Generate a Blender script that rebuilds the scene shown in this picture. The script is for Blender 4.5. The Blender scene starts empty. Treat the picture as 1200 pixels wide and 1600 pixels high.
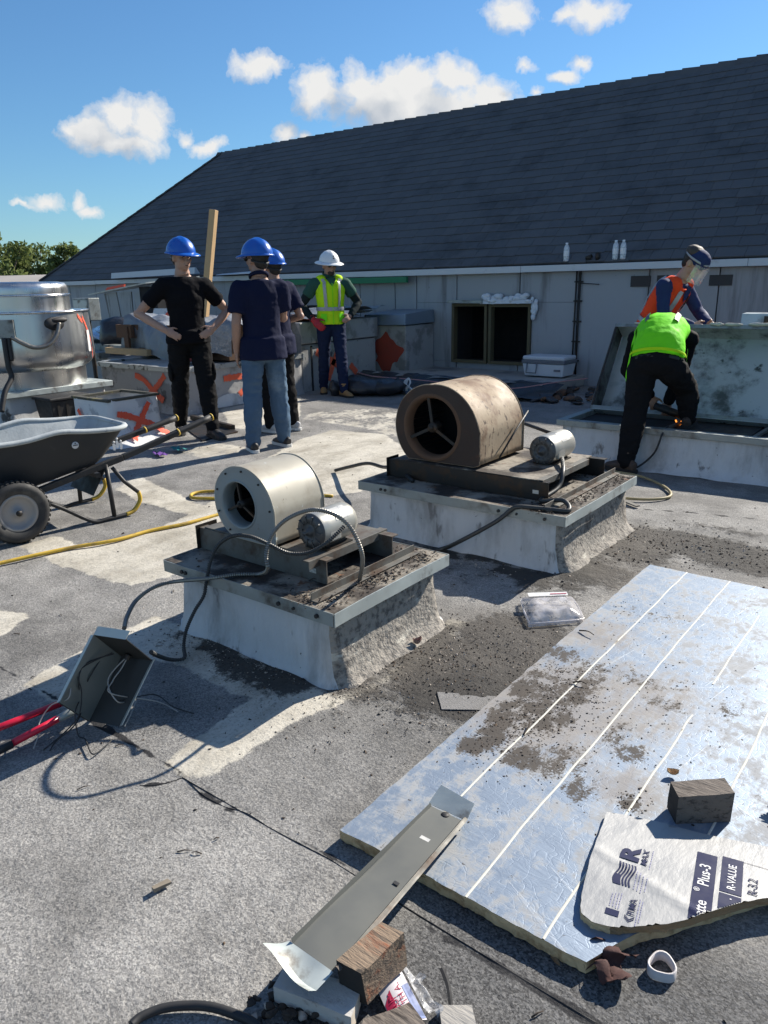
import bpy, math, random
import numpy as np
from mathutils import Matrix, Vector, Quaternion
random.seed(7)
RNG = np.random.default_rng(11)
SC = bpy.context.scene
COL = SC.collection
rad = math.radians
# ---------------------------------------------------------------- camera
PITCH, ROLL, YAW, EYE = rad(16.87), rad(-1.15), rad(37.85), Vector((0, 0, 1.45))
def _basis():
    cp, sp, cr, sr, cy, sy = math.cos(PITCH), math.sin(PITCH), math.cos(ROLL), math.sin(ROLL), math.cos(YAW), math.sin(YAW)
    F = Vector((0, cp, -sp)); U = Vector((0, sp, cp)); R = Vector((1, 0, 0))
    R2 = cr * R + sr * U; U2 = -sr * R + cr * U
    M = Matrix(((cy, -sy, 0), (sy, cy, 0), (0, 0, 1)))
    return M @ R2, M @ U2, M @ F
CR, CU, CF = _basis()
cam = bpy.data.cameras.new('camera'); camo = bpy.data.objects.new('camera', cam); COL.objects.link(camo)
camo.matrix_world = Matrix(((CR.x, CU.x, -CF.x, EYE.x), (CR.y, CU.y, -CF.y, EYE.y), (CR.z, CU.z, -CF.z, EYE.z), (0, 0, 0, 1)))
cam.sensor_fit = 'VERTICAL'; cam.sensor_height = 36.0; cam.lens = 36.0 * 1170 / 1600
cam.clip_start = 0.05; cam.clip_end = 3000
SC.camera = camo
# ---------------------------------------------------------------- light
SUN_EL, SUN_AZ = rad(33.5), rad(11.5)          # azimuth measured from +Y towards +X
SDIR = Vector((math.sin(SUN_AZ) * math.cos(SUN_EL), math.cos(SUN_AZ) * math.cos(SUN_EL), math.sin(SUN_EL)))
sl = bpy.data.lights.new('sun', 'SUN'); sl.energy = 5.0; sl.angle = rad(0.53); sl.color = (1.0, 0.935, 0.83)
so = bpy.data.objects.new('sun', sl); COL.objects.link(so)
so.rotation_euler = (-SDIR).to_track_quat('-Z', 'Y').to_euler(); so.location = (4, 6, 12)
SC.view_settings.view_transform = 'Standard'; SC.view_settings.look = 'None'
SC.view_settings.exposure = 0.80; SC.view_settings.gamma = 1.0; SC.view_settings.use_curve_mapping = False
SC.cycles.max_bounces = 6; SC.cycles.diffuse_bounces = 3; SC.cycles.glossy_bounces = 3
SC.cycles.transparent_max_bounces = 8; SC.cycles.transmission_bounces = 6
SC.cycles.sample_clamp_indirect = 6.0; SC.cycles.caustics_reflective = False; SC.cycles.caustics_refractive = False
SC.cycles.use_denoising = True

class NT:
    """small node-tree writer"""
    def __init__(s, tree): s.t = tree; s.n = tree.nodes; s.l = tree.links
    def node(s, typ, **kw):
        n = s.n.new(typ)
        for k, v in kw.items(): setattr(n, k, v)
        return n
    def put(s, sock, v):
        if isinstance(v, bpy.types.NodeSocket): s.l.new(v, sock)
        elif v is not None: sock.default_value = v
    def math(s, op, a, b=None, c=None, clamp=False):
        n = s.node('ShaderNodeMath', operation=op, use_clamp=clamp)
        s.put(n.inputs[0], a); s.put(n.inputs[1], b); s.put(n.inputs[2], c); return n.outputs[0]
    def vmath(s, op, a, b=None):
        n = s.node('ShaderNodeVectorMath', operation=op); s.put(n.inputs[0], a); s.put(n.inputs[1], b)
        return n.outputs['Value'] if op in ('LENGTH', 'DOT_PRODUCT', 'DISTANCE') else n.outputs['Vector']
    def mix(s, f, a, b, blend='MIX'):
        n = s.node('ShaderNodeMix', data_type='RGBA', blend_type=blend)
        s.put(n.inputs[0], f); s.put(n.inputs[6], a); s.put(n.inputs[7], b); return n.outputs[2]
    def ramp(s, f, lo, hi, a=0.0, b=1.0, smooth=True):
        n = s.node('ShaderNodeMapRange', interpolation_type='SMOOTHSTEP' if smooth else 'LINEAR', clamp=True)
        s.put(n.inputs[0], f); n.inputs[1].default_value = lo; n.inputs[2].default_value = hi
        n.inputs[3].default_value = a; n.inputs[4].default_value = b; return n.outputs[0]
    def noise(s, vec, scale, detail=3, rough=0.55, col=False, dist=0.0):
        n = s.node('ShaderNodeTexNoise'); s.put(n.inputs['Vector'], vec)
        n.inputs['Scale'].default_value = scale; n.inputs['Detail'].default_value = detail
        n.inputs['Roughness'].default_value = rough; n.inputs['Distortion'].default_value = dist
        return n.outputs['Color' if col else 'Fac']
    def voro(s, vec, scale, feat='F1', out='Distance'):
        n = s.node('ShaderNodeTexVoronoi', feature=feat); s.put(n.inputs['Vector'], vec); n.inputs['Scale'].default_value = scale
        return n.outputs[out]
    def attr(s, name):
        return s.node('ShaderNodeAttribute', attribute_name=name).outputs['Fac']
    def xyz(s, v):
        n = s.node('ShaderNodeSeparateXYZ'); s.put(n.inputs[0], v); return n.outputs
    def vec(s, x, y, z):
        n = s.node('ShaderNodeCombineXYZ'); s.put(n.inputs[0], x); s.put(n.inputs[1], y); s.put(n.inputs[2], z); return n.outputs[0]
    def bump(s, h, strength=0.3, dist=0.01, normal=None):
        n = s.node('ShaderNodeBump'); n.inputs['Strength'].default_value = strength; n.inputs['Distance'].default_value = dist
        s.put(n.inputs['Height'], h)
        if normal is not None: s.l.new(normal, n.inputs['Normal'])
        return n.outputs[0]
# ---------------------------------------------------------------- sky with cumulus clouds, fixed on the celestial dome
def pix_dir(px, py): return ((px - 600) / 1170 * CR + (800 - py) / 1170 * CU + CF).normalized()
def azel(px, py):
    d = pix_dir(px, py); return math.degrees(math.atan2(d.x, d.y)), math.degrees(math.asin(d.z))
CLOUDS = [(150, 208, 58, 38), (190, 178, 42, 42), (232, 195, 44, 42), (118, 205, 22, 18), (190, 222, 80, 26),
          (405, 100, 52, 25), (500, 145, 55, 42), (560, 135, 45, 40), (640, 128, 66, 44), (705, 125, 62, 38), (765, 150, 58, 36), (640, 160, 190, 46), (600, 150, 110, 44),
          (445, 208, 24, 20), (470, 216, 20, 12), (318, 232, 44, 13), (288, 218, 18, 14), (64, 317, 34, 12), (32, 322, 20, 5), (126, 320, 18, 15), (142, 332, 26, 12),
          (800, 22, 50, 32), (932, 16, 62, 28), (908, 91, 22, 12), (876, 116, 26, 10), (822, 106, 24, 10), (836, 142, 16, 11), (885, 18, 26, 12)]
w = bpy.data.worlds.new('World'); SC.world = w; w.use_nodes = True
nt = NT(w.node_tree); nt.n.clear()
sky = nt.node('ShaderNodeTexSky', sky_type='NISHITA'); sky.sun_disc = False
sky.sun_elevation = SUN_EL; sky.sun_rotation = SUN_AZ; sky.air_density = 1.15; sky.dust_density = 0.12; sky.ozone_density = 3.2; sky.altitude = 10
tc = nt.node('ShaderNodeTexCoord').outputs['Generated']
dx, dy, dz = nt.xyz(nt.vmath('NORMALIZE', tc))
az = nt.math('MULTIPLY', nt.math('ARCTAN2', dx, dy), 57.29578)
el = nt.math('MULTIPLY', nt.math('ARCSINE', dz), 57.29578)
uv = nt.vec(az, el, 0.0)
n1 = nt.noise(uv, 0.22, 5, 0.62, col=True)
wv = nt.vmath('SCALE', nt.vmath('SUBTRACT', n1, (0.5, 0.5, 0.5)), None); wv.node.inputs['Scale'].default_value = 2.7
wuv = nt.vmath('ADD', uv, nt.vmath('MULTIPLY', wv, (1, 1, 0)))
def cloud_field(vec):
    f = None
    for (cx, cy, rx, ry) in CLOUDS:
        a0, e0 = azel(cx, cy); k = 57.3 / 1170 * math.cos(math.atan(math.hypot(cx - 600, cy - 800) / 1170)) ** 1.2
        d = nt.vmath('MULTIPLY', nt.vmath('SUBTRACT', vec, (a0, e0, 0)), (1 / (rx * k * .95), 1 / (ry * k * .95), 0))
        b = nt.math('MULTIPLY', nt.math('SUBTRACT', 1.0, nt.vmath('LENGTH', d)), min(1.0, .55 + ry / 90))
        f = b if f is None else nt.math('SMOOTH_MAX', f, b, 0.22)
    return f
field = cloud_field(wuv)
# cumulus goes on outside the frame, with extra cover added to fill the shadows
da = nt.math('ABSOLUTE', nt.math('ADD', az, math.degrees(YAW)))
far = nt.ramp(da, 42, 60)
gen = nt.math('SUBTRACT', nt.math('MULTIPLY', nt.noise(nt.vmath('MULTIPLY', uv, (1, 1.9, 1)), 0.05, 4, 0.55), 3.2), 1.75)
gen = nt.math('SUBTRACT', nt.math('MULTIPLY', gen, far), nt.math('SUBTRACT', 1.0, far))
field = nt.math('MAXIMUM', field, gen)
f1 = nt.noise(wuv, 0.34, 7, 0.58); f2 = nt.noise(wuv, 1.1, 7, 0.60)
puff = nt.math('ADD', nt.math('MULTIPLY', nt.math('SUBTRACT', f1, 0.5), 1.15), nt.math('MULTIPLY', nt.math('SUBTRACT', f2, 0.5), 0.95))
dens = nt.math('ADD', field, puff)
alpha = nt.math('POWER', nt.ramp(dens, -0.03, 0.54, smooth=False), 0.85)
# sunlight comes from the upper right: compare the cloud's bulk a little way towards the sun
off = (1.5, 1.5, 0)
f1s = nt.noise(nt.vmath('ADD', wuv, off), 0.34, 3, 0.5); f1a = nt.noise(wuv, 0.34, 3, 0.5)
fs_ = cloud_field(nt.vmath('ADD', wuv, off))
toward = nt.math('ADD', nt.math('SUBTRACT', cloud_field(wuv), fs_), nt.math('MULTIPLY', nt.math('SUBTRACT', f1a, f1s), 0.9))
shade = nt.math('ADD', 0.66, nt.math('MULTIPLY', toward, 0.75))
shade = nt.math('ADD', shade, nt.math('MULTIPLY', nt.math('SUBTRACT', f2, 0.5), 0.30))
shade = nt.math('MINIMUM', nt.math('MAXIMUM', shade, 0.25), 1.0)
ccol = nt.mix(shade, (0.36, 0.45, 0.58, 1), (0.98, 0.98, 0.97, 1))
SKY_STRENGTH = 0.070
skyc = nt.vmath('MULTIPLY', sky.outputs[0], (0.56, 0.82, 1.03))
low = nt.math('MULTIPLY', alpha, nt.ramp(el, -1.0, 4.0))
ccol = nt.vmath('SCALE', ccol, None); ccol.node.inputs['Scale'].default_value = 0.50 / SKY_STRENGTH
fin = nt.mix(low, skyc, ccol)
bg = nt.node('ShaderNodeBackground'); nt.put(bg.inputs[0], fin); bg.inputs[1].default_value = SKY_STRENGTH
out = nt.node('ShaderNodeOutputWorld'); nt.l.new(bg.outputs[0], out.inputs[0])
# ---------------------------------------------------------------- helpers
def W(px, py, z=0.0):
    """the point at height z that the survey photograph shows at this pixel"""
    d = (px - 600) / 1170 * CR + (800 - py) / 1170 * CU + CF
    t = (z - EYE.z) / d.z; return EYE + d * t
def WY(px, py, y):
    d = (px - 600) / 1170 * CR + (800 - py) / 1170 * CU + CF
    t = (y - EYE.y) / d.y; return EYE + d * t
def WX(px, py, x):
    d = (px - 600) / 1170 * CR + (800 - py) / 1170 * CU + CF
    t = (x - EYE.x) / d.x; return EYE + d * t
V = Vector
def _hash(ix, iy, iz, seed):
    h = (ix.astype(np.int64) * 374761393 + iy.astype(np.int64) * 668265263 + iz.astype(np.int64) * 2147483647 + seed * 1274126177) & 0xffffffff
    h = ((h ^ (h >> 13)) * 1274126177) & 0xffffffff
    return ((h ^ (h >> 16)) & 0xffff) / 65535.0
def vnoise(p, scale, seed=0):
    p = np.asarray(p, float) * scale
    i = np.floor(p); f = p - i; f = f * f * (3 - 2 * f); i = i.astype(np.int64)
    r = 0
    for a in (0, 1):
        for b in (0, 1):
            for c in (0, 1):
                wgt = (f[:, 0] if a else 1 - f[:, 0]) * (f[:, 1] if b else 1 - f[:, 1]) * (f[:, 2] if c else 1 - f[:, 2])
                r = r + wgt * _hash(i[:, 0] + a, i[:, 1] + b, i[:, 2] + c, seed)
    return r
def fbm(p, scale, octv=4, seed=0):
    r = 0; a = 0.5; t = 0
    for o in range(octv):
        r = r + a * vnoise(p, scale * 2 ** o, seed + o * 17); t += a; a *= 0.5
    return r / t
def smooth(x, a, b):
    t = np.clip((x - a) / (b - a), 0, 1); return t * t * (3 - 2 * t)

class MB:
    def __init__(s): s.v = []; s.f = []; s.m = []; s.sm = []
    def add(s, vs, fs, m=0, sm=False, M=None):
        o = len(s.v)
        for v in vs: s.v.append(tuple(M @ V(v)) if M is not None else tuple(v))
        for f in fs: s.f.append(tuple(i + o for i in f)); s.m.append(m); s.sm.append(sm)
        return s
    def box(s, c, size, R=None, m=0):
        c = V(c); h = V(size) / 2; vs = []
        for x in (-1, 1):
            for y in (-1, 1):
                for z in (-1, 1):
                    p = V((x * h.x, y * h.y, z * h.z)); vs.append(c + (R @ p if R is not None else p))
        return s.add(vs, [(0, 1, 3, 2), (4, 6, 7, 5), (0, 4, 5, 1), (2, 3, 7, 6), (0, 2, 6, 4), (1, 5, 7, 3)], m)
    def lohi(s, lo, hi, m=0):
        lo, hi = V(lo), V(hi); return s.box((lo + hi) / 2, hi - lo, None, m)
    def hexa(s, P8, m=0):
        """bottom quad then top quad, both counter-clockwise from above"""
        return s.add(P8, [(3, 2, 1, 0), (4, 5, 6, 7), (0, 1, 5, 4), (1, 2, 6, 5), (2, 3, 7, 6), (3, 0, 4, 7)], m)
    def plate(s, quad, th, m=0):
        """thin slab: quad corners plus thickness along its normal"""
        q = [V(p) for p in quad]; n = (q[1] - q[0]).cross(q[3] - q[0]).normalized() * th
        return s.hexa([p - n for p in q] + q, m)
    def bar(s, a, b, wd, ht, up=(0, 0, 1), m=0):
        a, b = V(a), V(b); d = (b - a).normalized(); u = V(up); sdv = d.cross(u).normalized(); u = sdv.cross(d)
        vs = [p + sdv * sx * wd / 2 + u * sz * ht / 2 for p in (a, b) for sx, sz in ((-1, -1), (1, -1), (1, 1), (-1, 1))]
        return s.add(vs, [(0, 1, 2, 3), (7, 6, 5, 4), (0, 4, 5, 1), (1, 5, 6, 2), (2, 6, 7, 3), (3, 7, 4, 0)], m)
    def tube(s, pts, r, n=8, m=0, caps=True, sm=True, flat=None, side=None, closed=False):
        """r: number or list; flat: second radius list; side: reference for the first radius"""
        pts = [V(p) for p in pts]; k = len(pts)
        rs = r if isinstance(r, (list, tuple)) else [r] * k
        fl = flat if flat is not None else rs
        vs = []; prev = None
        for i, p in enumerate(pts):
            a = pts[(i - 1) % k] if closed else pts[max(i - 1, 0)]; b = pts[(i + 1) % k] if closed else pts[min(i + 1, k - 1)]
            t = (b - a); t = t.normalized() if t.length > 1e-9 else V((0, 0, 1))
            if side is not None: x = V(side)
            elif prev is not None: x = prev
            else: x = V((1, 0, 0)) if abs(t.x) < 0.8 else V((0, 1, 0))
            x = x - t * x.dot(t); x = x.normalized() if x.length > 1e-6 else t.orthogonal().normalized()
            y = t.cross(x); prev = x
            for j in range(n):
                an = 2 * math.pi * j / n
                vs.append(p + x * math.cos(an) * rs[i] + y * math.sin(an) * fl[i])
        fs = []
        for i in range(k if closed else k - 1):
            for j in range(n):
                i2 = (i + 1) % k
                fs.append((i * n + j, i * n + (j + 1) % n, i2 * n + (j + 1) % n, i2 * n + j))
        if caps and not closed: fs += [tuple(range(n - 1, -1, -1)), tuple((k - 1) * n + j for j in range(n))]
        return s.add(vs, fs, m, sm)
    def cyl(s, a, b, r, r2=None, n=20, m=0, sm=False, caps=True):
        return s.tube([a, b], [r, r if r2 is None else r2], n, m, caps, sm)
    def lathe(s, prof, c=(0, 0, 0), n=32, m=0, sm=True, M=None, a0=0, a1=2 * math.pi, closed_prof=False):
        full = abs(a1 - a0 - 2 * math.pi) < 1e-6; k = len(prof); nn = n if full else n + 1; vs = []
        for i in range(nn):
            an = a0 + (a1 - a0) * i / n
            for (r, z) in prof: vs.append(V(c) + V((r * math.cos(an), r * math.sin(an), z)))
        if M is not None: vs = [M @ v for v in vs]
        fs = []
        for i in range(n):
            i2 = (i + 1) % nn
            for j in range(k if closed_prof else k - 1):
                j2 = (j + 1) % k
                fs.append((i * k + j, i2 * k + j, i2 * k + j2, i * k + j2))
        return s.add(vs, fs, m, sm)
    def prism(s, poly, z0, z1, m=0, M=None, sm=False):
        n = len(poly); vs = [(x, y, z0) for x, y in poly] + [(x, y, z1) for x, y in poly]
        fs = [tuple(range(n - 1, -1, -1)), tuple(range(n, 2 * n))] + [(i, (i + 1) % n, n + (i + 1) % n, n + i) for i in range(n)]
        return s.add(vs, fs, m, sm, M)
    def ell(s, c, r, R=None, n=14, k=9, m=0):
        vs = []; c = V(c)
        for i in range(1, k):
            ph = math.pi * i / k
            for j in range(n):
                th = 2 * math.pi * j / n
                p = V((r[0] * math.sin(ph) * math.cos(th), r[1] * math.sin(ph) * math.sin(th), r[2] * math.cos(ph)))
                vs.append(c + (R @ p if R is not None else p))
        for zz in (1, -1):
            p = V((0, 0, r[2] * zz)); vs.append(c + (R @ p if R is not None else p))
        T, B = len(vs) - 2, len(vs) - 1; fs = []
        for i in range(k - 2):
            for j in range(n): fs.append((i * n + j, (i + 1) * n + j, (i + 1) * n + (j + 1) % n, i * n + (j + 1) % n))
        for j in range(n):
            fs.append((T, j, (j + 1) % n)); fs.append((B, (k - 2) * n + (j + 1) % n, (k - 2) * n + j))
        return s.add(vs, fs, m, True)
    def grid(s, fn, nu, nv, m=0, sm=True):
        vs = [fn(i / nu, j / nv) for i in range(nu + 1) for j in range(nv + 1)]
        return s.add(vs, [(i * (nv + 1) + j, (i + 1) * (nv + 1) + j, (i + 1) * (nv + 1) + j + 1, i * (nv + 1) + j + 1) for i in range(nu) for j in range(nv)], m, sm)
    def text(s, body, size, M, m=0, depth=0.0, bold=0.0):
        cu = bpy.data.curves.new('t', 'FONT'); cu.body = body; cu.size = size; cu.extrude = depth; cu.resolution_u = 3; cu.offset = bold
        o = bpy.data.objects.new('t', cu); COL.objects.link(o)
        dg = bpy.context.evaluated_depsgraph_get(); me = bpy.data.meshes.new_from_object(o.evaluated_get(dg))
        s.add([v.co[:] for v in me.vertices], [tuple(p.vertices) for p in me.polygons], m, False, M)
        bpy.data.objects.remove(o); bpy.data.curves.remove(cu); bpy.data.meshes.remove(me); return s
    def rough(s, amp, scale, seed=0, axis=None):
        p = np.array(s.v); d = np.stack([fbm(p, scale, 3, seed + i * 31) - 0.5 for i in range(3)], 1) * 2 * amp
        if axis is not None: d *= np.array(axis)
        s.v = [tuple(r) for r in p + d]; return s

WM = {}
def _mesh(mb, name, mats, M=None):
    me = bpy.data.meshes.new(name)
    vs = mb.v
    if M is not None: vs = [tuple(M @ V(v)) for v in vs]
    me.from_pydata(vs, [], mb.f)
    for mt in (mats if isinstance(mats, (list, tuple)) else [mats]): me.materials.append(mt)
    me.polygons.foreach_set('material_index', mb.m); me.polygons.foreach_set('use_smooth', mb.sm)
    me.update(); return me
def _fin(o, bev):
    if bev:
        b = o.modifiers.new('bev', 'BEVEL'); b.width = bev; b.segments = 2; b.limit_method = 'ANGLE'; b.angle_limit = rad(40)
def props(o, label=None, cat=None, group=None, kind=None):
    for k, v in (('label', label), ('category', cat), ('group', group), ('kind', kind)):
        if v: o[k] = v
    return o
def thing(name, label, cat, loc=(0, 0, 0), rz=0.0, group=None):
    o = bpy.data.objects.new(name, None); COL.objects.link(o); o.empty_display_size = 0.05
    M = Matrix.Translation(V(loc)) @ Matrix.Rotation(rz, 4, 'Z'); o.matrix_world = M; WM[o.name] = M
    return props(o, label, cat, group)
def part(name, mb, mats, parent, bev=0, label=None, local=False, kind=None):
    """a mesh child; mb is in world coordinates unless local"""
    M = WM[parent.name]
    o = bpy.data.objects.new(name, _mesh(mb, name, mats, None if local else M.inverted())); COL.objects.link(o)
    o.parent = parent; WM[o.name] = M; _fin(o, bev); return props(o, label, kind=kind)
def solo(name, label, cat, mb, mats, loc=None, group=None, bev=0, kind=None):
    """a thing that is one mesh (world coordinates), its origin at its base"""
    if loc is None:
        a = np.array(mb.v); loc = ((a[:, 0].min() + a[:, 0].max()) / 2, (a[:, 1].min() + a[:, 1].max()) / 2, a[:, 2].min())
    M = Matrix.Translation(V(loc))
    o = bpy.data.objects.new(name, _mesh(mb, name, mats, M.inverted())); COL.objects.link(o)
    o.matrix_world = M; WM[o.name] = M; _fin(o, bev); return props(o, label, cat, group, kind)
def attr(o, name, arr):
    a = o.data.attributes.new(name, 'FLOAT', 'POINT'); a.data.foreach_set('value', np.asarray(arr, np.float32))
def clone(o, parent=None, M=None):
    c = o.copy(); COL.objects.link(c); c.parent = parent
    if parent is None: c.matrix_world = M; WM[c.name] = M
    else: WM[c.name] = WM[parent.name]
    for ch in list(o.children): clone(ch, c)
    return c
def bez(pts, n=10):
    """Catmull-Rom through the points"""
    pts = [V(p) for p in pts]; out = []
    for i in range(len(pts) - 1):
        p0 = pts[max(i - 1, 0)]; p1 = pts[i]; p2 = pts[i + 1]; p3 = pts[min(i + 2, len(pts) - 1)]
        for k in range(n):
            t = k / n
            out.append(0.5 * ((2 * p1) + (p2 - p0) * t + (2 * p0 - 5 * p1 + 4 * p2 - p3) * t * t + (3 * p1 - p0 - 3 * p2 + p3) * t ** 3))
    out.append(pts[-1]); return out
def inpoly(x, y, poly):
    c = np.zeros(len(x), bool); j = len(poly) - 1
    for i in range(len(poly)):
        xi, yi = poly[i][0], poly[i][1]; xj, yj = poly[j][0], poly[j][1]
        if yi != yj: c ^= ((yi > y) != (yj > y)) & (x < (xj - xi) * (y - yi) / (yj - yi) + xi)
        j = i
    return c
def polydist(x, y, poly):
    """signed distance, positive inside"""
    d = np.full(len(x), 1e9); j = len(poly) - 1
    for i in range(len(poly)):
        ax, ay = poly[j][0], poly[j][1]; bx, by = poly[i][0], poly[i][1]; ex, ey = bx - ax, by - ay
        t = np.clip(((x - ax) * ex + (y - ay) * ey) / max(ex * ex + ey * ey, 1e-12), 0, 1)
        d = np.minimum(d, np.hypot(x - ax - t * ex, y - ay - t * ey)); j = i
    return np.where(inpoly(x, y, poly), d, -d)
# ---------------------------------------------------------------- materials
def mat(name, c, rough=0.7, metal=0.0, var=0.25, vs=6.0, c2=None, mixs=3.0, lo=0.5, hi=0.65, bump=0.0, bs=40.0, bd=0.01, stretch=None, spec=0.5, rvar=0.1, extra=None, coord='Object', alpha=1.0, trans=0.0, detail=5):
    m = bpy.data.materials.new(name); m.use_nodes = True; n = NT(m.node_tree); n.n.clear()
    tcn = n.node('ShaderNodeTexCoord').outputs[coord]
    v = n.vmath('MULTIPLY', tcn, stretch) if stretch else tcn
    nz = n.noise(v, vs, detail, 0.6)
    colr = n.mix(nz, tuple(x * (1 - var) for x in c[:3]) + (1,), tuple(min(1, x * (1 + var)) for x in c[:3]) + (1,))
    if c2 is not None:
        nz2 = n.noise(n.vmath('ADD', v, (3.1, 7.7, 1.3)), mixs, 6, 0.65)
        colr = n.mix(n.ramp(nz2, lo, hi), colr, tuple(c2[:3]) + (1,))
    if extra: colr = extra(n, tcn, colr)
    p = n.node('ShaderNodeBsdfPrincipled')
    n.put(p.inputs['Base Color'], colr)
    n.put(p.inputs['Roughness'], n.ramp(nz, 0.3, 0.7, max(0.02, rough - rvar), min(1, rough + rvar)))
    p.inputs['Metallic'].default_value = metal; p.inputs['Specular IOR Level'].default_value = spec
    p.inputs['Alpha'].default_value = alpha; p.inputs['Transmission Weight'].default_value = trans
    if bump: n.put(p.inputs['Normal'], n.bump(n.noise(v, bs, 4, 0.6), bump, bd))
    o = n.node('ShaderNodeOutputMaterial'); n.l.new(p.outputs[0], o.inputs[0]); return m
def spots(scale, col, lo=0.62, hi=0.7, detail=4, stretch=None):
    def f(n, tcn, c):
        v = n.vmath('MULTIPLY', n.vmath('ADD', tcn, (5.3, 1.1, 9.2)), stretch or (1, 1, 1))
        return n.mix(n.ramp(n.noise(v, scale, detail, 0.65), lo, hi), c, tuple(col) + (1,))
    return f
def chain(*fs):
    def f(n, t, c):
        for g in fs: c = g(n, t, c)
        return c
    return f
M = {}
M['galv'] = mat('galvanised', (0.29, 0.315, 0.305), 0.55, 0.45, 0.3, 8, c2=(0.07, 0.055, 0.042), mixs=5, lo=0.48, hi=0.75, bump=0.1)
M['galv_pale'] = mat('galvanised_pale', (0.46, 0.50, 0.48), 0.5, 0.35, 0.2, 9, c2=(0.16, 0.14, 0.12), mixs=7, lo=0.54, hi=0.72)
M['boxsteel'] = mat('shaded_box_steel', (0.034, 0.034, 0.032), 0.55, 0.2, 0.15, 5)  # colour darkened to stand for the shade inside the junction box
M['dark_steel'] = mat('dark_steel', (0.032, 0.030, 0.028), 0.55, 0.5, 0.4, 12, c2=(0.06, 0.038, 0.025), mixs=9)
M['angle'] = mat('angle_iron', (0.145, 0.14, 0.125), 0.65, 0.25, 0.35, 14, c2=(0.075, 0.045, 0.028), mixs=8, lo=0.45, hi=0.7)
M['beige'] = mat('beige_enamel', (0.40, 0.37, 0.30), 0.5, 0.05, 0.06, 4, c2=(0.27, 0.225, 0.165), mixs=4, lo=0.48, hi=0.75, extra=chain(spots(14, (0.60, 0.64, 0.62), 0.64, 0.70), spots(20, (0.14, 0.10, 0.07), 0.66, 0.74)))
M['grey_face'] = mat('grey_enamel', (0.24, 0.265, 0.265), 0.45, 0.1, 0.12, 6, c2=(0.16, 0.12, 0.09), mixs=9, lo=0.62, hi=0.75)
M['rust_shell'] = mat('rusted_beige_shell', (0.36, 0.28, 0.19), 0.7, 0.05, 0.12, 5, c2=(0.17, 0.10, 0.055), mixs=4, lo=0.42, hi=0.68, extra=chain(spots(34, (0.07, 0.045, 0.03), 0.58, 0.66, stretch=(1, 1, 0.45)), spots(7, (0.15, 0.085, 0.05), 0.55, 0.70)), bump=0.1)
M['rust_face'] = mat('rusted_face', (0.055, 0.036, 0.027), 0.85, 0.05, 0.4, 7, c2=(0.13, 0.055, 0.028), mixs=6, lo=0.55, hi=0.75, bump=0.25, bs=60)
M['rust'] = mat('rust', (0.13, 0.07, 0.04), 0.85, 0.1, 0.5, 10)
M['motor'] = mat('motor_paint', (0.40, 0.39, 0.35), 0.38, 0.45, 0.12, 10, c2=(0.20, 0.18, 0.15), mixs=8, lo=0.6, hi=0.8)
M['motor_dark'] = mat('motor_end', (0.10, 0.10, 0.10), 0.5, 0.4, 0.3, 20)
M['plate_lbl'] = mat('nameplate', (0.62, 0.60, 0.55), 0.35, 0.3, 0.1, 30)
M['black'] = mat('black_rubber', (0.018, 0.018, 0.019), 0.6, 0, 0.3, 20)
M['conduit'] = mat('steel_conduit', (0.22, 0.21, 0.19), 0.42, 0.75, 0.3, 30)
M['conduit_dark'] = mat('dark_conduit', (0.05, 0.05, 0.048), 0.5, 0.3, 0.3, 30)
M['copper_wire'] = mat('pale_wire', (0.34, 0.32, 0.29), 0.5, 0, 0.1, 20)
M['red'] = mat('red_tool_paint', (0.55, 0.012, 0.04), 0.35, 0, 0.12, 20)
M['yellow'] = mat('yellow_rubber', (0.55, 0.36, 0.035), 0.6, 0, 0.2, 12, c2=(0.30, 0.20, 0.04), mixs=9)
M['orange_cord'] = mat('dull_yellow_cord', (0.30, 0.24, 0.12), 0.6, 0, 0.2, 12)
M['white_coat'] = mat('white_roof_coating', (0.56, 0.57, 0.575), 0.75, 0, 0.12, 6, c2=(0.33, 0.33, 0.325), mixs=3, lo=0.46, hi=0.72, bump=0.5, bs=16, bd=0.02, stretch=(1.6, 1.6, 0.5), extra=chain(spots(10, (0.20, 0.195, 0.19), 0.60, 0.70, stretch=(1, 1, .35)), spots(26, (0.10, 0.095, 0.09), 0.68, 0.74)))
M['stainless'] = mat('stainless_steel', (0.60, 0.60, 0.59), 0.30, 1.0, 0.10, 3, c2=(0.42, 0.39, 0.34), mixs=2.2, lo=0.55, hi=0.85, stretch=(3, 3, .35), rvar=0.05, extra=spots(7, (0.05, 0.045, 0.04), 0.70, 0.76, stretch=(2.2, 2.2, 0.6)))
M['stainless_rim'] = mat('stainless_rim', (0.66, 0.66, 0.65), 0.2, 1.0, 0.1, 8)
M['orange'] = mat('orange_spray_paint', (0.78, 0.10, 0.045), 0.7, 0, 0.12, 9)
M['orange_dim'] = mat('orange_faded_paint', (0.66, 0.11, 0.05), 0.8, 0, 0.2, 6)
M['tray'] = mat('tray_plastic', (0.026, 0.029, 0.033), 0.55, 0, 0.15, 5, c2=(0.07, 0.07, 0.075), mixs=7, lo=0.62, hi=0.78, spec=.3)
M['tray_in'] = mat('cement_caked_tray', (0.36, 0.39, 0.40), 0.8, 0, 0.3, 14, c2=(0.20, 0.22, 0.23), mixs=10, lo=0.55, hi=0.7, bump=0.2)
M['tyre'] = mat('tyre_rubber', (0.025, 0.025, 0.026), 0.75, 0, 0.3, 14, c2=(0.06, 0.058, 0.055), mixs=6)
M['rim'] = mat('dusty_wheel_rim', (0.30, 0.29, 0.28), 0.55, 0.2, 0.15, 9)
M['wood_new'] = mat('new_pine', (0.52, 0.34, 0.17), 0.65, 0, 0.18, 5, stretch=(6, 6, 0.6))
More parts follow.
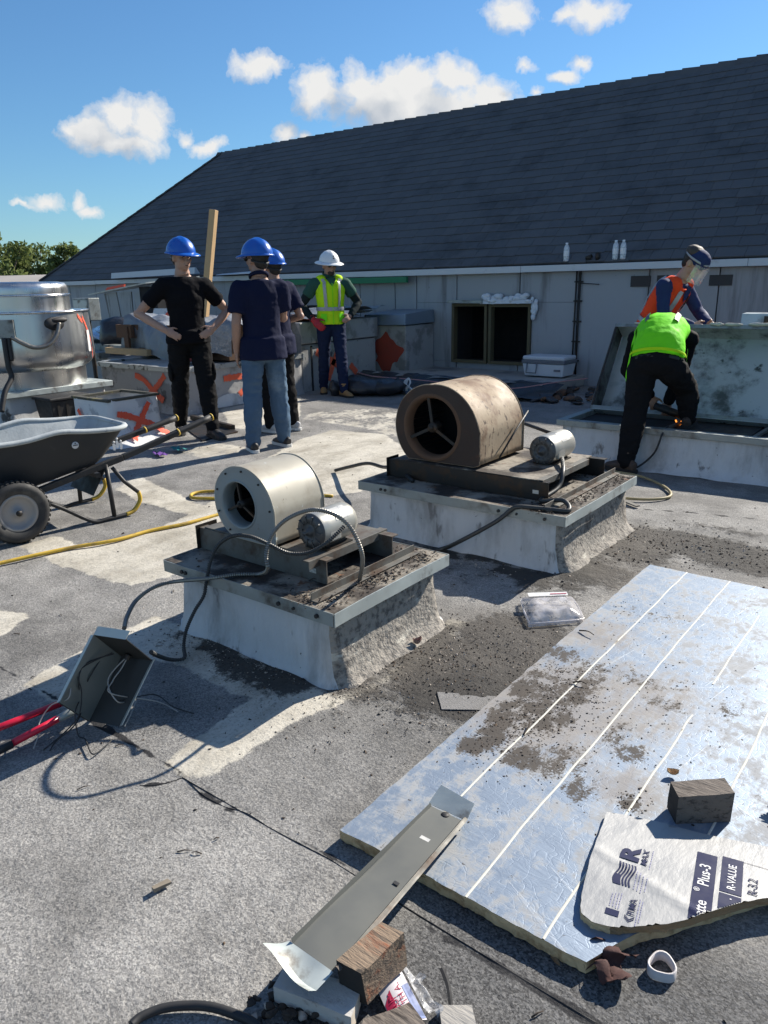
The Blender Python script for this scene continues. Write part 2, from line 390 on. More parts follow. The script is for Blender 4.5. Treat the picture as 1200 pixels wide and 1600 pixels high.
M['wood_grey'] = mat('weathered_wood', (0.15, 0.125, 0.105), 0.85, 0, 0.45, 6, c2=(0.05, 0.04, 0.033), mixs=9, lo=0.5, hi=0.65, bump=0.5, bs=16, bd=0.01, stretch=(1.2, 7, 7))
M['wood_rot'] = mat('rotting_post_wood', (0.22, 0.16, 0.11), 0.85, 0, 0.5, 7, c2=(0.24, 0.075, 0.03), mixs=4, lo=0.52, hi=0.68, bump=0.6, bs=18, bd=0.01, stretch=(1.0, 5, 7), extra=spots(12, (0.035, 0.028, 0.022), 0.60, 0.68))
M['wood_end'] = mat('dark_end_grain', (0.025, 0.022, 0.02), 0.9, 0, 0.4, 20)
M['foam_y'] = mat('yellow_foam_edge', (0.62, 0.45, 0.25), 0.9, 0, 0.25, 30, c2=(0.34, 0.21, 0.10), mixs=14, bump=0.5, bs=60)
M['foam_brown'] = mat('brown_foam_edge', (0.26, 0.17, 0.09), 0.9, 0, 0.3, 30, bump=0.5, bs=60)
M['label_face'] = mat('printed_facer', (0.345, 0.345, 0.34), 0.5, 0.15, 0.10, 18, c2=(0.26, 0.255, 0.24), mixs=9, lo=0.56, hi=0.8, bump=0.35, bs=34, bd=0.006, stretch=(1, 0.5, 1))
M['ink'] = mat('blue_ink', (0.010, 0.015, 0.060), 0.6, 0, 0.12, 30, spec=.2)
M['ink_grey'] = mat('grey_ink', (0.25, 0.25, 0.36), 0.6, 0, 0.1, 30)
M['white_ink'] = mat('white_ink', (0.62, 0.62, 0.62), 0.5, 0, 0.05, 30)
M['seam'] = mat('pale_seam_tape', (0.62, 0.60, 0.52), 0.7, 0, 0.12, 20, c2=(0.25, 0.22, 0.18), mixs=16, lo=0.62, hi=0.72)
M['skin'] = mat('skin', (0.44, 0.26, 0.185), 0.55, 0, 0.12, 12)
M['skin2'] = mat('tanned_skin', (0.36, 0.205, 0.145), 0.55, 0, 0.12, 12)
M['hair'] = mat('dark_hair', (0.012, 0.010, 0.009), 0.6, 0, 0.3, 40)
M['hat_blue'] = mat('blue_hard_hat', (0.006, 0.10, 0.46), 0.32, 0, 0.06, 9)
M['hat_white'] = mat('white_hard_hat', (0.74, 0.75, 0.76), 0.35, 0, 0.04, 9)
M['tee'] = mat('black_cotton', (0.007, 0.007, 0.009), 0.9, 0, 0.2, 8, bump=0.3, bs=14, bd=0.02, spec=.12)
M['trouser_black'] = mat('black_cargo_cloth', (0.010, 0.010, 0.011), 0.9, 0, 0.3, 8, bump=0.4, bs=16, bd=0.02, spec=.12)
M['navy'] = mat('navy_polo_cloth', (0.009, 0.012, 0.036), 0.85, 0, 0.15, 8, bump=0.3, bs=11, bd=0.02, spec=.12)
M['jeans'] = mat('washed_denim', (0.070, 0.118, 0.185), 0.85, 0, 0.25, 7, c2=(0.135, 0.195, 0.265), mixs=4, lo=0.5, hi=0.7, bump=0.35, bs=14, bd=0.02, spec=.12)
M['jeans_dark'] = mat('dark_denim', (0.014, 0.022, 0.055), 0.85, 0, 0.2, 7, bump=0.3, bs=14, bd=0.02, spec=.12)
M['hivis'] = mat('lime_hi_vis', (0.50, 0.80, 0.015), 0.75, 0, 0.06, 7, bump=0.3, bs=12, bd=0.02, spec=.12)
M['hivis_green'] = mat('green_hi_vis', (0.20, 0.80, 0.02), 0.7, 0, 0.06, 7, bump=0.3, bs=12, bd=0.02, spec=.12)
M['hivis_orange'] = mat('orange_hi_vis', (0.85, 0.075, 0.022), 0.75, 0, 0.06, 7, bump=0.3, bs=12, bd=0.02, spec=.12)
M['reflect'] = mat('grey_reflective_tape', (0.33, 0.34, 0.36), 0.4, 0.2, 0.08, 20)
M['green_shirt'] = mat('green_polo_cloth', (0.03, 0.085, 0.065), 0.8, 0, 0.15, 8, spec=.12)
M['sleeve_dark'] = mat('dark_sleeve', (0.012, 0.02, 0.022), 0.8, 0, 0.15, 8, spec=.12)
M['sleeve_navy'] = mat('navy_sleeve', (0.026, 0.040, 0.11), 0.75, 0, 0.15, 8, spec=.12)
M['glove_red'] = mat('red_glove', (0.38, 0.012, 0.02), 0.6, 0, 0.15, 12)
M['shoe_black'] = mat('black_shoe', (0.018, 0.018, 0.02), 0.55, 0, 0.2, 12)
M['shoe_white'] = mat('white_sole', (0.62, 0.62, 0.60), 0.55, 0, 0.06, 12)
M['boot_tan'] = mat('tan_leather', (0.30, 0.17, 0.065), 0.7, 0, 0.2, 12)
M['boot_brown'] = mat('brown_leather', (0.055, 0.035, 0.025), 0.7, 0, 0.2, 12)
M['eye'] = mat('dark_eye', (0.012, 0.010, 0.010), 0.2, 0, 0, 9)
M['belt'] = mat('black_belt', (0.012, 0.012, 0.012), 0.5, 0, 0.1, 9)
M['grime'] = mat('leaf_grime', (0.045, 0.032, 0.024), 0.95, 0, 0.6, 40)
M['chip_pale'] = mat('pale_chip', (0.42, 0.36, 0.30), 0.85, 0, 0.4, 30)
M['tarp_grey'] = mat('silver_tarp', (0.22, 0.235, 0.255), 0.42, 0.3, 0.2, 3, c2=(0.16, 0.12, 0.10), mixs=2.2, lo=0.58, hi=0.75, bump=0.5, bs=7, bd=0.05)
M['tarp_black'] = mat('black_tarp', (0.022, 0.023, 0.027), 0.38, 0, 0.3, 4, bump=0.5, bs=8, bd=0.04)
M['tarp_pale'] = mat('pale_membrane', (0.30, 0.29, 0.27), 0.6, 0, 0.2, 3, c2=(0.16, 0.16, 0.16), mixs=2)
M['rope'] = mat('pink_twine', (0.42, 0.22, 0.22), 0.8, 0, 0.1, 9)
M['rag_white'] = mat('white_rag', (0.60, 0.60, 0.58), 0.8, 0, 0.1, 9)
M['cooler'] = mat('cooler_white', (0.55, 0.58, 0.62), 0.5, 0, 0.06, 5)
M['cooler_grey'] = mat('cooler_grey', (0.13, 0.14, 0.16), 0.55, 0, 0.06, 5)
M['frame_gold'] = mat('weathered_yellow_frame', (0.105, 0.088, 0.048), 0.8, 0, 0.35, 8)
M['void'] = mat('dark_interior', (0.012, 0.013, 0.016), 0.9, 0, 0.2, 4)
M['foam_white'] = mat('white_spray_foam', (0.62, 0.66, 0.70), 0.85, 0, 0.1, 12, bump=0.5, bs=30)
M['green_board'] = mat('green_painted_board', (0.015, 0.17, 0.075), 0.6, 0, 0.15, 4, stretch=(0.4, 1, 4))
M['fascia'] = mat('white_fascia_metal', (0.52, 0.55, 0.58), 0.5, 0.1, 0.10, 3, c2=(0.30, 0.30, 0.30), mixs=4, lo=0.6, hi=0.8)
M['bottle'] = None
def film(name, c, alpha, rough=0.15, lo=0.0, hi=1.0, scale=30):
    m = bpy.data.materials.new(name); m.use_nodes = True; n = NT(m.node_tree); n.n.clear()
    t = n.node('ShaderNodeTexCoord').outputs['Object']; nz = n.noise(t, scale, 4, 0.6)
    p = n.node('ShaderNodeBsdfPrincipled'); p.inputs['Base Color'].default_value = tuple(c) + (1,); p.inputs['Roughness'].default_value = rough
    p.inputs['Specular IOR Level'].default_value = 0.8
    n.put(p.inputs['Alpha'], n.ramp(nz, 0.35, 0.65, max(0, alpha - 0.15), min(1, alpha + 0.15)))
    n.put(p.inputs['Normal'], n.bump(nz, 0.35, 0.01))
    o = n.node('ShaderNodeOutputMaterial'); n.l.new(p.outputs[0], o.inputs[0]); return m
M['bottle'] = film('clear_bottle', (0.80, 0.84, 0.88), 0.62, 0.1, scale=50)
M['bottle_cap'] = mat('white_cap', (0.75, 0.76, 0.78), 0.4, 0, 0.05, 9)
M['clam'] = film('clear_tray_plastic', (0.70, 0.68, 0.70), 0.46, 0.12, scale=26)
M['bag'] = film('clear_bag', (0.85, 0.85, 0.86), 0.30, 0.12, scale=60)
M['visor'] = film('clear_visor', (0.75, 0.70, 0.68), 0.38, 0.08, scale=9)

# ---------------------------------------------------------------- roof deck
def deck_material():
    m = bpy.data.materials.new('granulated_roof_deck'); m.use_nodes = True; n = NT(m.node_tree); n.n.clear()
    P = n.node('ShaderNodeNewGeometry').outputs['Position']
    big = n.noise(P, 0.8, 6, 0.65); mid = n.noise(P, 3.2, 5, 0.6); fin = n.noise(P, 17.0, 5, 0.65); grit = n.noise(P, 95.0, 3, 0.7)
    cell = n.voro(P, 230.0, 'F1', 'Color'); gv = n.xyz(cell)[0]
    base = n.mix(n.ramp(n.math('ADD', n.math('MULTIPLY', big, 0.6), n.math('MULTIPLY', mid, 0.4)), 0.32, 0.68), (0.140, 0.136, 0.130, 1), (0.315, 0.306, 0.292, 1))
    gran = n.math('ADD', n.math('MULTIPLY', gv, 0.62), n.math('MULTIPLY', grit, 0.75))
    base = n.mix(1.0, base, n.mix(n.ramp(gran, 0.25, 1.15, smooth=False), (0.42, 0.42, 0.43, 1), (1.58, 1.57, 1.54, 1)), 'MULTIPLY')
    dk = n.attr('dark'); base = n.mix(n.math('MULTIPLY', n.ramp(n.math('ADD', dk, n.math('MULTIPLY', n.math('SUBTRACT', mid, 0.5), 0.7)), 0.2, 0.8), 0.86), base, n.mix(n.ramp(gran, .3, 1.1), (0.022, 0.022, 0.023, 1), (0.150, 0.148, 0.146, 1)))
    # black tar seams and scuffs
    # pale brushed coating with worn, ragged edge
    co = n.math('ADD', n.attr('coat'), n.math('ADD', n.math('MULTIPLY', n.math('SUBTRACT', mid, 0.5), 1.15), n.math('MULTIPLY', n.math('SUBTRACT', fin, 0.5), 1.1)))
    cm = n.ramp(co, 0.40, 0.60)
    streak = n.noise(n.vmath('MULTIPLY', P, (2.2, 1.2, 1)), 1.8, 7, 0.7)
    ccol = n.mix(n.ramp(streak, 0.3, 0.62), (0.33, 0.30, 0.245, 1), (0.56, 0.525, 0.45, 1))
    ccol = n.mix(n.ramp(grit, 0.48, 0.70, 0, 0.65), ccol, (0.22, 0.205, 0.18, 1))
    c = n.mix(cm, base, ccol)
    # soil and leaf grit
    di = n.math('ADD', n.attr('dirt'), n.math('ADD', n.math('MULTIPLY', n.math('SUBTRACT', fin, 0.5), 1.5), n.math('MULTIPLY', n.math('SUBTRACT', grit, 0.5), 0.8)))
    dm = n.ramp(di, 0.28, 0.74)
    c = n.mix(n.math('MULTIPLY', dm, 0.93), c, n.mix(fin, (0.012, 0.0115, 0.011, 1), (0.052, 0.046, 0.040, 1)))
    br = n.math('ADD', n.attr('brown'), n.math('MULTIPLY', n.math('SUBTRACT', mid, 0.5), 0.8))
    c = n.mix(n.math('MULTIPLY', n.ramp(br, 0.35, 0.8), 0.5), c, (0.105, 0.094, 0.082, 1))
    # stray flecks everywhere
    fl = n.noise(n.vmath('ADD', P, (9, 4, 2)), 26.0, 4, 0.7); c = n.mix(n.ramp(fl, 0.70, 0.76), c, (0.035, 0.03, 0.027, 1))
    se = n.attr('seam'); sm = n.ramp(n.math('ADD', se, n.math('MULTIPLY', n.math('SUBTRACT', fin, 0.5), 0.9)), 0.45, 0.6)
    c = n.mix(sm, c, (0.022, 0.022, 0.024, 1))
    p = n.node('ShaderNodeBsdfPrincipled'); n.put(p.inputs['Base Color'], c)
    n.put(p.inputs['Roughness'], n.ramp(gran, 0.3, 1.1, 0.72, 0.95)); p.inputs['Specular IOR Level'].default_value = 0.35
    h = n.math('ADD', n.math('MULTIPLY', gran, n.math('SUBTRACT', 1.0, n.math('MULTIPLY', cm, 0.65))), n.math('MULTIPLY', n.math('ADD', n.math('MULTIPLY', cm, 0.5), n.math('MULTIPLY', dm, fin)), 1.2))
    b1 = n.bump(h, 0.75, 0.006); b2 = n.bump(fin, 0.25, 0.03, b1)
    n.put(p.inputs['Normal'], b2)
    o = n.node('ShaderNodeOutputMaterial'); n.l.new(p.outputs[0], o.inputs[0]); return m
M['deck'] = deck_material()

def pxpoly(pts): return [(lambda w: (w.x, w.y))(W(*p)) for p in pts]
def axis_coords(a, b, step, lo, hi, coarse):
    left = np.arange(lo, a, coarse); mid = np.arange(a, b, step); right = np.arange(b, hi + 1e-6, coarse); return np.concatenate([left, mid, right])
xs = axis_coords(-9.5, 1.2, 0.032, -26.0, 14.0, 0.5); ys = axis_coords(0.3, 8.6, 0.032, -10.0, 10.4, 0.3)
gx, gy = np.meshgrid(xs, ys, indexing='ij'); X, Y = gx.ravel(), gy.ravel(); P3 = np.stack([X, Y, 0 * X], 1)
nA = fbm(P3, 2.2, 4, 3); nB = fbm(P3, 7.0, 3, 9)
def soft(poly, wd=0.06): return smooth(polydist(X, Y, poly), -wd, wd)
def blob(px, py, rx, ry, ang=0, z=0):
    c = W(px, py); a = rad(ang); dx, dy = X - c.x, Y - c.y
    return np.clip(1 - np.sqrt(((dx * math.cos(a) + dy * math.sin(a)) / rx) ** 2 + ((-dx * math.sin(a) + dy * math.cos(a)) / ry) ** 2), 0, 1)
coat = np.zeros(len(X))
for poly, k in ((([(42, 1066), (132, 1012), (240, 960), (300, 985), (420, 1040), (520, 1090), (600, 1062), (700, 965), (735, 975), (640, 1050), (540, 1098), (480, 1120), (400, 1168), (322, 1216), (290, 1208), (252, 1192), (330, 1135), (385, 1094), (300, 1045), (232, 1030), (200, 1040), (150, 1085), (100, 1110)]), 1.0),
                ([(30, 852), (88, 836), (128, 853), (232, 832), (300, 800), (350, 772), (372, 780), (330, 850), (300, 885), (255, 905), (205, 915), (160, 905), (100, 885)], 1.0),
                ([(178, 765), (215, 742), (262, 764), (312, 788), (345, 800), (330, 815), (270, 800), (220, 785)], .9),
                ([(365, 745), (420, 715), (465, 688), (520, 672), (600, 678), (640, 705), (625, 740), (560, 770), (480, 782), (400, 770)], .95),
                ([(470, 655), (560, 668), (640, 690), (650, 640), (560, 640), (480, 645)], .5),
                ([(-30, 948), (38, 955), (45, 962), (8, 990), (-30, 1000)], 1.0),
                ([(345, 640), (400, 612), (470, 620), (470, 650), (420, 672), (360, 668)], .9),
                ([(270, 705), (330, 690), (400, 700), (330, 720)], .6)):
    coat = np.maximum(coat, k * soft(pxpoly(poly), 0.05))
dirt = np.zeros(len(X)); brown = np.zeros(len(X))
def strip(pts, wd, z=0):
    d = np.full(len(X), 9.0); q = [W(*p) for p in pts]
    for a, b in zip(q[:-1], q[1:]):
        e = b - a; t = np.clip(((X - a.x) * e.x + (Y - a.y) * e.y) / max(e.length_squared, 1e-9), 0, 1)
        d = np.minimum(d, np.hypot(X - a.x - t * e.x, Y - a.y - t * e.y))
    return np.clip(1 - d / wd, 0, 1)
for args, k in (((720, 1055, .42, .55, 20), 1.15), ((800, 1000, .38, .45), 1.05), ((650, 1010, .32, .42), .85), ((560, 1075, .25, .2), .6), ((1080, 850, .7, .34, 0), 1.1), ((1180, 875, .7, .36, 0), 1.1), ((985, 860, .4, .35, 0), .95),
                ((900, 890, .5, .4), .85), ((1150, 830, .7, .12), .5)):
    dirt = np.maximum(dirt, k * smooth(blob(*args), 0, .8))
dirt = np.maximum(dirt, 1.1 * smooth(nB * .6 + nA * .4, .40, .58) * strip([(255, 985), (330, 1020), (400, 1048), (470, 1075), (515, 1085)], .19))
dirt = np.maximum(dirt, .8 * strip([(410, 1030), (440, 1050)], .12))
dirt = np.maximum(dirt, 1.15 * smooth(nB * .6 + nA * .4, .32, .55) * strip([(700, 868), (780, 895), (860, 905)], .36))
dirt = np.maximum(dirt, .5 * strip([(620, 850), (700, 870)], .2))
for args, k in (((640, 1010, .5, .6), 1.0), ((960, 840, .5, .6), 1.0), ((760, 1000, .7, .6), .8), ((560, 1060, .3, .3), .7), ((1000, 900, .5, .5), .8)):
    brown = np.maximum(brown, k * smooth(blob(*args), 0, .7))
seam = np.zeros(len(X))
seam = np.maximum(seam, strip([(0, 1038), (60, 1070), (140, 1120), (200, 1158), (285, 1212), (330, 1238), (420, 1290), (520, 1345), (640, 1420), (760, 1495), (840, 1545), (930, 1600)], .024))
seam = np.maximum(seam, strip([(285, 1212), (240, 1222), (218, 1224)], .018)); seam = np.maximum(seam, .8 * strip([(420, 1290), (380, 1268), (345, 1262), (300, 1222)], .02))
seam = np.maximum(seam, strip([(960, 790), (1070, 800), (1180, 812)], .02)); seam = np.maximum(seam, strip([(690, 1112), (745, 1112)], .02) * .9)
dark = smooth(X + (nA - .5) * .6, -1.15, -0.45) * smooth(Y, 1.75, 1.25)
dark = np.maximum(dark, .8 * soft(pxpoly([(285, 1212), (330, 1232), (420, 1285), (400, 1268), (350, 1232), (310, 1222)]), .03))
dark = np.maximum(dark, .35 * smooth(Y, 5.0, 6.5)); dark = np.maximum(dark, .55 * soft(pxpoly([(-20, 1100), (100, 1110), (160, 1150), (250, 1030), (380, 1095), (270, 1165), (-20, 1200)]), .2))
hz = (fbm(P3, 0.9, 3, 21) - .5) * .030 + (nB - .5) * .006 + coat * .003 + dirt * nB * .012
edge = smooth(Y, 10.4, 9.9); hz *= edge
nx, ny = len(xs), len(ys)
verts = np.stack([X, Y, hz], 1)
idx = np.arange(nx * ny).reshape(nx, ny)
quads = np.stack([idx[:-1, :-1], idx[1:, :-1], idx[1:, 1:], idx[:-1, 1:]], -1).reshape(-1, 4)
me = bpy.data.meshes.new('roof_deck'); me.vertices.add(len(verts)); me.vertices.foreach_set('co', verts.ravel())
me.loops.add(quads.size); me.loops.foreach_set('vertex_index', quads.ravel().astype(np.int32))
me.polygons.add(len(quads)); me.polygons.foreach_set('loop_start', np.arange(0, quads.size, 4, dtype=np.int32)); me.polygons.foreach_set('loop_total', np.full(len(quads), 4, np.int32))
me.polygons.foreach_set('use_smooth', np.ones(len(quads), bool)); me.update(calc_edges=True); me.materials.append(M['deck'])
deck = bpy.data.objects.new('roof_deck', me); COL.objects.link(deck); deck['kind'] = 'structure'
def lap_seam(pts, wd, seed):
    q = bez([W(*p) for p in pts], 14); mb = MB(); vs = []
    for i, p in enumerate(q):
        t = (q[min(i + 1, len(q) - 1)] - q[max(i - 1, 0)]).normalized(); s_ = V((-t.y, t.x, 0)); k = wd * max(.08, -.55 + 2.6 * float(fbm(np.array([[p.x, p.y, seed]]), 9, 3, seed)[0])) * (.55 if p.x < -1.25 else 1.0); z = deck_z(p.x, p.y)
        vs += [V((p.x, p.y, z - .001)) - s_ * k, V((p.x, p.y, z + .0022)) + s_ * k * .1, V((p.x, p.y, z - .001)) + s_ * k]
    mb.add(vs, [(i * 3 + j, i * 3 + 3 + j, i * 3 + 4 + j, i * 3 + 1 + j) for i in range(len(q) - 1) for j in (0, 1)], 0, False); return mb
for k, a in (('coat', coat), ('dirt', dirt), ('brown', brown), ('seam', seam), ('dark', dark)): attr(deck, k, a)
def deck_z(x, y):
    i = np.clip(np.searchsorted(xs, x), 0, nx - 1); j = np.clip(np.searchsorted(ys, y), 0, ny - 1); return float(hz[i * ny + j])
M['tar'] = mat('black_tar_seam', (.022, .022, .023), .85, 0, .4, 30)
for k_, (pts, wd) in enumerate((([(285, 1212), (330, 1238), (420, 1290), (520, 1345)], .0036), ([(520, 1345), (640, 1420), (760, 1495), (840, 1545), (930, 1600)], .0050), ([(285, 1212), (250, 1222), (218, 1224)], .004), ([(420, 1290), (385, 1268), (352, 1258), (318, 1240), (290, 1214)], .004), ([(690, 1512), (700, 1540), (705, 1580)], .006))):
    solo('roof_seam', None, None, lap_seam(pts, wd, k_), M['tar'], kind='structure')
# far ground, well below the roof, out to the horizon
M['ground'] = mat('far_ground', (0.09, 0.10, 0.05), 0.95, 0, 0.3, 0.05)
g = MB().add([(-1500, -1500, -4.2), (1500, -1500, -4.2), (1500, 1500, -4.2), (-1500, 1500, -4.2)], [(0, 1, 2, 3)])
go = solo('ground', None, None, g, M['ground'], (0, 0, -4.2), kind='structure')
# storey below the deck, so that the roof stands on something
M['storey'] = mat('storey_wall', (0.32, 0.30, 0.27), 0.85, 0, 0.1, 2)
sb = MB(); sb.lohi((-26, -10, -4.2), (14, 10.38, -0.06)); so_ = solo('lower_storey', None, None, sb, M['storey'], (-6, 0, -4.2), kind='structure')

# ---------------------------------------------------------------- the tall shingled building
def wall_extra(n, t, c):
    st = n.noise(n.vmath('MULTIPLY', t, (2.6, 1, 0.28)), 1.3, 5, 0.65)
    c = n.mix(n.ramp(st, 0.52, 0.74, 0, 0.75), c, (0.085, 0.082, 0.085, 1))
    sp = n.noise(t, 11, 4, 0.7); return n.mix(n.ramp(sp, 0.66, 0.74), c, (0.10, 0.095, 0.09, 1))
M['panel'] = mat('grey_wall_panel', (0.30, 0.32, 0.345), 0.55, 0.15, 0.16, 1.2, extra=wall_extra, bump=0.12, bs=3)
M['panel_warm'] = mat('warm_grey_wall_panel', (0.32, 0.31, 0.32), 0.55, 0.15, 0.14, 1.2, extra=wall_extra, bump=0.12, bs=3)
M['backing'] = mat('dark_joint_backing', (0.03, 0.03, 0.032), 0.8, 0, 0.2, 3)
EY, EZ, RY, RZ = 10.30, 1.70, 14.5, 4.83
XL, XR, RXL = -18.8, 6.0, -16.45
bld = thing('building', 'long building with a dark shingled roof and grey panelled wall behind the roof deck', 'building', (-6, 10.4, 0))
b = MB(); b.lohi((XL + .1, 10.44, -0.2), (-6.62, 11.0, 1.6)); b.lohi((-5.24, 10.44, -0.2), (XR, 11.0, 1.6)); b.lohi((-6.62, 10.44, 1.16), (-5.24, 11.0, 1.6)); b.lohi((-6.62, 10.44, -.2), (-5.24, 11.0, .25))
part('wall', b, M['backing'], bld)
b = MB(); b.lohi((-6.7, 11.6, 0.1), (-5.15, 11.7, 1.4)); b.lohi((-6.75, 11.0, 0.1), (-6.66, 11.7, 1.4)); b.lohi((-5.2, 11.0, 0.1), (-5.1, 11.7, 1.4)); b.lohi((-6.7, 11.0, .12), (-5.15, 11.6, .2)); b.lohi((-6.7, 11.0, 1.3), (-5.15, 11.6, 1.38))
part('opening_interior', b, M['void'], bld)
joints = [-18.7, -17.6, -16.5, -15.4, -14.3, -13.3, -12.3, -11.3, -10.38, -9.45, -8.505, -7.755, -7.316, -6.548, -5.45, -4.532, -3.545, -2.66, -1.7, -0.7, 0.4, 1.5, 2.6, 3.7, 4.8, 5.9]
pm = [M['panel'], M['panel_warm']]
for a, c in zip(joints[:-1], joints[1:]):
    segs = [(a + .008, c - .008, -0.02, 1.58)]
    if c > -6.62 and a < -5.24:
        segs = [(a + .008, c - .008, 1.165, 1.58), (a + .008, c - .008, -0.02, .245)]
        if a < -6.62: segs.append((a + .008, -6.625, .249, 1.161))
        if c > -5.24: segs.append((-5.235, c - .008, .249, 1.161))
    for (x0, x1, z0, z1) in segs:
        m = MB(); m.lohi((x0, 10.40 + RNG.uniform(-.004, .004), z0), (x1, 10.436, z1)); part('wall_panel', m, pm[1 if a > -4.0 and RNG.random() < .75 else 0], bld)
b = MB()
xx = XL + .02
while xx < XR:
    L = RNG.uniform(2.3, 3.2); b2 = MB(); b2.lohi((xx, 10.27 + RNG.uniform(-.004, .004), 1.585 + RNG.uniform(-.004, .004)), (min(xx + L, XR) - .004, 10.43, 1.672)); part('fascia', b2, M['fascia'], bld, .004); xx += L
# window openings
for (x0, x1, z1) in ((-6.62, -5.98, 1.15), (-5.95, -5.24, 1.14)):
    f = MB(); tk = .045
    f.lohi((x0, 10.36, .24), (x0 + tk, 10.47, z1)); f.lohi((x1 - tk, 10.36, .24), (x1, 10.47, z1)); f.lohi((x0 + tk, 10.362, z1 - tk), (x1 - tk, 10.468, z1)); f.lohi((x0 + tk, 10.362, .24), (x1 - tk, 10.468, .24 + tk))
    f.rough(.006, 3, 5); part('opening_frame', f, M['frame_gold'], bld)
for (x0, x1, z0, z1) in [(WY(a, 420, 10.39).x, WY(c_, 420, 10.39).x, z0, z1) for a, c_, z0, z1 in ((987, 1018, 1.36, 1.50), (1028, 1046, 1.37, 1.50), (1110, 1146, 1.36, 1.49))]:
    f = MB(); f.lohi((x0, 10.385, z0), (x1, 10.399, z1)); part('tar_patch', f, mat('tar_patch_paint', (0.05, 0.045, 0.045), 0.8, 0, .3, 4), bld)
f = MB()
for dx in (-.025, .035): f.tube([(-4.53 + dx, 10.37, .1), (-4.535 + dx, 10.375, .8), (-4.53 + dx, 10.37, 1.58)], .012, 8)
for z in (.35, .62, .9, 1.18, 1.44): f.box((-4.525, 10.385, z), (.12, .03, .02))
f.tube(bez([(-4.5, 10.37, 1.42), (-4.35, 10.36, 1.41), (-4.22, 10.37, 1.40)], 5), .006, 6); part('wall_pipe', f, M['dark_steel'], bld)
# roof: solid body then shingles course by course
rf = MB()
sl_ = V((0, RY - EY, RZ - EZ)); SLEN = sl_.length; sd = sl_.normalized(); nrm = V((0, -sd.z, sd.y))
dn = nrm * -.03
rf.hexa([V((XL, EY, EZ - .03)), V((XR, EY, EZ - .03)), V((XR, RY + 4.2, EZ - .03)), V((XL, RY + 4.2, EZ - .03)), V((XL, EY, EZ)) + dn, V((XR, EY, EZ)) + dn, V((XR, RY, RZ)) + dn, V((RXL, RY, RZ)) + dn])
rf.add([V((RXL, RY, RZ)) + dn, V((XR, RY, RZ)) + dn, V((XR, RY + 4.2, EZ)), V((XL, RY + 4.2, EZ)), V((XL, EY, EZ)) + dn], [(0, 1, 2, 3), (0, 3, 4)])
SH = [mat('shingle_%d' % i, c, 0.8, 0, .22, 9, c2=(c[0] * .72, c[1] * .72, c[2] * .72), mixs=1.2, bump=.3, bs=60) for i, c in enumerate([(.084, .086, .091), (.089, .091, .095), (.094, .095, .099), (.080, .082, .087)])]
roof = part('roof', rf, SH[3], bld)
shing = []
EXPO = .215
nrow = int(SLEN / EXPO)
for r in range(nrow + 1):
    s0 = r * EXPO; x_hip = XL + (RXL - XL) * s0 / SLEN
    x = x_hip + RNG.uniform(0, .05)
    while x < XR - .05:
        wd = RNG.uniform(.19, .36); x1 = min(x + wd, XR); L = min(EXPO + .06, SLEN - s0 + .02)
        drop = RNG.choice([0, 0, 0, .010, .016]); shing.append((x + .002, x1 - .002, s0 - drop, s0 + L, RNG.uniform(.006, .010))); x = x1
def shingle_mb(mb, sh, m=0):
    x0, x1, s0, s1, th = sh; base = V((0, EY, EZ))
    def q(x, s, h): return V((x, 0, 0)) + base + sd * s + nrm * h
    # the butt edge stands proud, the head tucks under the next course
    mb.hexa([q(x0, s0, -.012), q(x1, s0, -.012), q(x1, s1, -.026), q(x0, s1, -.026), q(x0, s0, th), q(x1, s0, th), q(x1, s1, -.004), q(x0, s1, -.004)], m); return mb
def shdist(sh):
    p = V((sh[0], EY, EZ)) + sd * sh[2]; d = p - EYE; fz = d.dot(CF)
    px = 600 + 1170 * d.dot(CR) / fz; return (d.length if px < 1215 else 99 + d.length)
shing.sort(key=shdist)
for s_ in shing[:299]: part('shingle', shingle_mb(MB(), s_), SH[int(RNG.integers(4))], roof)
rest = MB()
for s_ in shing[299:]: shingle_mb(rest, s_, int(RNG.integers(4)))
rest_o = part('shingle_field', rest, SH, roof, kind='stuff')
cap = MB(); xx = RXL - .1
while xx < XR:
    cap.hexa([V((xx, RY - .13, RZ - .10)), V((xx + .3, RY - .13, RZ - .10)), V((xx + .3, RY + .13, RZ - .10)), V((xx, RY + .13, RZ - .10)), V((xx, RY - .02, RZ + .035)), V((xx + .3, RY - .02, RZ + .015)), V((xx + .3, RY + .02, RZ + .015)), V((xx, RY + .02, RZ + .035))], int(RNG.integers(3))); xx += .29
a, c = V((XL, EY, EZ)), V((RXL, RY, RZ)); n_ = 19
for i in range(n_):
    p, q2 = a.lerp(c, i / n_), a.lerp(c, (i + 1.1) / n_); cap.bar(p + V((0, 0, .012)), q2 + V((0, 0, .002)), .2, .03, (-.2, -.3, 1), int(RNG.integers(3)))
part('ridge_cap', cap, SH, roof)
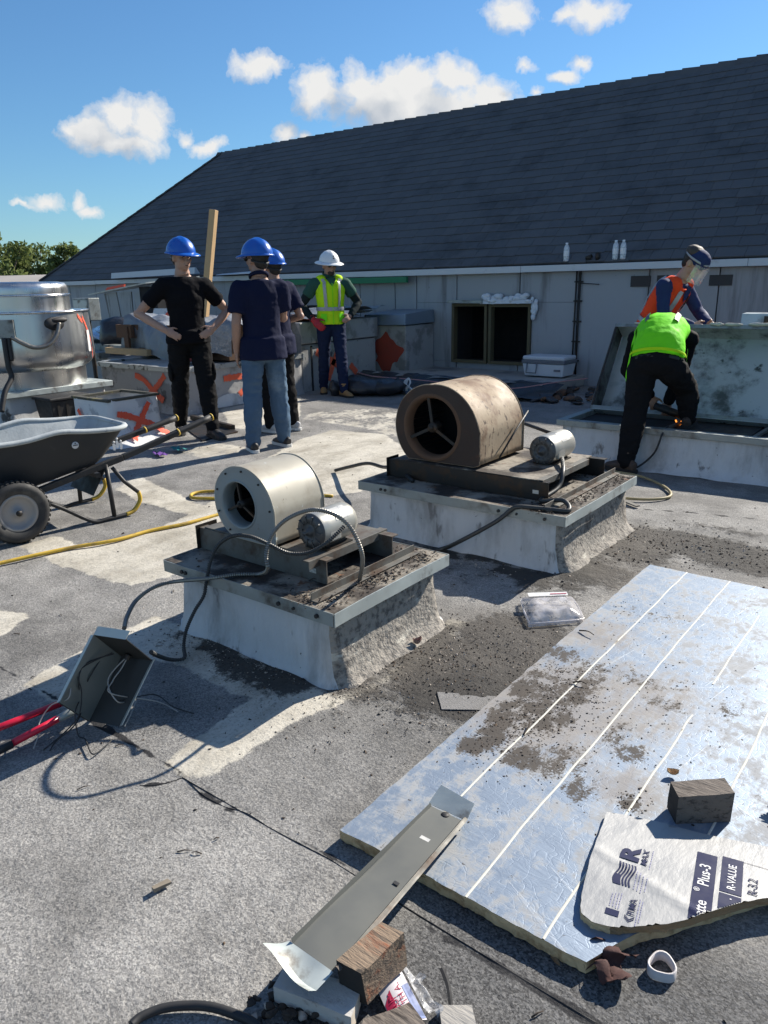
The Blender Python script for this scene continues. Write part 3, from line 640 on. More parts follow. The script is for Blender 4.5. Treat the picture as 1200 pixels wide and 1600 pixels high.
# ---------------------------------------------------------------- trees and low roof far to the left
def leaf_mat(nm, c):
    m = bpy.data.materials.new(nm); m.use_nodes = True; n = NT(m.node_tree); n.n.clear()
    nz = n.noise(n.node('ShaderNodeTexCoord').outputs['Object'], .9, 4, .6)
    col = n.mix(nz, tuple(x * .55 for x in c) + (1,), tuple(x * 1.45 for x in c) + (1,))
    a = n.node('ShaderNodeBsdfDiffuse'); b = n.node('ShaderNodeBsdfTranslucent'); n.put(a.inputs[0], col); n.put(b.inputs[0], n.mix(.5, col, (.16, .20, .04, 1)))
    mx = n.node('ShaderNodeMixShader'); mx.inputs[0].default_value = .42; n.l.new(a.outputs[0], mx.inputs[1]); n.l.new(b.outputs[0], mx.inputs[2])
    o = n.node('ShaderNodeOutputMaterial'); n.l.new(mx.outputs[0], o.inputs[0]); return m
LM = [leaf_mat('leaf_%d' % i, c) for i, c in enumerate([(.16, .20, .085), (.21, .24, .12), (.10, .14, .06)])]
M['bark'] = mat('grey_bark', (.12, .10, .08), .9, 0, .3, 4)
def tree(name, label, x, y, z0, h, r, n, leaf=.16, group=None):
    t = thing(name, label, 'tree', (x, y, z0), 0, group); rg = np.random.default_rng(int(abs(x * 100 + y * 10)))
    tr = MB(); top = V((x, y, z0 + h * .75)); tr.tube(bez([(x, y, z0), (x + .2, y, z0 + h * .35), top], 4), [.28 - .22 * i / 8 for i in range(9)], 8)
    cl = []
    for k in range(26):
        a = rg.uniform(0, 6.283); e = rg.uniform(-.5, 1); rr = r * rg.uniform(.35, 1.0) * math.cos(e * .9)
        c = V((x + math.cos(a) * rr, y + math.sin(a) * rr, z0 + h * .66 + e * h * .32)); cl.append((c, rg.uniform(.35, .8) * r * .42))
        if k % 2 == 0: tr.tube([top - V((0, 0, h * .25)), (top + c) / 2 - V((0, 0, .3)), c], [.09, .05, .02], 6)
    part('trunk', tr, M['bark'], t)
    mb = MB()
    for i in range(n):
        c, cr = cl[int(rg.integers(len(cl)))]; d = V(rg.normal(size=3)).normalized() * cr * rg.uniform(.35, 1.1) ** .7
        p = c + V((d.x, d.y, d.z * .75)); u = V(rg.normal(size=3)).normalized(); v2 = u.cross(V(rg.normal(size=3))).normalized(); s_ = leaf * rg.uniform(.6, 1.4)
        mb.add([p - u * s_, p + v2 * s_ * .42, p + u * s_, p - v2 * s_ * .42], [(0, 1, 2, 3)], int(rg.integers(3)))
    part('crown', mb, LM, t); return t
def far(px, py, dist):
    d = (px - 600) / 1170 * CR + (800 - py) / 1170 * CU + CF; return EYE + d * (dist / d.length)
for i, (px, py, dist, r, lb) in enumerate([(0, 366, 52, 2.4, 'tall pale crowned tree at the far left edge beyond the low roof'), (50, 384, 54, 2.6, 'bushy green tree second from the left beyond the low roof'),
                                           (92, 386, 53, 2.3, 'rounded tree nearest the dark roof edge on the left'), (-50, 362, 55, 3.2, 'tree outside the left edge beyond the low roof'),
                                           (126, 398, 57, 2.4, 'low tree partly hidden by the hip of the dark roof')]):
    p = far(px, py, dist); tree('broadleaf_tree', lb, p.x, p.y, -4.2, p.z + 4.2, r * 1.0, 3600, .16, 'trees beyond the low roof')
for i, (px, lb) in enumerate([(458, 'palm whose frond tips just show above the roof ridge on the left'), (508, 'palm whose frond tips barely show right of the first palm')]):
    p = far(px, 228 - 9 * i, 30); t = thing('palm_tree', lb, 'palm', (p.x, p.y, -4.2), 0, 'palms behind the ridge')
    tr = MB(); tr.tube([(p.x, p.y, -4.2), (p.x + .1, p.y, (p.z - 4.2) / 2), (p.x, p.y, p.z - .1)], [.2, .16, .13], 8); part('trunk', tr, M['bark'], t)
    fr = MB()
    for k in range(13):
        a = k * 6.283 / 13 + .3; pts = [V((p.x, p.y, p.z - .1)) + V((math.cos(a) * s, math.sin(a) * s, .5 * s - .34 * s * s)) * .8 for s in (0, .5, 1.0, 1.5)]
        fr.tube(pts, [.02, .02, .014, .006], 4)
        for q in range(2, 16):
            s = q / 10; c = V((p.x, p.y, p.z - .1)) + V((math.cos(a) * s, math.sin(a) * s, .5 * s - .34 * s * s)) * .8
            for sg in (-1, 1):
                tip = c + V((math.cos(a + sg * 1.1), math.sin(a + sg * 1.1), -.25)) * .36; e = V((-math.sin(a), math.cos(a), 0)) * .02
                fr.add([c - V((0, 0, .012)), tip, c + V((math.cos(a), math.sin(a), 0)) * .03], [(0, 1, 2)])
    part('frond', fr, LM[2], t)
nr = thing('low_roofed_building', 'low building with a pale flat roof edge in front of the trees', 'building', (-30, 19, -4.2))
M['pale_roof'] = mat('pale_low_roof', (.34, .31, .28), .8, 0, .15, .6)
A0, A1 = far(-140, 424, 30), far(112, 424, 26); dv = (A1 - A0); dv.z = 0; pv = V((-dv.y, dv.x, 0)).normalized()
if pv.dot(CF) < 0: pv = -pv
zt = A1.z
b = MB(); b.hexa([V((A0.x, A0.y, -4.2)), V((A1.x, A1.y, -4.2)), V((A1.x, A1.y, -4.2)) + pv * 8, V((A0.x, A0.y, -4.2)) + pv * 8, V((A0.x, A0.y, zt - .45)), V((A1.x, A1.y, zt - .45)), V((A1.x, A1.y, zt - .45)) + pv * 8, V((A0.x, A0.y, zt - .45)) + pv * 8])
part('wall', b, M['storey'], nr)
o_ = -pv * .35
b = MB(); b.hexa([V((A0.x, A0.y, zt - .45)) + o_, V((A1.x, A1.y, zt - .45)) + o_, V((A1.x, A1.y, zt - .45)) + pv * 8, V((A0.x, A0.y, zt - .45)) + pv * 8, V((A0.x, A0.y, zt - .40)) + o_, V((A1.x, A1.y, zt - .40)) + o_, V((A1.x, A1.y, zt)) + pv * 3, V((A0.x, A0.y, zt)) + pv * 3])
part('roof', b, M['pale_roof'], nr)
# ---------------------------------------------------------------- curbs
def gritty_extra(n, t, c):
    a = n.noise(t, 34, 4, 0.7); c = n.mix(n.ramp(a, 0.44, 0.66), c, (0.12, 0.11, 0.10, 1))
    b = n.noise(n.vmath('MULTIPLY', t, (1, 1, 3)), 4, 5, 0.65); c = n.mix(n.ramp(b, 0.60, 0.68), c, (0.52, 0.49, 0.42, 1))
    d = n.noise(n.vmath('ADD', t, (4, 4, 4)), 6, 4, 0.6); return n.mix(n.ramp(d, 0.58, 0.75, 0, .8), c, (0.075, 0.06, 0.05, 1))
M['gritty'] = mat('worn_gritty_flashing', (0.33, 0.30, 0.26), 0.9, 0, 0.25, 9, extra=gritty_extra, bump=0.8, bs=60, bd=0.012)
def curb_skirt(x0, x1, y0, y1, zt, fl, seed, corner=.03, npx=26):
    """four-sided flashed curb that flares out to the deck; fl = flare of (-x, +x, -y, +y)"""
    prof = [(0.0, 1.0), (.03, .86), (.06, .68), (.12, .48), (.24, .28), (.45, .13), (.72, .05), (1.0, -.015)]
    mb = MB(); rings = []
    for (o, z) in prof:
        ring = []
        xa, xb, ya, yb = x0 - fl[0] * o, x1 + fl[1] * o, y0 - fl[2] * o, y1 + fl[3] * o
        c = corner + .05 * o
        def side(p, q, k): return [(p[0] + (q[0] - p[0]) * i / k, p[1] + (q[1] - p[1]) * i / k) for i in range(k)]
        pts = side((xa + c, ya), (xb - c, ya), npx) + side((xb - c, ya), (xb, ya + c), 3) + side((xb, ya + c), (xb, yb - c), npx) + side((xb, yb - c), (xb - c, yb), 3) + side((xb - c, yb), (xa + c, yb), npx) + side((xa + c, yb), (xa, yb - c), 3) + side((xa, yb - c), (xa, ya + c), npx) + side((xa, ya + c), (xa + c, ya), 3)
        rings.append([(x, y, zt * z) for x, y in pts])
    k = len(rings[0]); vs = [p for r in rings for p in r]; fs = []; ms = []
    for i in range(len(rings) - 1):
        for j in range(k):
            fs.append((i * k + (j + 1) % k, i * k + j, (i + 1) * k + j, (i + 1) * k + (j + 1) % k))
            ms.append(1 if npx + 1 <= j < 2 * npx + 5 else 0)
    mb.add(vs, fs, 0, True); mb.m = ms
    mb.rough(.014, 4, seed); mb.rough(.007, 13, seed + 5); return mb
def litter(mb, sampler, n, smin, smax, seed, m=1, flat=.3):
    rg = np.random.default_rng(seed)
    for i in range(n):
        c = V(sampler(rg)); s_ = rg.uniform(smin, smax) * rg.uniform(.5, 1); a = rg.uniform(0, 6.28)
        u = V((math.cos(a), math.sin(a), rg.uniform(-.25, .25))) * s_; v2 = V((-math.sin(a), math.cos(a), rg.uniform(-.3, .3))) * s_ * rg.uniform(.3, .8); h = V((rg.uniform(-.2, .2) * s_, rg.uniform(-.2, .2) * s_, s_ * flat * rg.uniform(.6, 1.6)))
        mb.add([c - u * rg.uniform(.7, 1), c + v2, c + u, c - v2 * rg.uniform(.5, 1), c + h], [(0, 1, 4), (1, 2, 4), (2, 3, 4), (3, 0, 4), (3, 2, 1, 0)], int(rg.integers(m)))
    return mb
LIT = [M['grime'], M['wood_end'], mat('brown_bark_chip', (.10, .068, .045), .9, 0, .4, 30)]
M['cap_sheet'] = mat('grimy_cap_sheet', (0.27, 0.24, 0.195), 0.8, 0.0, 0.3, 8, c2=(0.035, 0.026, 0.02), mixs=4.5, lo=0.40, hi=0.58, extra=spots(13, (.15, .07, .035), .60, .70), bump=0.3, bs=40)
def fan_curb(label, x0, x1, y0, y1, zt, fl, seed, lit):
    t = thing('roof_curb', label, 'roof curb', ((x0 + x1) / 2, (y0 + y1) / 2, 0), 0, 'fan curbs in the middle of the roof')
    part('skirt', curb_skirt(x0 + .04, x1 - .045, y0 + .04, y1 - .03, zt - .03, fl, seed), [M['white_coat'], M['gritty']], t)
    b = MB(); b.lohi((x0 + .004, y0 + .004, zt - .012), (x1 - .004, y1 - .004, zt - .002)); part('cap_sheet', b, M['cap_sheet'], t)
    h = .052
    for k, (lo, hi, bow) in enumerate((((x0, y0 - .004, zt - h), (x1 - .001, y0, zt), 1), ((x1, y0, zt - h), (x1 + .004, y1, zt), 0), ((x0, y1, zt - h), (x1, y1 + .004, zt), 0), ((x0 - .004, y0, zt - h), (x0, y1, zt), 0))):
        e = MB(); n = 8
        for i in range(n):
            a, c = i / n, (i + 1) / n
            if k in (0, 2):
                e.lohi((lo[0] + (hi[0] - lo[0]) * a, lo[1], lo[2]), (lo[0] + (hi[0] - lo[0]) * c, hi[1], hi[2]))
            else: e.lohi((lo[0], lo[1] + (hi[1] - lo[1]) * a, lo[2]), (hi[0], lo[1] + (hi[1] - lo[1]) * c, hi[2]))
        e.rough(.0035, 6, seed + k)
        for q in ((.18, .22) if k == 0 else (.5,)):
            pass
        part('cap_edge', e, M['galv_pale'] if k == 1 else M['galv'], t)
    hb = MB()
    for q in (.13, .155, .72, .80, .92):
        x = x0 + (x1 - x0) * q; hb.cyl((x, y0 - .012, zt - .027), (x, y0 - .002, zt - .027), .0085 if q != .8 else .006, n=10)
    part('bolt_holes', hb, M['black'], t)
    lt = MB(); litter(lt, lambda rg: (x1 - .02 - abs(rg.normal()) * .13, rg.uniform(y0 + .01, y1 - .02), zt + .001), lit, .004, .014, seed, 3)
    litter(lt, lambda rg: (rg.uniform(x0 + .05, x1 - .05), rg.uniform(y0 + .02, y1 - .05), zt + .001), lit // 3, .004, .012, seed + 1, 3)
    for (cx, cy) in ((x1 - .12, y0 + .10), (x1 - .10, y0 + .32), (x1 - .16, y0 + .05), (x1 - .07, y1 - .12)):
        litter(lt, lambda rg: (cx + rg.normal() * .035, cy + rg.normal() * .045, zt + abs(rg.normal()) * .004), 90, .004, .013, seed + 2, 3)
    for i in range(14):
        a = V((RNG.uniform(x1 - .35, x1 - .04), RNG.uniform(y0 + .05, y1 - .1), zt + .004)); d = V((RNG.normal(), RNG.normal(), .15)).normalized() * RNG.uniform(.03, .07); lt.tube([a, a + d * .5 + V((0, 0, .006)), a + d], .0016, 4, 0)
    part('leaf_litter', lt, LIT, t, kind='stuff'); return t
fan_curb('nearer low white roof curb with rusty metal cap under the small beige blower', -2.64, -1.66, 1.83, 2.585, .325, (.07, .08, .035, .07), 3, 420)
fan_curb('farther low white roof curb with metal cap under the big rusty blower', -2.80, -1.47, 3.36, 4.365, .325, (.06, .08, .035, .06), 13, 520)

# ---------------------------------------------------------------- blowers
def polar_outline(r_left, r_top, x_right, zb, n=72):
    out = []
    for i in range(n):
        a = 2 * math.pi * i / n; cth, sth = math.cos(a), math.sin(a)
        if a <= math.pi / 2: r = x_right + (r_top - x_right) * (a / (math.pi / 2)) ** .8
        elif a <= math.pi: r = r_top + (r_left - r_top) * (a - math.pi / 2) / (math.pi / 2)
        elif a <= 1.5 * math.pi: r = r_left
        else: r = 9
        if sth < -1e-6: r = min(r, zb / -sth)
        if a > 1.5 * math.pi: r = min(r, x_right / max(cth, 1e-6))
        out.append((r * cth, r * sth))
    return out
def blower(label, x, y0, y1, zc, dims, hole, frame, motor, shell, face, ring_mat, bolts, seed):
    """scroll housing whose open inlet faces -Y, on two channels, belt motor beside it"""
    r_left, r_top, x_right, zb = dims; fx0, fx1, fy0, fy1, fz0, fz1, ax, ay0, ay1 = frame
    t = thing('blower', label, 'blower', (x, (y0 + y1) / 2, fz0), 0, 'blowers on the fan curbs')
    out = polar_outline(r_left, r_top, x_right, zb); n = len(out)
    mb = MB(); vs = [(x + a, y, zc + c) for y in (y0, y1) for a, c in out]
    mb.add(vs, [(i, n + i, n + (i + 1) % n, (i + 1) % n) for i in range(n)], 0, True)
    # rolled seam rings where the faces meet the shell
    for y in (y0 + .002, y1 - .002):
        mb.tube([(x + a * 1.004, y, zc + c * 1.004) for a, c in out], .0035, 6, 0, closed=True)
    mb.add([(x + a, y1, zc + c) for a, c in out], [tuple(range(n))])
    part('housing', mb, shell, t)
    fm = MB(); vs = []
    for k, rr in enumerate((1.0, .62, .3)):
        for i, (a, c) in enumerate(out):
            an = 2 * math.pi * i / n; p = V((math.cos(an) * hole, math.sin(an) * hole, 0)); q = V((a, c, 0)); w_ = p.lerp(q, rr if k < 2 else 0)
            vs.append((x + w_.x, y0 - .001 - (.004 if k == 2 else 0), zc + w_.y))
    fs = [(k * n + i, k * n + (i + 1) % n, (k + 1) * n + (i + 1) % n, (k + 1) * n + i) for k in range(2) for i in range(n)]
    fm.add(vs, fs, 0, False)
    if bolts:
        for i in range(0, n, 8):
            a, c = out[i]; fm.cyl((x + a * .9, y0 - .006, zc + c * .9), (x + a * .9, y0, zc + c * .9), .0045, n=8, m=1)
    part('inlet_face', fm, [face, M['dark_steel']], t)
    rg = MB(); MX = Matrix.Translation((x, y0, zc)) @ Matrix.Rotation(rad(90), 4, 'X')
    prof = [(hole * 1.10, .004), (hole * 1.05, .010), (hole * .98, .004), (hole * .93, -.02), (hole * .92, -.05)]
    rg.lathe(prof, n=40, M=MX); part('inlet_ring', rg, ring_mat, t)
    vd = MB(); vd.lathe([(hole * .93, -.045), (hole * 1.15, -.05), (hole * 1.15, -(y1 - y0) * .85), (.001, -(y1 - y0) * .85)], n=32, M=MX); part('inlet_throat', vd, M['void'], t)
    im = MB(); im.lathe([(.001, .0), (hole * .16, .0), (hole * .18, -.02), (hole * .18, -.06)], n=20, M=MX); im.lathe([(.001, .012), (hole * .07, .012), (hole * .07, 0)], n=12, M=MX)
    for a in (100, 205, 330):
        d = V((math.cos(rad(a)), 0, math.sin(rad(a)))); c = V((x, y0 + .012, zc)); im.bar(c + d * hole * .12, c + d * hole * .98, hole * .10, .012, (0, 1, 0))
    part('bearing_spider', im, M['dark_steel'], t)
    bl = MB()
    for k in range(36):
        a = k * 6.283 / 36; d = V((math.cos(a), 0, math.sin(a))); s_ = V((-math.sin(a), 0, math.cos(a)))
        c = V((x, y0 + .06, zc)) + d * hole * .95; e = V((0, (y1 - y0) * .6, 0)); q = d * .012 + s_ * .012
        bl.add([c, c + q, c + q + e, c + e], [(0, 1, 2, 3)])
    part('impeller', bl, M['dark_steel'], t)
    def channel(y, xa, xb):
        c = MB(); c.lohi((xa, y, fz0), (xb, y + .005, fz1)); c.lohi((xa, y + .005, fz1 - .005), (xb, y + .045, fz1)); c.lohi((xa, y + .005, fz0), (xb, y + .045, fz0 + .005)); return c
    part('front_channel', channel(fy0, fx0, ax + .04), M['angle'] if bolts else M['dark_steel'], t, label='front channel rail')
    part('rear_channel', channel(fy1, fx0 + .06, ax + .075), M['angle'] if bolts else M['dark_steel'], t)
    lb = MB(); lb.lohi((ax - .05, fy0 - .002, fz0 + .035), (ax - .015, fy0 - .0005, fz0 + .055)); part('rail_label', lb, M['plate_lbl'], t)
    end = MB(); end.lohi((fx0 - .004, fy0 - .02, fz0), (fx0, fy0 + .10, fz1 + .012)); part('end_plate', end, M['dark_steel'], t)
    pl = MB(); pl.lohi((fx0 + .03, fy0 + .005, fz1 + .0005), (ax - .02, fy1 + .04, fz1 + .006)); part('motor_plate', pl, M['cap_sheet'] if not bolts else M['angle'], t)
    an = MB(); an.lohi((ax - .035, ay0, fz1 + .001), (ax, ay1, fz1 + .007)); an.lohi((ax - .001, ay0, fz1 - .028), (ax + .004, ay1, fz1 + .0072)); part('angle_strip', an, M['angle'], t, .001)
    an = MB(); xx = x1c = frame[1]; an.lohi((xx - .004, fy0 - .16, fz0 + .001), (xx, fy1 + .12, fz0 + .035)); an.lohi((xx, fy0 - .16, fz0 + .001), (xx + .03, fy1 + .12, fz0 + .006)); part('angle_strip', an, M['angle'], t, .001)
    mx, my0, my1, mz, mr = motor
    MM = Matrix.Translation((mx, my0, mz)) @ Matrix.Rotation(rad(-90), 4, 'X'); L = my1 - my0
    mo = MB(); mo.lathe([(mr * .97, .0), (mr, .012), (mr, L - .02), (mr * .96, L), (mr * .5, L + .012), (.001, L + .014)], n=36, M=MM); mt = part('motor', mo, M['motor'], t)
    me_ = MB(); me_.lathe([(mr * .97, .001), (mr * .90, -.012), (mr * .55, -.018), (mr * .5, -.010), (mr * .22, -.012), (mr * .20, -.030), (mr * .07, -.032), (mr * .07, -.05), (.001, -.05)], n=36, M=MM)
    for k in range(10):
        a = k * .6283; d = V((math.cos(a), 0, math.sin(a))); c = V((mx, my0 - .015, mz)); me_.bar(c + d * mr * .5, c + d * mr * .9, mr * .07, .008, (0, 1, 0))
    part('motor_end', me_, M['motor_dark'], mt)
    np_ = MB(); Z = []
    np_.lathe([(mr + .0012, L * .38), (mr + .0012, L * .80)], n=8, M=MM, a0=rad(-75), a1=rad(-28)); part('nameplate', np_, M['plate_lbl'], mt)
    jb = MB(); jb.box((mx + mr * .75, my0 + L * .3, mz - mr * .3), (mr * .5, L * .35, mr * .6)); part('junction_box', jb, M['motor'], mt, .006)
    ft = MB(); ft.lohi((mx - mr * .8, my0 + .02, fz1 + .006), (mx + mr * .8, my1 - .02, fz1 + .014)); ft.lohi((mx - mr * .5, my0 + .04, fz1 + .012), (mx - mr * .3, my1 - .04, mz - mr * .75)); ft.lohi((mx + mr * .3, my0 + .04, fz1 + .012), (mx + mr * .5, my1 - .04, mz - mr * .75)); part('motor_foot', ft, M['dark_steel'], mt)
    return t
blower('smaller beige squirrel cage blower with round inlet and grey motor on the nearer curb', -2.315, 2.0, 2.30, .585, (.155, .160, .200, .150), .098,
       (-2.62, -1.795, 2.02, 2.40, .326, .425, -1.90, 1.96, 2.46), (-1.975, 2.07, 2.27, .515, .074), M['beige'], M['grey_face'], M['grey_face'], True, 1)
blower('big rusty brown blower with peeling beige drum and small motor on the farther curb', -2.43, 3.60, 4.13, .645, (.262, .248, .322, .200), .182,
       (-2.72, -1.60, 3.56, 4.24, .326, .430, -1.70, 3.57, 4.18), (-1.865, 3.90, 4.17, .520, .085), M['rust_shell'], M['rust_face'], M['rust'], False, 2)
tb = MB(); tb.plate([(-2.40, 1.995, .40), (-2.28, 1.995, .40), (-2.29, 1.995, .45), (-2.38, 1.995, .45)], .004)
# drive belt on the big blower and its fixing strap
bt = MB(); bt.tube([(-2.078, 3.78, .475), (-2.074, 3.95, .60), (-2.078, 4.12, .70)], .006, 6); 
solo('drive_belt', 'thin black belt slanting across the side of the big rusty blower', 'belt', bt, M['black'])
# ---------------------------------------------------------------- flexible conduits
def ribbed(pts, r=.0085, rib=.0055, n=10):
    path = bez(pts, 24); out = [path[0]]; acc = 0
    # resample evenly
    res = [path[0]]; step = rib / 2; need = step
    for a, b in zip(path[:-1], path[1:]):
        d = (b - a).length; pos = 0
        while d - pos >= need:
            pos += need; res.append(a.lerp(b, pos / d)); need = step
        need -= d - pos
    rr = [r if i % 2 else r * .68 for i in range(len(res))]; return res, rr
def conduit(label, pts, m, r=.0090, rib=.0095):
    p, rr = ribbed(pts, r, rib); mb = MB(); mb.tube(p, rr, 8, sm=False); return solo('flexible_conduit', label, 'conduit', mb, m, tuple(p[0]), 'conduits from the nearer blower')
A = W(562, 907, .327)
conduit('bright armoured conduit arching over the motor of the small beige blower', [A, WY(566, 868, 1.98), WY(548, 825, 1.95), WY(520, 803, 1.92), WY(485, 797, 1.9), WY(447, 812, 1.88), WY(424, 838, 1.87), WY(416, 868, 1.86), WY(418, 890, 1.87), W(405, 897, .335), W(370, 898, .335), W(325, 904, .335), WY(272, 909, 1.80), WY(240, 918, 1.72), WY(213, 938, 1.62), WY(199, 962, 1.50), WY(194, 982, 1.42)], M['conduit'])
conduit('darker armoured conduit drooping from the motor over the curb edge to the open junction box', [WY(538, 822, 2.05), WY(524, 836, 2.0), WY(505, 852, 1.95), WY(480, 864, 1.92), WY(450, 864, 1.89), WY(420, 850, 1.87), WY(390, 838, 1.86), WY(362, 838, 1.86), WY(340, 853, 1.85), WY(328, 880, 1.83), WY(322, 912, 1.815), WY(318, 932, 1.79), WY(304, 955, 1.76), W(291, 985, .09), W(287, 1010, .03), W(288, 1028, .012), W(270, 1031, .02), W(250, 1026, .09), WY(236, 1019, 1.40)], M['conduit_dark'], .0085)
# ---------------------------------------------------------------- open junction box
A = V((-2.25, 1.18, .004)); w1 = V((.124, .043, 0)); w2 = V((.016, -.10, .128)); dd = V((.026, .14, .2))
jbx = thing('junction_box', 'open grey steel electrical box tipped on the deck with loose wires hanging out', 'electrical box', (-2.2, 1.2, 0))
th = .003
def slab(o, a, b, m=0, t_=th):
    n = a.cross(b).normalized() * t_; return MB().hexa([o - n, o + a - n, o + a + b - n, o + b - n, o, o + a, o + a + b, o + b], m)
part('back_panel', slab(A, w1, dd), M['boxsteel'], jbx, label='dark back panel'); part('side_wall', slab(A, w2, dd), mat('sunlit_box_paint', (.15, .165, .155), .5, .2, .1, 8), jbx)  # shade painted into back and end panels, side wall paler for sun
part('end_wall', slab(A + dd, w1, w2), M['boxsteel'], jbx)
part('flange', slab(A + dd + w2, w1 * .98, dd * .13), M['galv_pale'], jbx); part('flange', slab(A + w1, dd * 1.0, V((.016, .0, .012))), M['galv_pale'], jbx)
part('flange', slab(A + w2 * .98, dd, w1 * -.10), M['galv_pale'], jbx)
part('edge_lip', MB().bar(A, A + w2, .006, .006), M['boxsteel'], jbx)
kn = MB(); c = A + dd * .985 + w1 * .45 + w2 * .22; kn.cyl(c, c - dd * .07, .012, n=12); part('bushing', kn, M['dark_steel'], jbx)
wires = [([c, c - dd * .1 - V((.0, .02, .02)), A + dd * .55 + w2 * .35 + w1 * .5, A + dd * .35 + w1 * .75 + w2 * .45, W(245, 1096, .02), W(278, 1112, .006)], M['copper_wire']),
         ([c, A + dd * .6 + w2 * .3 + w1 * .45, A + dd * .3 + w1 * .8 + w2 * .3, W(240, 1085, .02), W(270, 1104, .02), W(303, 1115, .006)], M['black']),
         ([c, A + dd * .55 + w2 * .4 + w1 * .4, A + dd * .28 + w1 * .9 + w2 * .3, W(211, 1092, .03), W(206, 1112, .02), W(195, 1135, .01)], M['copper_wire']),
         ([A + dd * .9 + w2 * .5 + w1 * .3, A + dd * .6 + w2 * .85, A + dd * .3 + w2 * .8 + w1 * .1, W(131, 1093, .06), W(119, 1130, .05), W(88, 1158, .008), W(78, 1173, .006)], M['black']),
         ([A + dd * .9 + w2 * .55 + w1 * .3, A + dd * .5 + w2 * .9, A + dd * .25 + w2 * .7 + w1 * .15, W(123, 1118, .07), W(100, 1145, .02), W(68, 1172, .006)], M['black']),
         ([A + dd * .25 + w2 * .9, W(106, 1092, .14), W(80, 1102, .10), W(62, 1128, .05), W(61, 1146, .03), W(52, 1170, .006)], M['copper_wire']),
         ([A + dd * .8 + w2 * .5, A + dd * .45 + w2 * .6 + w1 * .05, W(134, 1080, .09), W(118, 1110, .10), W(122, 1148, .02), W(133, 1155, .008), W(142, 1176, .006), W(152, 1176, .006), W(176, 1155, .006)], M['black'])]
for pts, m_ in wires: part('wire', MB().tube(bez(pts, 8), .0022, 6), m_, jbx)
# ---------------------------------------------------------------- red bolt cutters
bc = thing('bolt_cutters', 'long red handled cutters with black grips lying at the left edge', 'bolt cutters', tuple(W(50, 1130, .02)))
p0, p1 = W(-60, 1160, .035), W(100, 1097, .045); part('handle', MB().tube([p0, p1], .0125, 12), M['red'], bc)
q0, q1, q2 = W(-40, 1190, .03), W(18, 1162, .033), W(112, 1112, .05)
part('handle', MB().tube([q1, q2], .0125, 12), M['red'], bc); part('grip', MB().tube([q0, q1], [.017, .0155], 12), M['black'], bc); part('grip', MB().tube([p0, p0 + (p0 - p1) * .4], .016, 12), M['black'], bc)
part('jaw', MB().tube([q2 - (q2 - q1) * .25, q2, q2 + (q2 - q1) * .25], [.013, .016, .008], 8).tube([p1, p1.lerp(q2, .6) + (q2 - q1) * .25], [.013, .009], 8), M['galv'], bc)

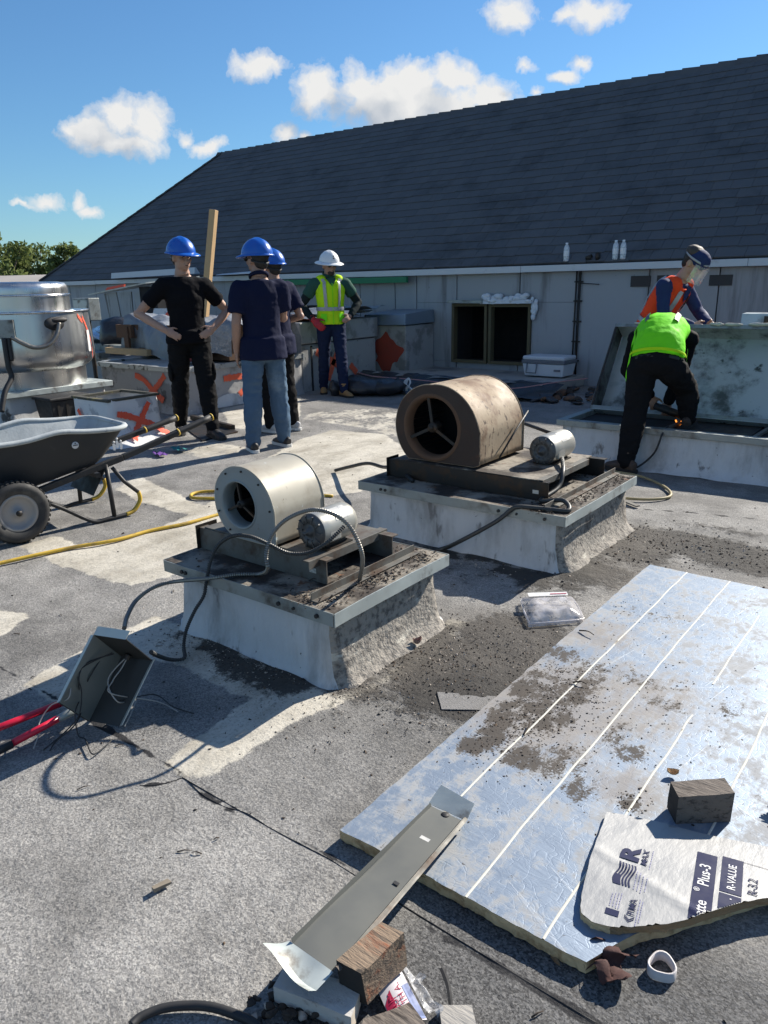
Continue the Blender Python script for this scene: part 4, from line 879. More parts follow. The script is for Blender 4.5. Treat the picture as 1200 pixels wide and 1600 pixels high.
# ---------------------------------------------------------------- foil faced insulation board
BX0, BX1, BY0, BY1, BZ = -1.147, 0.075, 1.258, 3.716, .034
def ymin(x):
    p = [(-1.2, 1.258), (-.445, 1.258), (-.396, 1.384), (-.29, 1.53), (-.175, 1.69), (.2, 2.15)]
    for a, c in zip(p[:-1], p[1:]):
        if x <= c[0]: return a[1] + (c[1] - a[1]) * (x - a[0]) / (c[0] - a[0])
    return p[-1][1]
def foil_material():
    m = bpy.data.materials.new('mottled_foil_facer'); m.use_nodes = True; n = NT(m.node_tree); n.n.clear()
    P = n.node('ShaderNodeNewGeometry').outputs['Position']
    a = n.noise(P, 7, 6, 0.65); b = n.noise(n.vmath('MULTIPLY', P, (1.0, .62, 1)), 34, 5, 0.7); g = n.noise(P, 140, 3, 0.7); st = n.noise(n.vmath('MULTIPLY', P, (9, 3, 1)), 3.0, 5, .7)
    whit = n.ramp(n.math('ADD', n.math('MULTIPLY', a, .55), n.math('MULTIPLY', b, .5)), 0.48, 0.62)
    c = n.mix(whit, (0.215, 0.265, 0.335, 1), (0.31, 0.32, 0.33, 1))
    di = n.math('ADD', n.attr('dirt'), n.math('ADD', n.math('MULTIPLY', n.math('SUBTRACT', b, .5), 1.9), n.math('MULTIPLY', n.math('SUBTRACT', g, .5), 1.1)))
    dm = n.ramp(di, .30, .60); dust = n.math('MULTIPLY', n.ramp(n.math('ADD', n.attr('dust'), n.math('MULTIPLY', n.math('SUBTRACT', st, .5), 1.5)), .25, .85), .7)
    c = n.mix(dust, c, (0.24, 0.21, 0.18, 1))
    c = n.mix(n.math('MULTIPLY', dm, .95), c, n.mix(b, (.018, .014, .011, 1), (.068, .053, .040, 1)))
    fl = n.noise(n.vmath('ADD', P, (7, 3, 1)), 44, 4, .7); fm = n.ramp(fl, .66, .71); c = n.mix(fm, c, (.05, .042, .036, 1))
    scr = None
    for ang, sd_, th_ in ((35, 3.1, .675), (-28, 8.7, .69), (78, 5.2, .685)):
        ca, sa = math.cos(rad(ang)), math.sin(rad(ang)); px_, py_, _z = n.xyz(P)
        a_ = n.math('ADD', n.math('MULTIPLY', px_, ca * 1.3), n.math('MULTIPLY', py_, sa * 1.3)); b_ = n.math('ADD', n.math('MULTIPLY', px_, -sa * 34), n.math('MULTIPLY', py_, ca * 34))
        l_ = n.ramp(n.noise(n.vec(a_, b_, sd_), 1.6, 2, .5), th_, th_ + .035); scr = l_ if scr is None else n.math('MAXIMUM', scr, l_)
    c = n.mix(n.math('MULTIPLY', scr, .22), c, (.45, .47, .49, 1))
    p = n.node('ShaderNodeBsdfPrincipled'); n.put(p.inputs['Base Color'], c)
    cov = n.math('MAXIMUM', n.math('MAXIMUM', dm, fm), dust)
    n.put(p.inputs['Metallic'], n.math('MULTIPLY', n.math('SUBTRACT', 1.0, cov), n.ramp(whit, 0, 1, .45, .12)))
    n.put(p.inputs['Roughness'], n.math('ADD', .52, n.math('MULTIPLY', n.math('MAXIMUM', whit, cov), .3)))
    w1_ = n.noise(n.vmath('MULTIPLY', P, (1.5, 4.5, 1)), 6, 4, .6, dist=1.2); cr = n.voro(n.vmath('ADD', P, n.vmath('SCALE', n.noise(P, 4, 2, .5, col=True), None)), 5.5, 'DISTANCE_TO_EDGE')
    b1 = n.bump(w1_, .16, .010); b2 = n.bump(n.ramp(cr, 0, .02), .07, .002, b1); cre = n.voro(n.vmath('ADD', n.vmath('MULTIPLY', P, (1, .45, 1)), n.vmath('SCALE', n.noise(P, 3, 3, .6, col=True), None)), 13, 'DISTANCE_TO_EDGE'); b3 = n.bump(n.ramp(cre, 0, .05), .16, .0015, n.bump(b, .15, .002, b2))
    n.put(p.inputs['Normal'], n.bump(scr, .18, .0012, b3))
    o = n.node('ShaderNodeOutputMaterial'); n.l.new(p.outputs[0], o.inputs[0]); return m
M['foil'] = foil_material()
brd = thing('insulation_board', 'large silvery blue foil insulation board lying flat with dirt and white seams', 'insulation board', (-.5, 2.5, 0))
nu, nv = 110, 210
fv = []; 
for i in range(nu + 1):
    x = BX0 + (BX1 - BX0) * i / nu; y0 = ymin(x)
    for j in range(nv + 1): fv.append((x, y0 + (BY1 - y0) * j / nv, BZ))
fa = np.array(fv); jx = (fbm(fa, 30, 2, 4) - .5)
fa[:, 2] += (fbm(fa, 1.3, 3, 8) - .5) * .016 + (fbm(fa * np.array([1, 2.5, 1]), 5, 3, 18) - .5) * .0035
ii = np.arange((nu + 1) * (nv + 1)).reshape(nu + 1, nv + 1)
edge_i = np.zeros(len(fa), bool); edge_i[ii[0]] = True; edge_i[ii[:, 0]] = True; edge_i[ii[:, -1]] = True
fa[edge_i, 1] += jx[edge_i] * .012; fa[edge_i, 0] += (fbm(fa[edge_i], 26, 2, 44) - .5) * .008
def board_z(x, y):
    i = int(np.clip(round((x - BX0) / (BX1 - BX0) * nu), 0, nu)); y0 = ymin(x); j = int(np.clip(round((y - y0) / (BY1 - y0) * nv), 0, nv)); return float(fa[ii[i, j], 2])
fmb = MB(); fmb.add([tuple(p) for p in fa], [(int(ii[i, j]), int(ii[i + 1, j]), int(ii[i + 1, j + 1]), int(ii[i, j + 1])) for i in range(nu) for j in range(nv)], 0, True)
_ed = [ii[0, j] for j in range(nv, -1, -1)] + [ii[i, 0] for i in range(1, nu + 1)] + [ii[nu, j] for j in range(1, nv + 1)] + [ii[i, nv] for i in range(nu - 1, 0, -1)]
cme = MB(); _n = len(_ed); _t = [V(fa[k]) for k in _ed]
cme.add([p + V((0, 0, -.0005)) for p in _t] + [p + V((RNG.uniform(-.002, .002), RNG.uniform(-.002, .003), -.012)) for p in _t] + [V((p.x + RNG.uniform(-.002, .002), p.y + RNG.uniform(-.002, .003), .004)) for p in _t], [(k * _n + i, k * _n + (i + 1) % _n, (k + 1) * _n + (i + 1) % _n, (k + 1) * _n + i) for k in (0, 1) for i in range(_n)])
part('foam_edge', cme, M['foam_y'], brd)
fo = part('foil_facer', fmb, M['foil'], brd)
X, Y = fa[:, 0], fa[:, 1]
bd = np.zeros(len(X)); bz = BZ
def bblob(px, py, rx, ry, ang=0):
    c = W(px, py, bz); a = rad(ang); dx, dy = X - c.x, Y - c.y
    return smooth(np.clip(1 - np.sqrt(((dx * math.cos(a) + dy * math.sin(a)) / rx) ** 2 + ((-dx * math.sin(a) + dy * math.cos(a)) / ry) ** 2), 0, 1), 0, .85)
for args, k in (((850, 1095, .20, .42, 12), .62), ((780, 1130, .10, .26, 15), .7), ((900, 1075, .14, .3, 10), .55), ((870, 1190, .16, .2, 0), .5), ((770, 1150, .07, .15, 20), 1.0), ((740, 1165, .08, .10, 0), .9), ((815, 1075, .07, .13, 15), .9), ((835, 1060, .06, .12, 20), .7), ((850, 1130, .06, .10, 0), .85), ((820, 1185, .12, .12, 10), .8), ((880, 1125, .08, .12), .7),
                ((920, 1060, .12, .2), .55), ((900, 1090, .08, .1), .75), ((905, 1235, .10, .12), .6), ((870, 1020, .2, .12), .6), ((960, 1150, .08, .15), .5), ((985, 1175, .09, .10), .6), ((1000, 1060, .25, .12), .35), ((985, 1255, .05, .07), .8),
                ((930, 1040, .3, .08), .5), ((1040, 1100, .12, .12), .4), ((1140, 1110, .1, .1), .35), ((790, 1105, .05, .08), .8), ((1015, 960, .3, .12), .3)): bd = np.maximum(bd, 1.0 * k * bblob(*args))
du = np.zeros(len(X))
for args, k in (((850, 1100, .5, .6, 10), 1.0), ((980, 1090, .5, .5), .7), ((930, 990, .35, .35), .7), ((640, 1260, .1, .12), .4), ((980, 1230, .25, .2), .7)): du = np.maximum(du, k * bblob(*args))
attr(fo, 'dirt', bd); attr(fo, 'dust', du)
cm = MB(); bp = [(BX0 + .002, BY1 - .002), (BX0 + .002, BY0 + .002)] + [(x, ymin(x) + .002 + RNG.uniform(-.002, .004)) for x in np.linspace(BX0 + .03, BX1 - .002, 60)] + [(BX1 - .002, BY1 - .002)]
cm.prism(bp, .004, BZ - .010); core = part('foam_core', cm, M['foam_y'], brd)
for (xx, ya, yb) in ((-.957, 0, 1), (-.755, 0, 1), (-.55, .0, .46), (-.55, .56, .86), (-.345, .16, 1), (-.14, .05, 1)):
    s_ = MB(); y0 = ymin(xx); n = 70; pts = []
    for i in range(n + 1):
        y = y0 + (BY1 - y0) * (ya + (yb - ya) * i / n); wv_ = (float(vnoise(np.array([[xx, y, 0]]), 9, 3)[0]) - .5) * .006
        pts.append(V((xx + wv_, y, board_z(xx, y) + .0006)))
    wdt = .0034
    s_.add([p + V((sx, 0, sz)) for p in pts for sx, sz in ((-wdt, 0), (-wdt * .6, .0012), (wdt * .6, .0012), (wdt, 0))], [(i * 4 + k, (i + 1) * 4 + k, (i + 1) * 4 + k + 1, i * 4 + k + 1) for i in range(n) for k in range(3)], 0, True)
    part('seam', s_, M['seam'], brd)
lt = MB()
for args, nn in (((850, 1100, .22, .3), 500), ((790, 1140, .10, .2), 300), ((960, 1080, .35, .4), 180), ((900, 1200, .3, .25), 120), ((1080, 1100, .25, .4), 60), ((980, 960, .3, .2), 70), ((985, 1255, .05, .05), 60), ((870, 1045, .06, .05), 50), ((905, 1090, .06, .05), 40)):
    c = W(args[0], args[1], BZ)
    def sp(rg):
        while True:
            x, y = c.x + rg.normal() * args[2] * .6, c.y + rg.normal() * args[3] * .6
            if BX0 + .02 < x < BX1 and ymin(x) + .02 < y < BY1 - .02: return (x, y, board_z(x, y) + .0008)
    litter(lt, sp, nn, .002, .0075, int(args[0]), 3)
part('soil_crumbs', lt, LIT, brd, kind='stuff')
for (px, py, L, a) in ((905, 985, .075, -15), (818, 1148, .07, 100), (895, 1066, .05, 10)):
    p = W(px, py, BZ + .006); d = V((math.cos(rad(a)), math.sin(rad(a)), .1)) * L
    solo('twig', {905: 'short dark twig lying across the second white seam of the foil board', 818: 'curved dark twig standing in the soil near the left edge of the foil board', 895: 'short twig in the soil between the first two seams of the foil board'}[px], 'twig', MB().tube(bez([p, p + d * .5 + V((.004, .004, .006)), p + d], 5), [.003] * 5 + [.002] * 6, 6), M['grime'])
# ---------------------------------------------------------------- printed offcut on the board
LZ = .062
lab = thing('insulation_offcut', 'torn insulation offcut with pale printed face and blue lettering on the foil board corner', 'insulation offcut', (-.38, 1.6, .04))
lp = [(-.590, 1.733), (-.488, 1.775), (-.337, 1.806), (-.207, 1.842), (-.04, 1.86), (.02, 1.80), (-.06, 1.742), (-.168, 1.651), (-.225, 1.583), (-.283, 1.499), (-.335, 1.437), (-.398, 1.386), (-.435, 1.362), (-.466, 1.351), (-.495, 1.356), (-.512, 1.376), (-.535, 1.45), (-.557, 1.55), (-.575, 1.65)]
def lz(x, y): return LZ + .004 * math.sin(9 * x + 3) + .003 * math.sin(13 * y) - .010 * max(0, min(1, (y - 1.5) / .3)) + .004 * math.exp(-((y - 1.545 + .25 * (x + .45)) / .012) ** 2)
big = bez([V((x, y, 0)) for x, y in lp + lp[:1]], 4)[:-1]; big = [(p.x + RNG.uniform(-.0015, .0015), p.y + RNG.uniform(-.0015, .0015)) for p in big]
# interior grid so that the face can ripple
fmb = MB(); gx_ = np.arange(-.62, .06, .012); gy_ = np.arange(1.33, 1.88, .012); GX, GY = np.meshgrid(gx_, gy_, indexing='ij')
ins = polydist(GX.ravel(), GY.ravel(), big).reshape(GX.shape)
# pull points just outside onto the outline
def snap(x, y):
    best, bp_ = 9, (x, y)
    for i in range(len(big)):
        a, c = V((*big[i - 1], 0)), V((*big[i], 0)); e = c - a; t = max(0, min(1, (V((x, y, 0)) - a).dot(e) / max(e.length_squared, 1e-12))); q = a + e * t
        d = (q.x - x) ** 2 + (q.y - y) ** 2
        if d < best: best, bp_ = d, (q.x, q.y)
    return bp_
vid = {}; vs = []
for i in range(len(gx_)):
    for j in range(len(gy_)):
        d = ins[i, j]
        if d > -.0125:
            x, y = (gx_[i], gy_[j]) if d > .003 else snap(gx_[i], gy_[j])
            vid[i, j] = len(vs); vs.append((x, y, lz(x, y)))
fs = [(vid[i, j], vid[i + 1, j], vid[i + 1, j + 1], vid[i, j + 1]) for i in range(len(gx_) - 1) for j in range(len(gy_) - 1) if all(k in vid for k in ((i, j), (i + 1, j), (i + 1, j + 1), (i, j + 1))) and max(ins[i, j], ins[i + 1, j], ins[i + 1, j + 1], ins[i, j + 1]) > 0]
fmb.add(vs, fs, 0, True); part('facer', fmb, M['label_face'], lab)
cm = MB(); n = len(big); ctr = V((-.33, 1.62, 0))
vs = [(x, y, lz(x, y) - .001) for x, y in big]
for k, (o, h) in enumerate(((.002, .007), (-.002, .013), (.0, .019))):
    vs += [(x + (ctr.x - x) * -o + RNG.uniform(-.002, .002), y + (ctr.y - y) * -o + RNG.uniform(-.002, .002), lz(x, y) - .001 - h) for x, y in big]
cm.add(vs, [(k * n + (i + 1) % n, k * n + i, (k + 1) * n + i, (k + 1) * n + (i + 1) % n) for k in range(3) for i in range(n)] + [tuple(range(3 * n + n - 1, 3 * n - 1, -1))])
cm.m = [(0 if (i % n) < n * .62 else 1) for i in range(3 * n)] + [0]
part('foam_core', cm, [M['foam_brown'], M['foam_y']], lab)
O = V((-.305, 1.497, 0)); e1 = V((-.182, .983, 0)).normalized(); e2 = V((-e1.y, e1.x, 0))
def lpt(s, t, dz=.0012): p = O + e1 * s + e2 * t; return V((p.x, p.y, lz(p.x, p.y) + dz))
def inkrect(mb, s0, s1, t0, t1, ns=12, nt_=3, dz=.0012, m=0, clip=True):
    vs = [lpt(s0 + (s1 - s0) * i / ns, t0 + (t1 - t0) * j / nt_, dz) for i in range(ns + 1) for j in range(nt_ + 1)]
    fs = []
    for i in range(ns):
        for j in range(nt_):
            c = [i * (nt_ + 1) + j, i * (nt_ + 1) + j + 1, (i + 1) * (nt_ + 1) + j + 1, (i + 1) * (nt_ + 1) + j]
            if clip and min(float(polydist(np.array([vs[q].x]), np.array([vs[q].y]), big)[0]) for q in c) < -.001: continue
            fs.append(tuple(c)[::-1])
    return mb.add(vs, fs, m)
def inktext(body, s, t, size, m_, name='lettering', sx=1.0, shear=0.0, dz=.0020, bold=.012):
    mb = MB(); Mx = Matrix(((e1.x * size * sx, e2.x * size + e1.x * size * shear, 0, 0), (e1.y * size * sx, e2.y * size + e1.y * size * shear, 0, 0), (0, 0, 1, 0), (0, 0, 0, 1)))
    mb.text(body, 1.0, Matrix.Translation(lpt(s, t, 0)) @ Mx, bold=bold)
    keep = []
    for f in mb.f:
        if all(float(polydist(np.array([mb.v[i][0]]), np.array([mb.v[i][1]]), big)[0]) > 0 for i in f): keep.append(f)
    mb.f = keep; mb.m = [0] * len(keep); mb.sm = [False] * len(keep)
    mb.v = [(x, y, lz(x, y) + dz) for x, y, z in mb.v]; part(name, mb, m_, lab)
b = MB(); inkrect(b, -.06, .226, -.047, 0, 48, 10); part('printed_band', b, M['ink'], lab)
b = MB(); inkrect(b, .100, .235, -.106, -.058, 24, 10); inkrect(b, .035, .094, -.106, -.058, 24, 10); part('printed_band', b, M['ink'], lab)
inktext('R-VALUE', .112, -.091, .026, M['white_ink'], sx=.95); inktext('Plus-3', .098, -.034, .036, M['white_ink'], sx=.95); inktext('atte', -.006, -.034, .036, M['white_ink'], sx=.95); inktext('\u00ae', .074, -.016, .018, M['white_ink'])
inktext('R-3.2', .117, -.139, .030, M['ink'], sx=.95); inktext('.', .076, -.085, .03, M['white_ink'])
b = MB(); inkrect(b, .232, .2335, -.165, -.106, 1, 8, clip=True); part('printed_frame', b, M['ink'], lab)
inktext('R', .110, .130, .060, M['ink'], name='printed_emblem', sx=1.45, dz=.0022, bold=.045); inktext('MAX', .108, .108, .021, M['ink'], sx=1.35, shear=.2)
b = MB()
for k in range(6):
    t0 = .172 - k * .0072; ns = 14
    for i in range(ns):
        a, c = i / ns, (i + 1) / ns
        if k < 3 and a < .38: continue
        def wv(u): return .0045 * math.sin(u * 6.0)
        P_ = [lpt(.02 + .078 * u, t0 + wv(u) - dt) for u, dt in ((a, 0), (a, .0042), (c, .0042), (c, 0))]; b.add(P_, [(0, 1, 2, 3)])
for i in range(6):
    a, c = i / 14, (i + 1) / 14
    b.add([lpt(.02 + .078 * u, .172 + .0045 * math.sin(u * 6) - dt) for u, dt in ((a, 0), (a, .0186), (c, .0186), (c, 0))], [(0, 1, 2, 3)])
part('printed_flag', b, M['ink'], lab)
inktext('PIMA', -.062, .1095, .023, M['ink'], sx=1.0)
b = MB()
for o_ in (0, .006):
    for sg in (-1, 1): b.add([lpt(-.083 + o_, .119), lpt(-.083 + o_ + .0028, .119), lpt(-.072 + o_ + .0028, .119 + sg * .011), lpt(-.072 + o_, .119 + sg * .011)], [(0, 1, 2, 3) if sg < 0 else (3, 2, 1, 0)])
part('printed_chevron', b, M['ink'], lab)
b = MB(); inkrect(b, -.078, -.060, .142, .172, 2, 3); part('printed_square', b, M['ink'], lab)
b = MB()
for (s0, s1, t_) in ((-.052, -.012, .166), (-.052, -.008, .159), (-.054, -.006, .152), (-.054, -.004, .146), (.018, .084, .124), (.016, .080, .116), (.012, .070, .108), (.02, .066, .099), (-.088, -.006, .1035), (-.088, -.010, .0975), (.100, .176, .100)):
    s = s0
    while s < s1: d = RNG.uniform(.004, .011); inkrect(b, s, min(s + d, s1), t_ - .0011, t_ + .0011, 1, 1); s += d + .0018
part('fine_print', b, M['ink_grey'], lab, kind='stuff')
# ---------------------------------------------------------------- wood blocks
def block(name, label, cat, P8, mats, seed, amp=.004, group=None):
    t = thing(name, label, cat, tuple(V(P8[0]).lerp(V(P8[2]), .5))); n = 7
    P8 = [V(p) for p in P8]
    def tri(u, v, w_):
        a = P8[0].lerp(P8[1], u).lerp(P8[3].lerp(P8[2], u), v); c = P8[4].lerp(P8[5], u).lerp(P8[7].lerp(P8[6], u), v); return a.lerp(c, w_)
    mb = MB(); N = 12; K = 6
    mb.grid(lambda u, v: tri(u, v, 1), N, K, 0, False); mb.grid(lambda u, v: tri(u, 1 - v, 0), N, K, 0, False)
    mb.grid(lambda u, v: tri(u, 0, v), N, K, 0, False); mb.grid(lambda u, v: tri(1 - u, 1, v), N, K, 0, False)
    e = MB(); e.grid(lambda u, v: tri(0, 1 - u, v), K, K, 0, False); e2_ = MB(); e2_.grid(lambda u, v: tri(1, u, v), K, K, 0, False)
    for q, nm, mm in ((mb, 'log_side', mats[0]), (e, 'end_grain', mats[1]), (e2_, 'end_grain', mats[1])): q.rough(amp, 14, seed); part(nm, q, mm, t)
    return t
z0 = board_z(-.38, 1.87) + .001
def up(p, h): return V(p) + V((0, 0, h))
f0, f1, f2, f3 = V((-.428, 1.812, z0)), V((-.312, 1.905, z0)), V((-.350, 1.952, z0)), V((-.466, 1.862, z0))
block('wood_block', 'dark weathered timber block standing on the foil board behind the printed offcut', 'wood block', [f0, f1, f2, f3, up(f0, .088), up(f1, .094), up(f2, .096), up(f3, .088)], [M['wood_grey'], M['wood_end']], 3)
PB = [V((-.829, .885, .036)), V((-.764, .896, .036)), V((-.755, 1.021, .036)), V((-.806, 1.012, .036))]
block('wood_block', 'rotting reddish brown post offcut lying against the lower end of the steel channel', 'wood block', [PB[1], PB[2], PB[3], PB[0], V((-.768, .885, .128)), V((-.758, 1.017, .130)), V((-.812, 1.008, .132)), V((-.828, .878, .130))], [M['wood_rot'], M['wood_end']], 9, .0045)
# ---------------------------------------------------------------- sheet steel channel
ch = thing('steel_channel', 'long grey sheet steel channel with flared ends lying half on the foil board', 'steel channel', (-.9, 1.15, 0))
u0, u1 = V((-.990, 1.462, .054)), V((-.893, 1.464, .052))
l0, l1 = V((-.945, .868, .108)), V((-.833, .868, .106))
M['channel'] = mat('grey_green_channel_paint', (.115, .118, .108), .52, .2, .10, 5, c2=(.17, .20, .195), mixs=3, lo=.68, hi=.80, extra=spots(24, (.10, .08, .06), .70, .75))
b = MB(); n_ = 10
b.grid(lambda u, v: l0.lerp(u0, u).lerp(l1.lerp(u1, u), v) + V((0, 0, .002 * math.sin(u * 9))), 16, 6); b.add([p for p in (l0 - V((0, 0, .002)), u0 - V((0, 0, .002)), u1 - V((0, 0, .002)), l1 - V((0, 0, .002)))], [(0, 1, 2, 3)])
part('channel_web', b, M['channel'], ch)
b = MB(); b.plate([l1, u1, u1 + V((.012, 0, .016)), l1 + V((.012, 0, .018))], .002); b.plate([l1 + V((.012, 0, .018)), u1 + V((.012, 0, .016)), u1 + V((.020, 0, .012)), l1 + V((.020, 0, .012))], .002); part('channel_lip', b, M['angle'], ch)
b = MB(); b.plate([l0, l0 + V((-.004, 0, .010)), u0 + V((-.004, 0, .010)), u0], .0015); part('channel_lip', b, M['channel'], ch)
b = MB(); b.plate([u0 + V((-.012, .004, .002)), u1 + V((.014, .004, .004)), u1 + V((.010, .052, .026)), u0 + V((-.008, .062, .030))], .002); part('end_tab', b, M['galv_pale'], ch, label='bright flared upper end')
b = MB(); bot0, bot1 = l0 + V((-.010, 0, 0)), l1 + V((.004, 0, 0))
b.grid(lambda u, v: bot0.lerp(bot1, u) + V((0, -.036, -.004 - .008 * math.sin(u * 3.14))) * v + V((-.020 * v * (1 - u), -.016 * v * u, .016 * v * v * (1 - u) + .006 * math.sin(7 * u) * v)), 10, 6); part('end_tab', b, M['galv_pale'], ch, label='bent torn lower end')
b = MB(); b.grid(lambda u, v: bot0.lerp(bot1, u) + V((-.020 * (1 - u), -.036 - .016 * u, -.004 - .008 * math.sin(u * 3.14) + .016 * (1 - u) + .006 * math.sin(7 * u))) + V((-.006, -.016, .010)) * v, 10, 2); part('end_flange', b, M['galv_pale'], ch)
def onch(u, v, dz=.0015): return l0.lerp(u0, u).lerp(l1.lerp(u1, u), v) + V((0, 0, dz))
b = MB(); b.plate([onch(.775, .42), onch(.775, .70), onch(.875, .70), onch(.875, .42)], .0008); part('sticker', b, M['plate_lbl'], ch)
b = MB(); b.plate([onch(.475, .72), onch(.475, .86), onch(.492, .86), onch(.492, .72)], .0008); b.lathe([(.001, .001), (.012, .001), (.012, 0)], c=tuple(onch(.985, .52)), n=14); part('slot', b, M['black'], ch)
# white painted timber under it, wrapped and split
a0, a1 = V((-.945, .828, .048)), V((-.775, .872, .045))
sv = V((.011, -.03, 0))
block('timber_offcut', 'white painted timber offcut under the lower end of the steel channel', 'timber offcut', [a0 + sv + V((0, 0, -.03)), a1 + sv + V((0, 0, -.03)), a1 - sv + V((0, 0, -.03)), a0 - sv + V((0, 0, -.03)), a0 + sv + V((0, 0, .012)), a1 + sv + V((0, 0, .016)), a1 - sv + V((0, 0, .02)), a0 - sv + V((0, 0, .016))], [mat('flaking_white_paint', (.50, .48, .45), .8, 0, .15, 9, c2=(.22, .18, .15), mixs=12, lo=.56, hi=.68, bump=.4, bs=40), mat('torn_paper_end', (.5, .44, .36), .9, 0, .2, 20)], 5, .004)
flatz = lambda p, z: V((p.x, p.y, z))
block('timber_offcut', 'dark splintered timber end at the very bottom beside the plastic package', 'timber offcut', [flatz(W(560, 1650, .03), 0), flatz(W(672, 1610, .03), 0), flatz(W(640, 1566, .03), 0), flatz(W(568, 1592, .03), 0), W(560, 1650, .03), W(672, 1610, .03), W(640, 1566, .03), W(568, 1592, .03)], [M['wood_grey'], M['wood_end']], 15, .005)
block('timber_offcut', 'pale grey weathered board end cut by the bottom edge right of the package', 'timber offcut', [V((-.655, .995, .0)), V((-.60, .93, .0)), V((-.54, .97, .0)), V((-.60, 1.035, .0)), V((-.655, .995, .022)), V((-.60, .93, .022)), V((-.54, .97, .022)), V((-.60, 1.035, .022))], [mat('pale_weathered_board', (.34, .32, .29), .85, 0, .35, 8, bump=.5, bs=14, stretch=(1, 6, 6)), M['wood_grey']], 19, .003)
# crumpled scraps and bits beneath
b = MB()
for i in range(70):
    c = V((RNG.uniform(-.98, -.78), RNG.uniform(.74, .83), RNG.uniform(.006, .03))); b.ell(c, (RNG.uniform(.005, .016), RNG.uniform(.004, .010), RNG.uniform(.003, .007)), Matrix.Rotation(RNG.uniform(0, 6), 3, 'Z') @ Matrix.Rotation(RNG.uniform(-.6, .6), 3, 'X'), 7, 5, int(RNG.choice([0, 0, 0, 2, 2, 1])))
b.rough(.008, 60, 3); solo('rubble', 'dark crumbled scraps heaped under the white timber at the bottom', 'rubble', b, [M['grime'], M['chip_pale'], M['wood_end']], kind='stuff')
# package
pk = thing('plastic_package', 'torn clear package with red and blue printed card beside the rotting post offcut', 'package', (-.73, .97, 0))
k0, k1, k2, k3 = W(592, 1552, .022), W(627, 1517, .022), W(662, 1583, .012), W(613, 1600, .012)
M['card'] = mat('package_card', (.55, .52, .55), .5, 0, .1, 20)
M['card_red'] = mat('package_red', (.35, .012, .06), .5, 0, .1, 20); M['card_blue'] = mat('package_blue', (.12, .17, .36), .5, 0, .2, 20)
def kq(u, v, dz=0): return k0.lerp(k1, u).lerp(k3.lerp(k2, u), v) + V((0, 0, .008 * math.sin(u * 3.1) + dz))
b = MB(); b.grid(lambda u, v: kq(u, v * 1.15), 10, 8); part('card', b, M['card'], pk)
b = MB(); b.grid(lambda u, v: kq(.02 + .30 * u, .45 + .7 * v - .25 * u, .0008), 5, 6); part('red_panel', b, M['card_red'], pk)
b = MB(); b.grid(lambda u, v: kq(.74 + .25 * u, .3 + .82 * v, .0008), 5, 6); part('blue_panel', b, M['card_blue'], pk)
d_r = (kq(.5, 0) - kq(.5, 1)); d_r.z = 0; d_u = (kq(0, .5) - kq(1, .5)); d_u.z = 0
def pktext(body, u, v, size, mm):
    mb = MB(); r, u_ = d_r.normalized() * size, d_u.normalized() * size * 1.05; o = kq(u, v)
    Mx = Matrix(((r.x, u_.x, 0, o.x), (r.y, u_.y, 0, o.y), (0, 0, 1, 0), (0, 0, 0, 1))); mb.text(body, 1.0, Mx); mb.v = [(x, y, kq(u - .15, .5).z + .0022) for x, y, z in mb.v]; part('lettering', mb, mm, pk)
pktext("SOUPS", .42, .98, .020, M['card_red']); pktext('WITH AD', .68, 1.02, .020, M['card_red'])
b = MB(); b.grid(lambda u, v: k1.lerp(k2, v) + V((.035, .012, 0)) * u * (1.1 + .3 * math.sin(v * 17)) + V((0, 0, .016 * math.sin(u * 7 + v * 9) * u + .014 * (1 - u))), 9, 16); part('clear_wrap', b, M['bag'], pk)
b = MB(); b.tube(bez([W(205, 1602, .012), W(222, 1588, .012), W(262, 1574, .012), W(320, 1572, .012), W(370, 1586, .012), W(405, 1606, .012), W(420, 1640, .012), W(300, 1690, .012), W(190, 1640, .012), W(196, 1610, .012)], 10), .0095, 10)
solo('rubber_hose', 'coil of black rubber hose cut by the bottom edge of the picture', 'hose', b, M['black'])
# ring, leaves, cloth, chips
rg = MB(); c = W(1033, 1520, 0); out = [V((c.x + math.cos(a) * .029 * (1 + .10 * math.cos(3 * a + .6)), c.y + math.sin(a) * .031 * (1 + .10 * math.cos(3 * a + .6)), .004)) for a in np.linspace(0, 6.283, 28)[:-1]]
n = len(out); vs = out + [p + V((0, 0, .024)) for p in out]; inn = [c.lerp(V((p.x, p.y, 0)), .86) + V((0, 0, .004)) for p in out]; vs += inn + [p + V((0, 0, .024)) for p in inn]
rg.add(vs, [(i, (i + 1) % n, n + (i + 1) % n, n + i) for i in range(n)] + [(2 * n + (i + 1) % n, 2 * n + i, 3 * n + i, 3 * n + (i + 1) % n) for i in range(n)] + [(n + i, n + (i + 1) % n, 3 * n + (i + 1) % n, 3 * n + i) for i in range(n)], 0, True)
solo('plastic_ring', 'bent translucent white plastic ring standing on dark deck right of the board corner', 'plastic ring', rg, mat('milky_plastic', (.58, .54, .53), .45, 0, .1, 9, trans=.12))
def leaf(label, px, py, L, wd, ang, m_, z=.004, curl=.25, name='dry_leaf', cat='leaf'):
    c = W(px, py, z); a = rad(ang); d, s_ = V((math.cos(a), math.sin(a), 0)), V((-math.sin(a), math.cos(a), 0)); b = MB()
    b.grid(lambda u, v: c + d * L * (u - .5) + s_ * wd * (v - .5) * math.sin(math.pi * min(max(u * .94 + .03, 0), 1)) ** .7 + V((0, 0, curl * wd * ((v - .5) ** 2 * 3 + (u - .5) ** 2 * 2))), 8, 5); b.rough(wd * .07, 60, int(px)); return solo(name, label, cat, b, m_)
leaf('dry brown leaf on dark deck below the front edge of the foil board', 867, 1500, .036, .012, 150, M['foam_brown'])
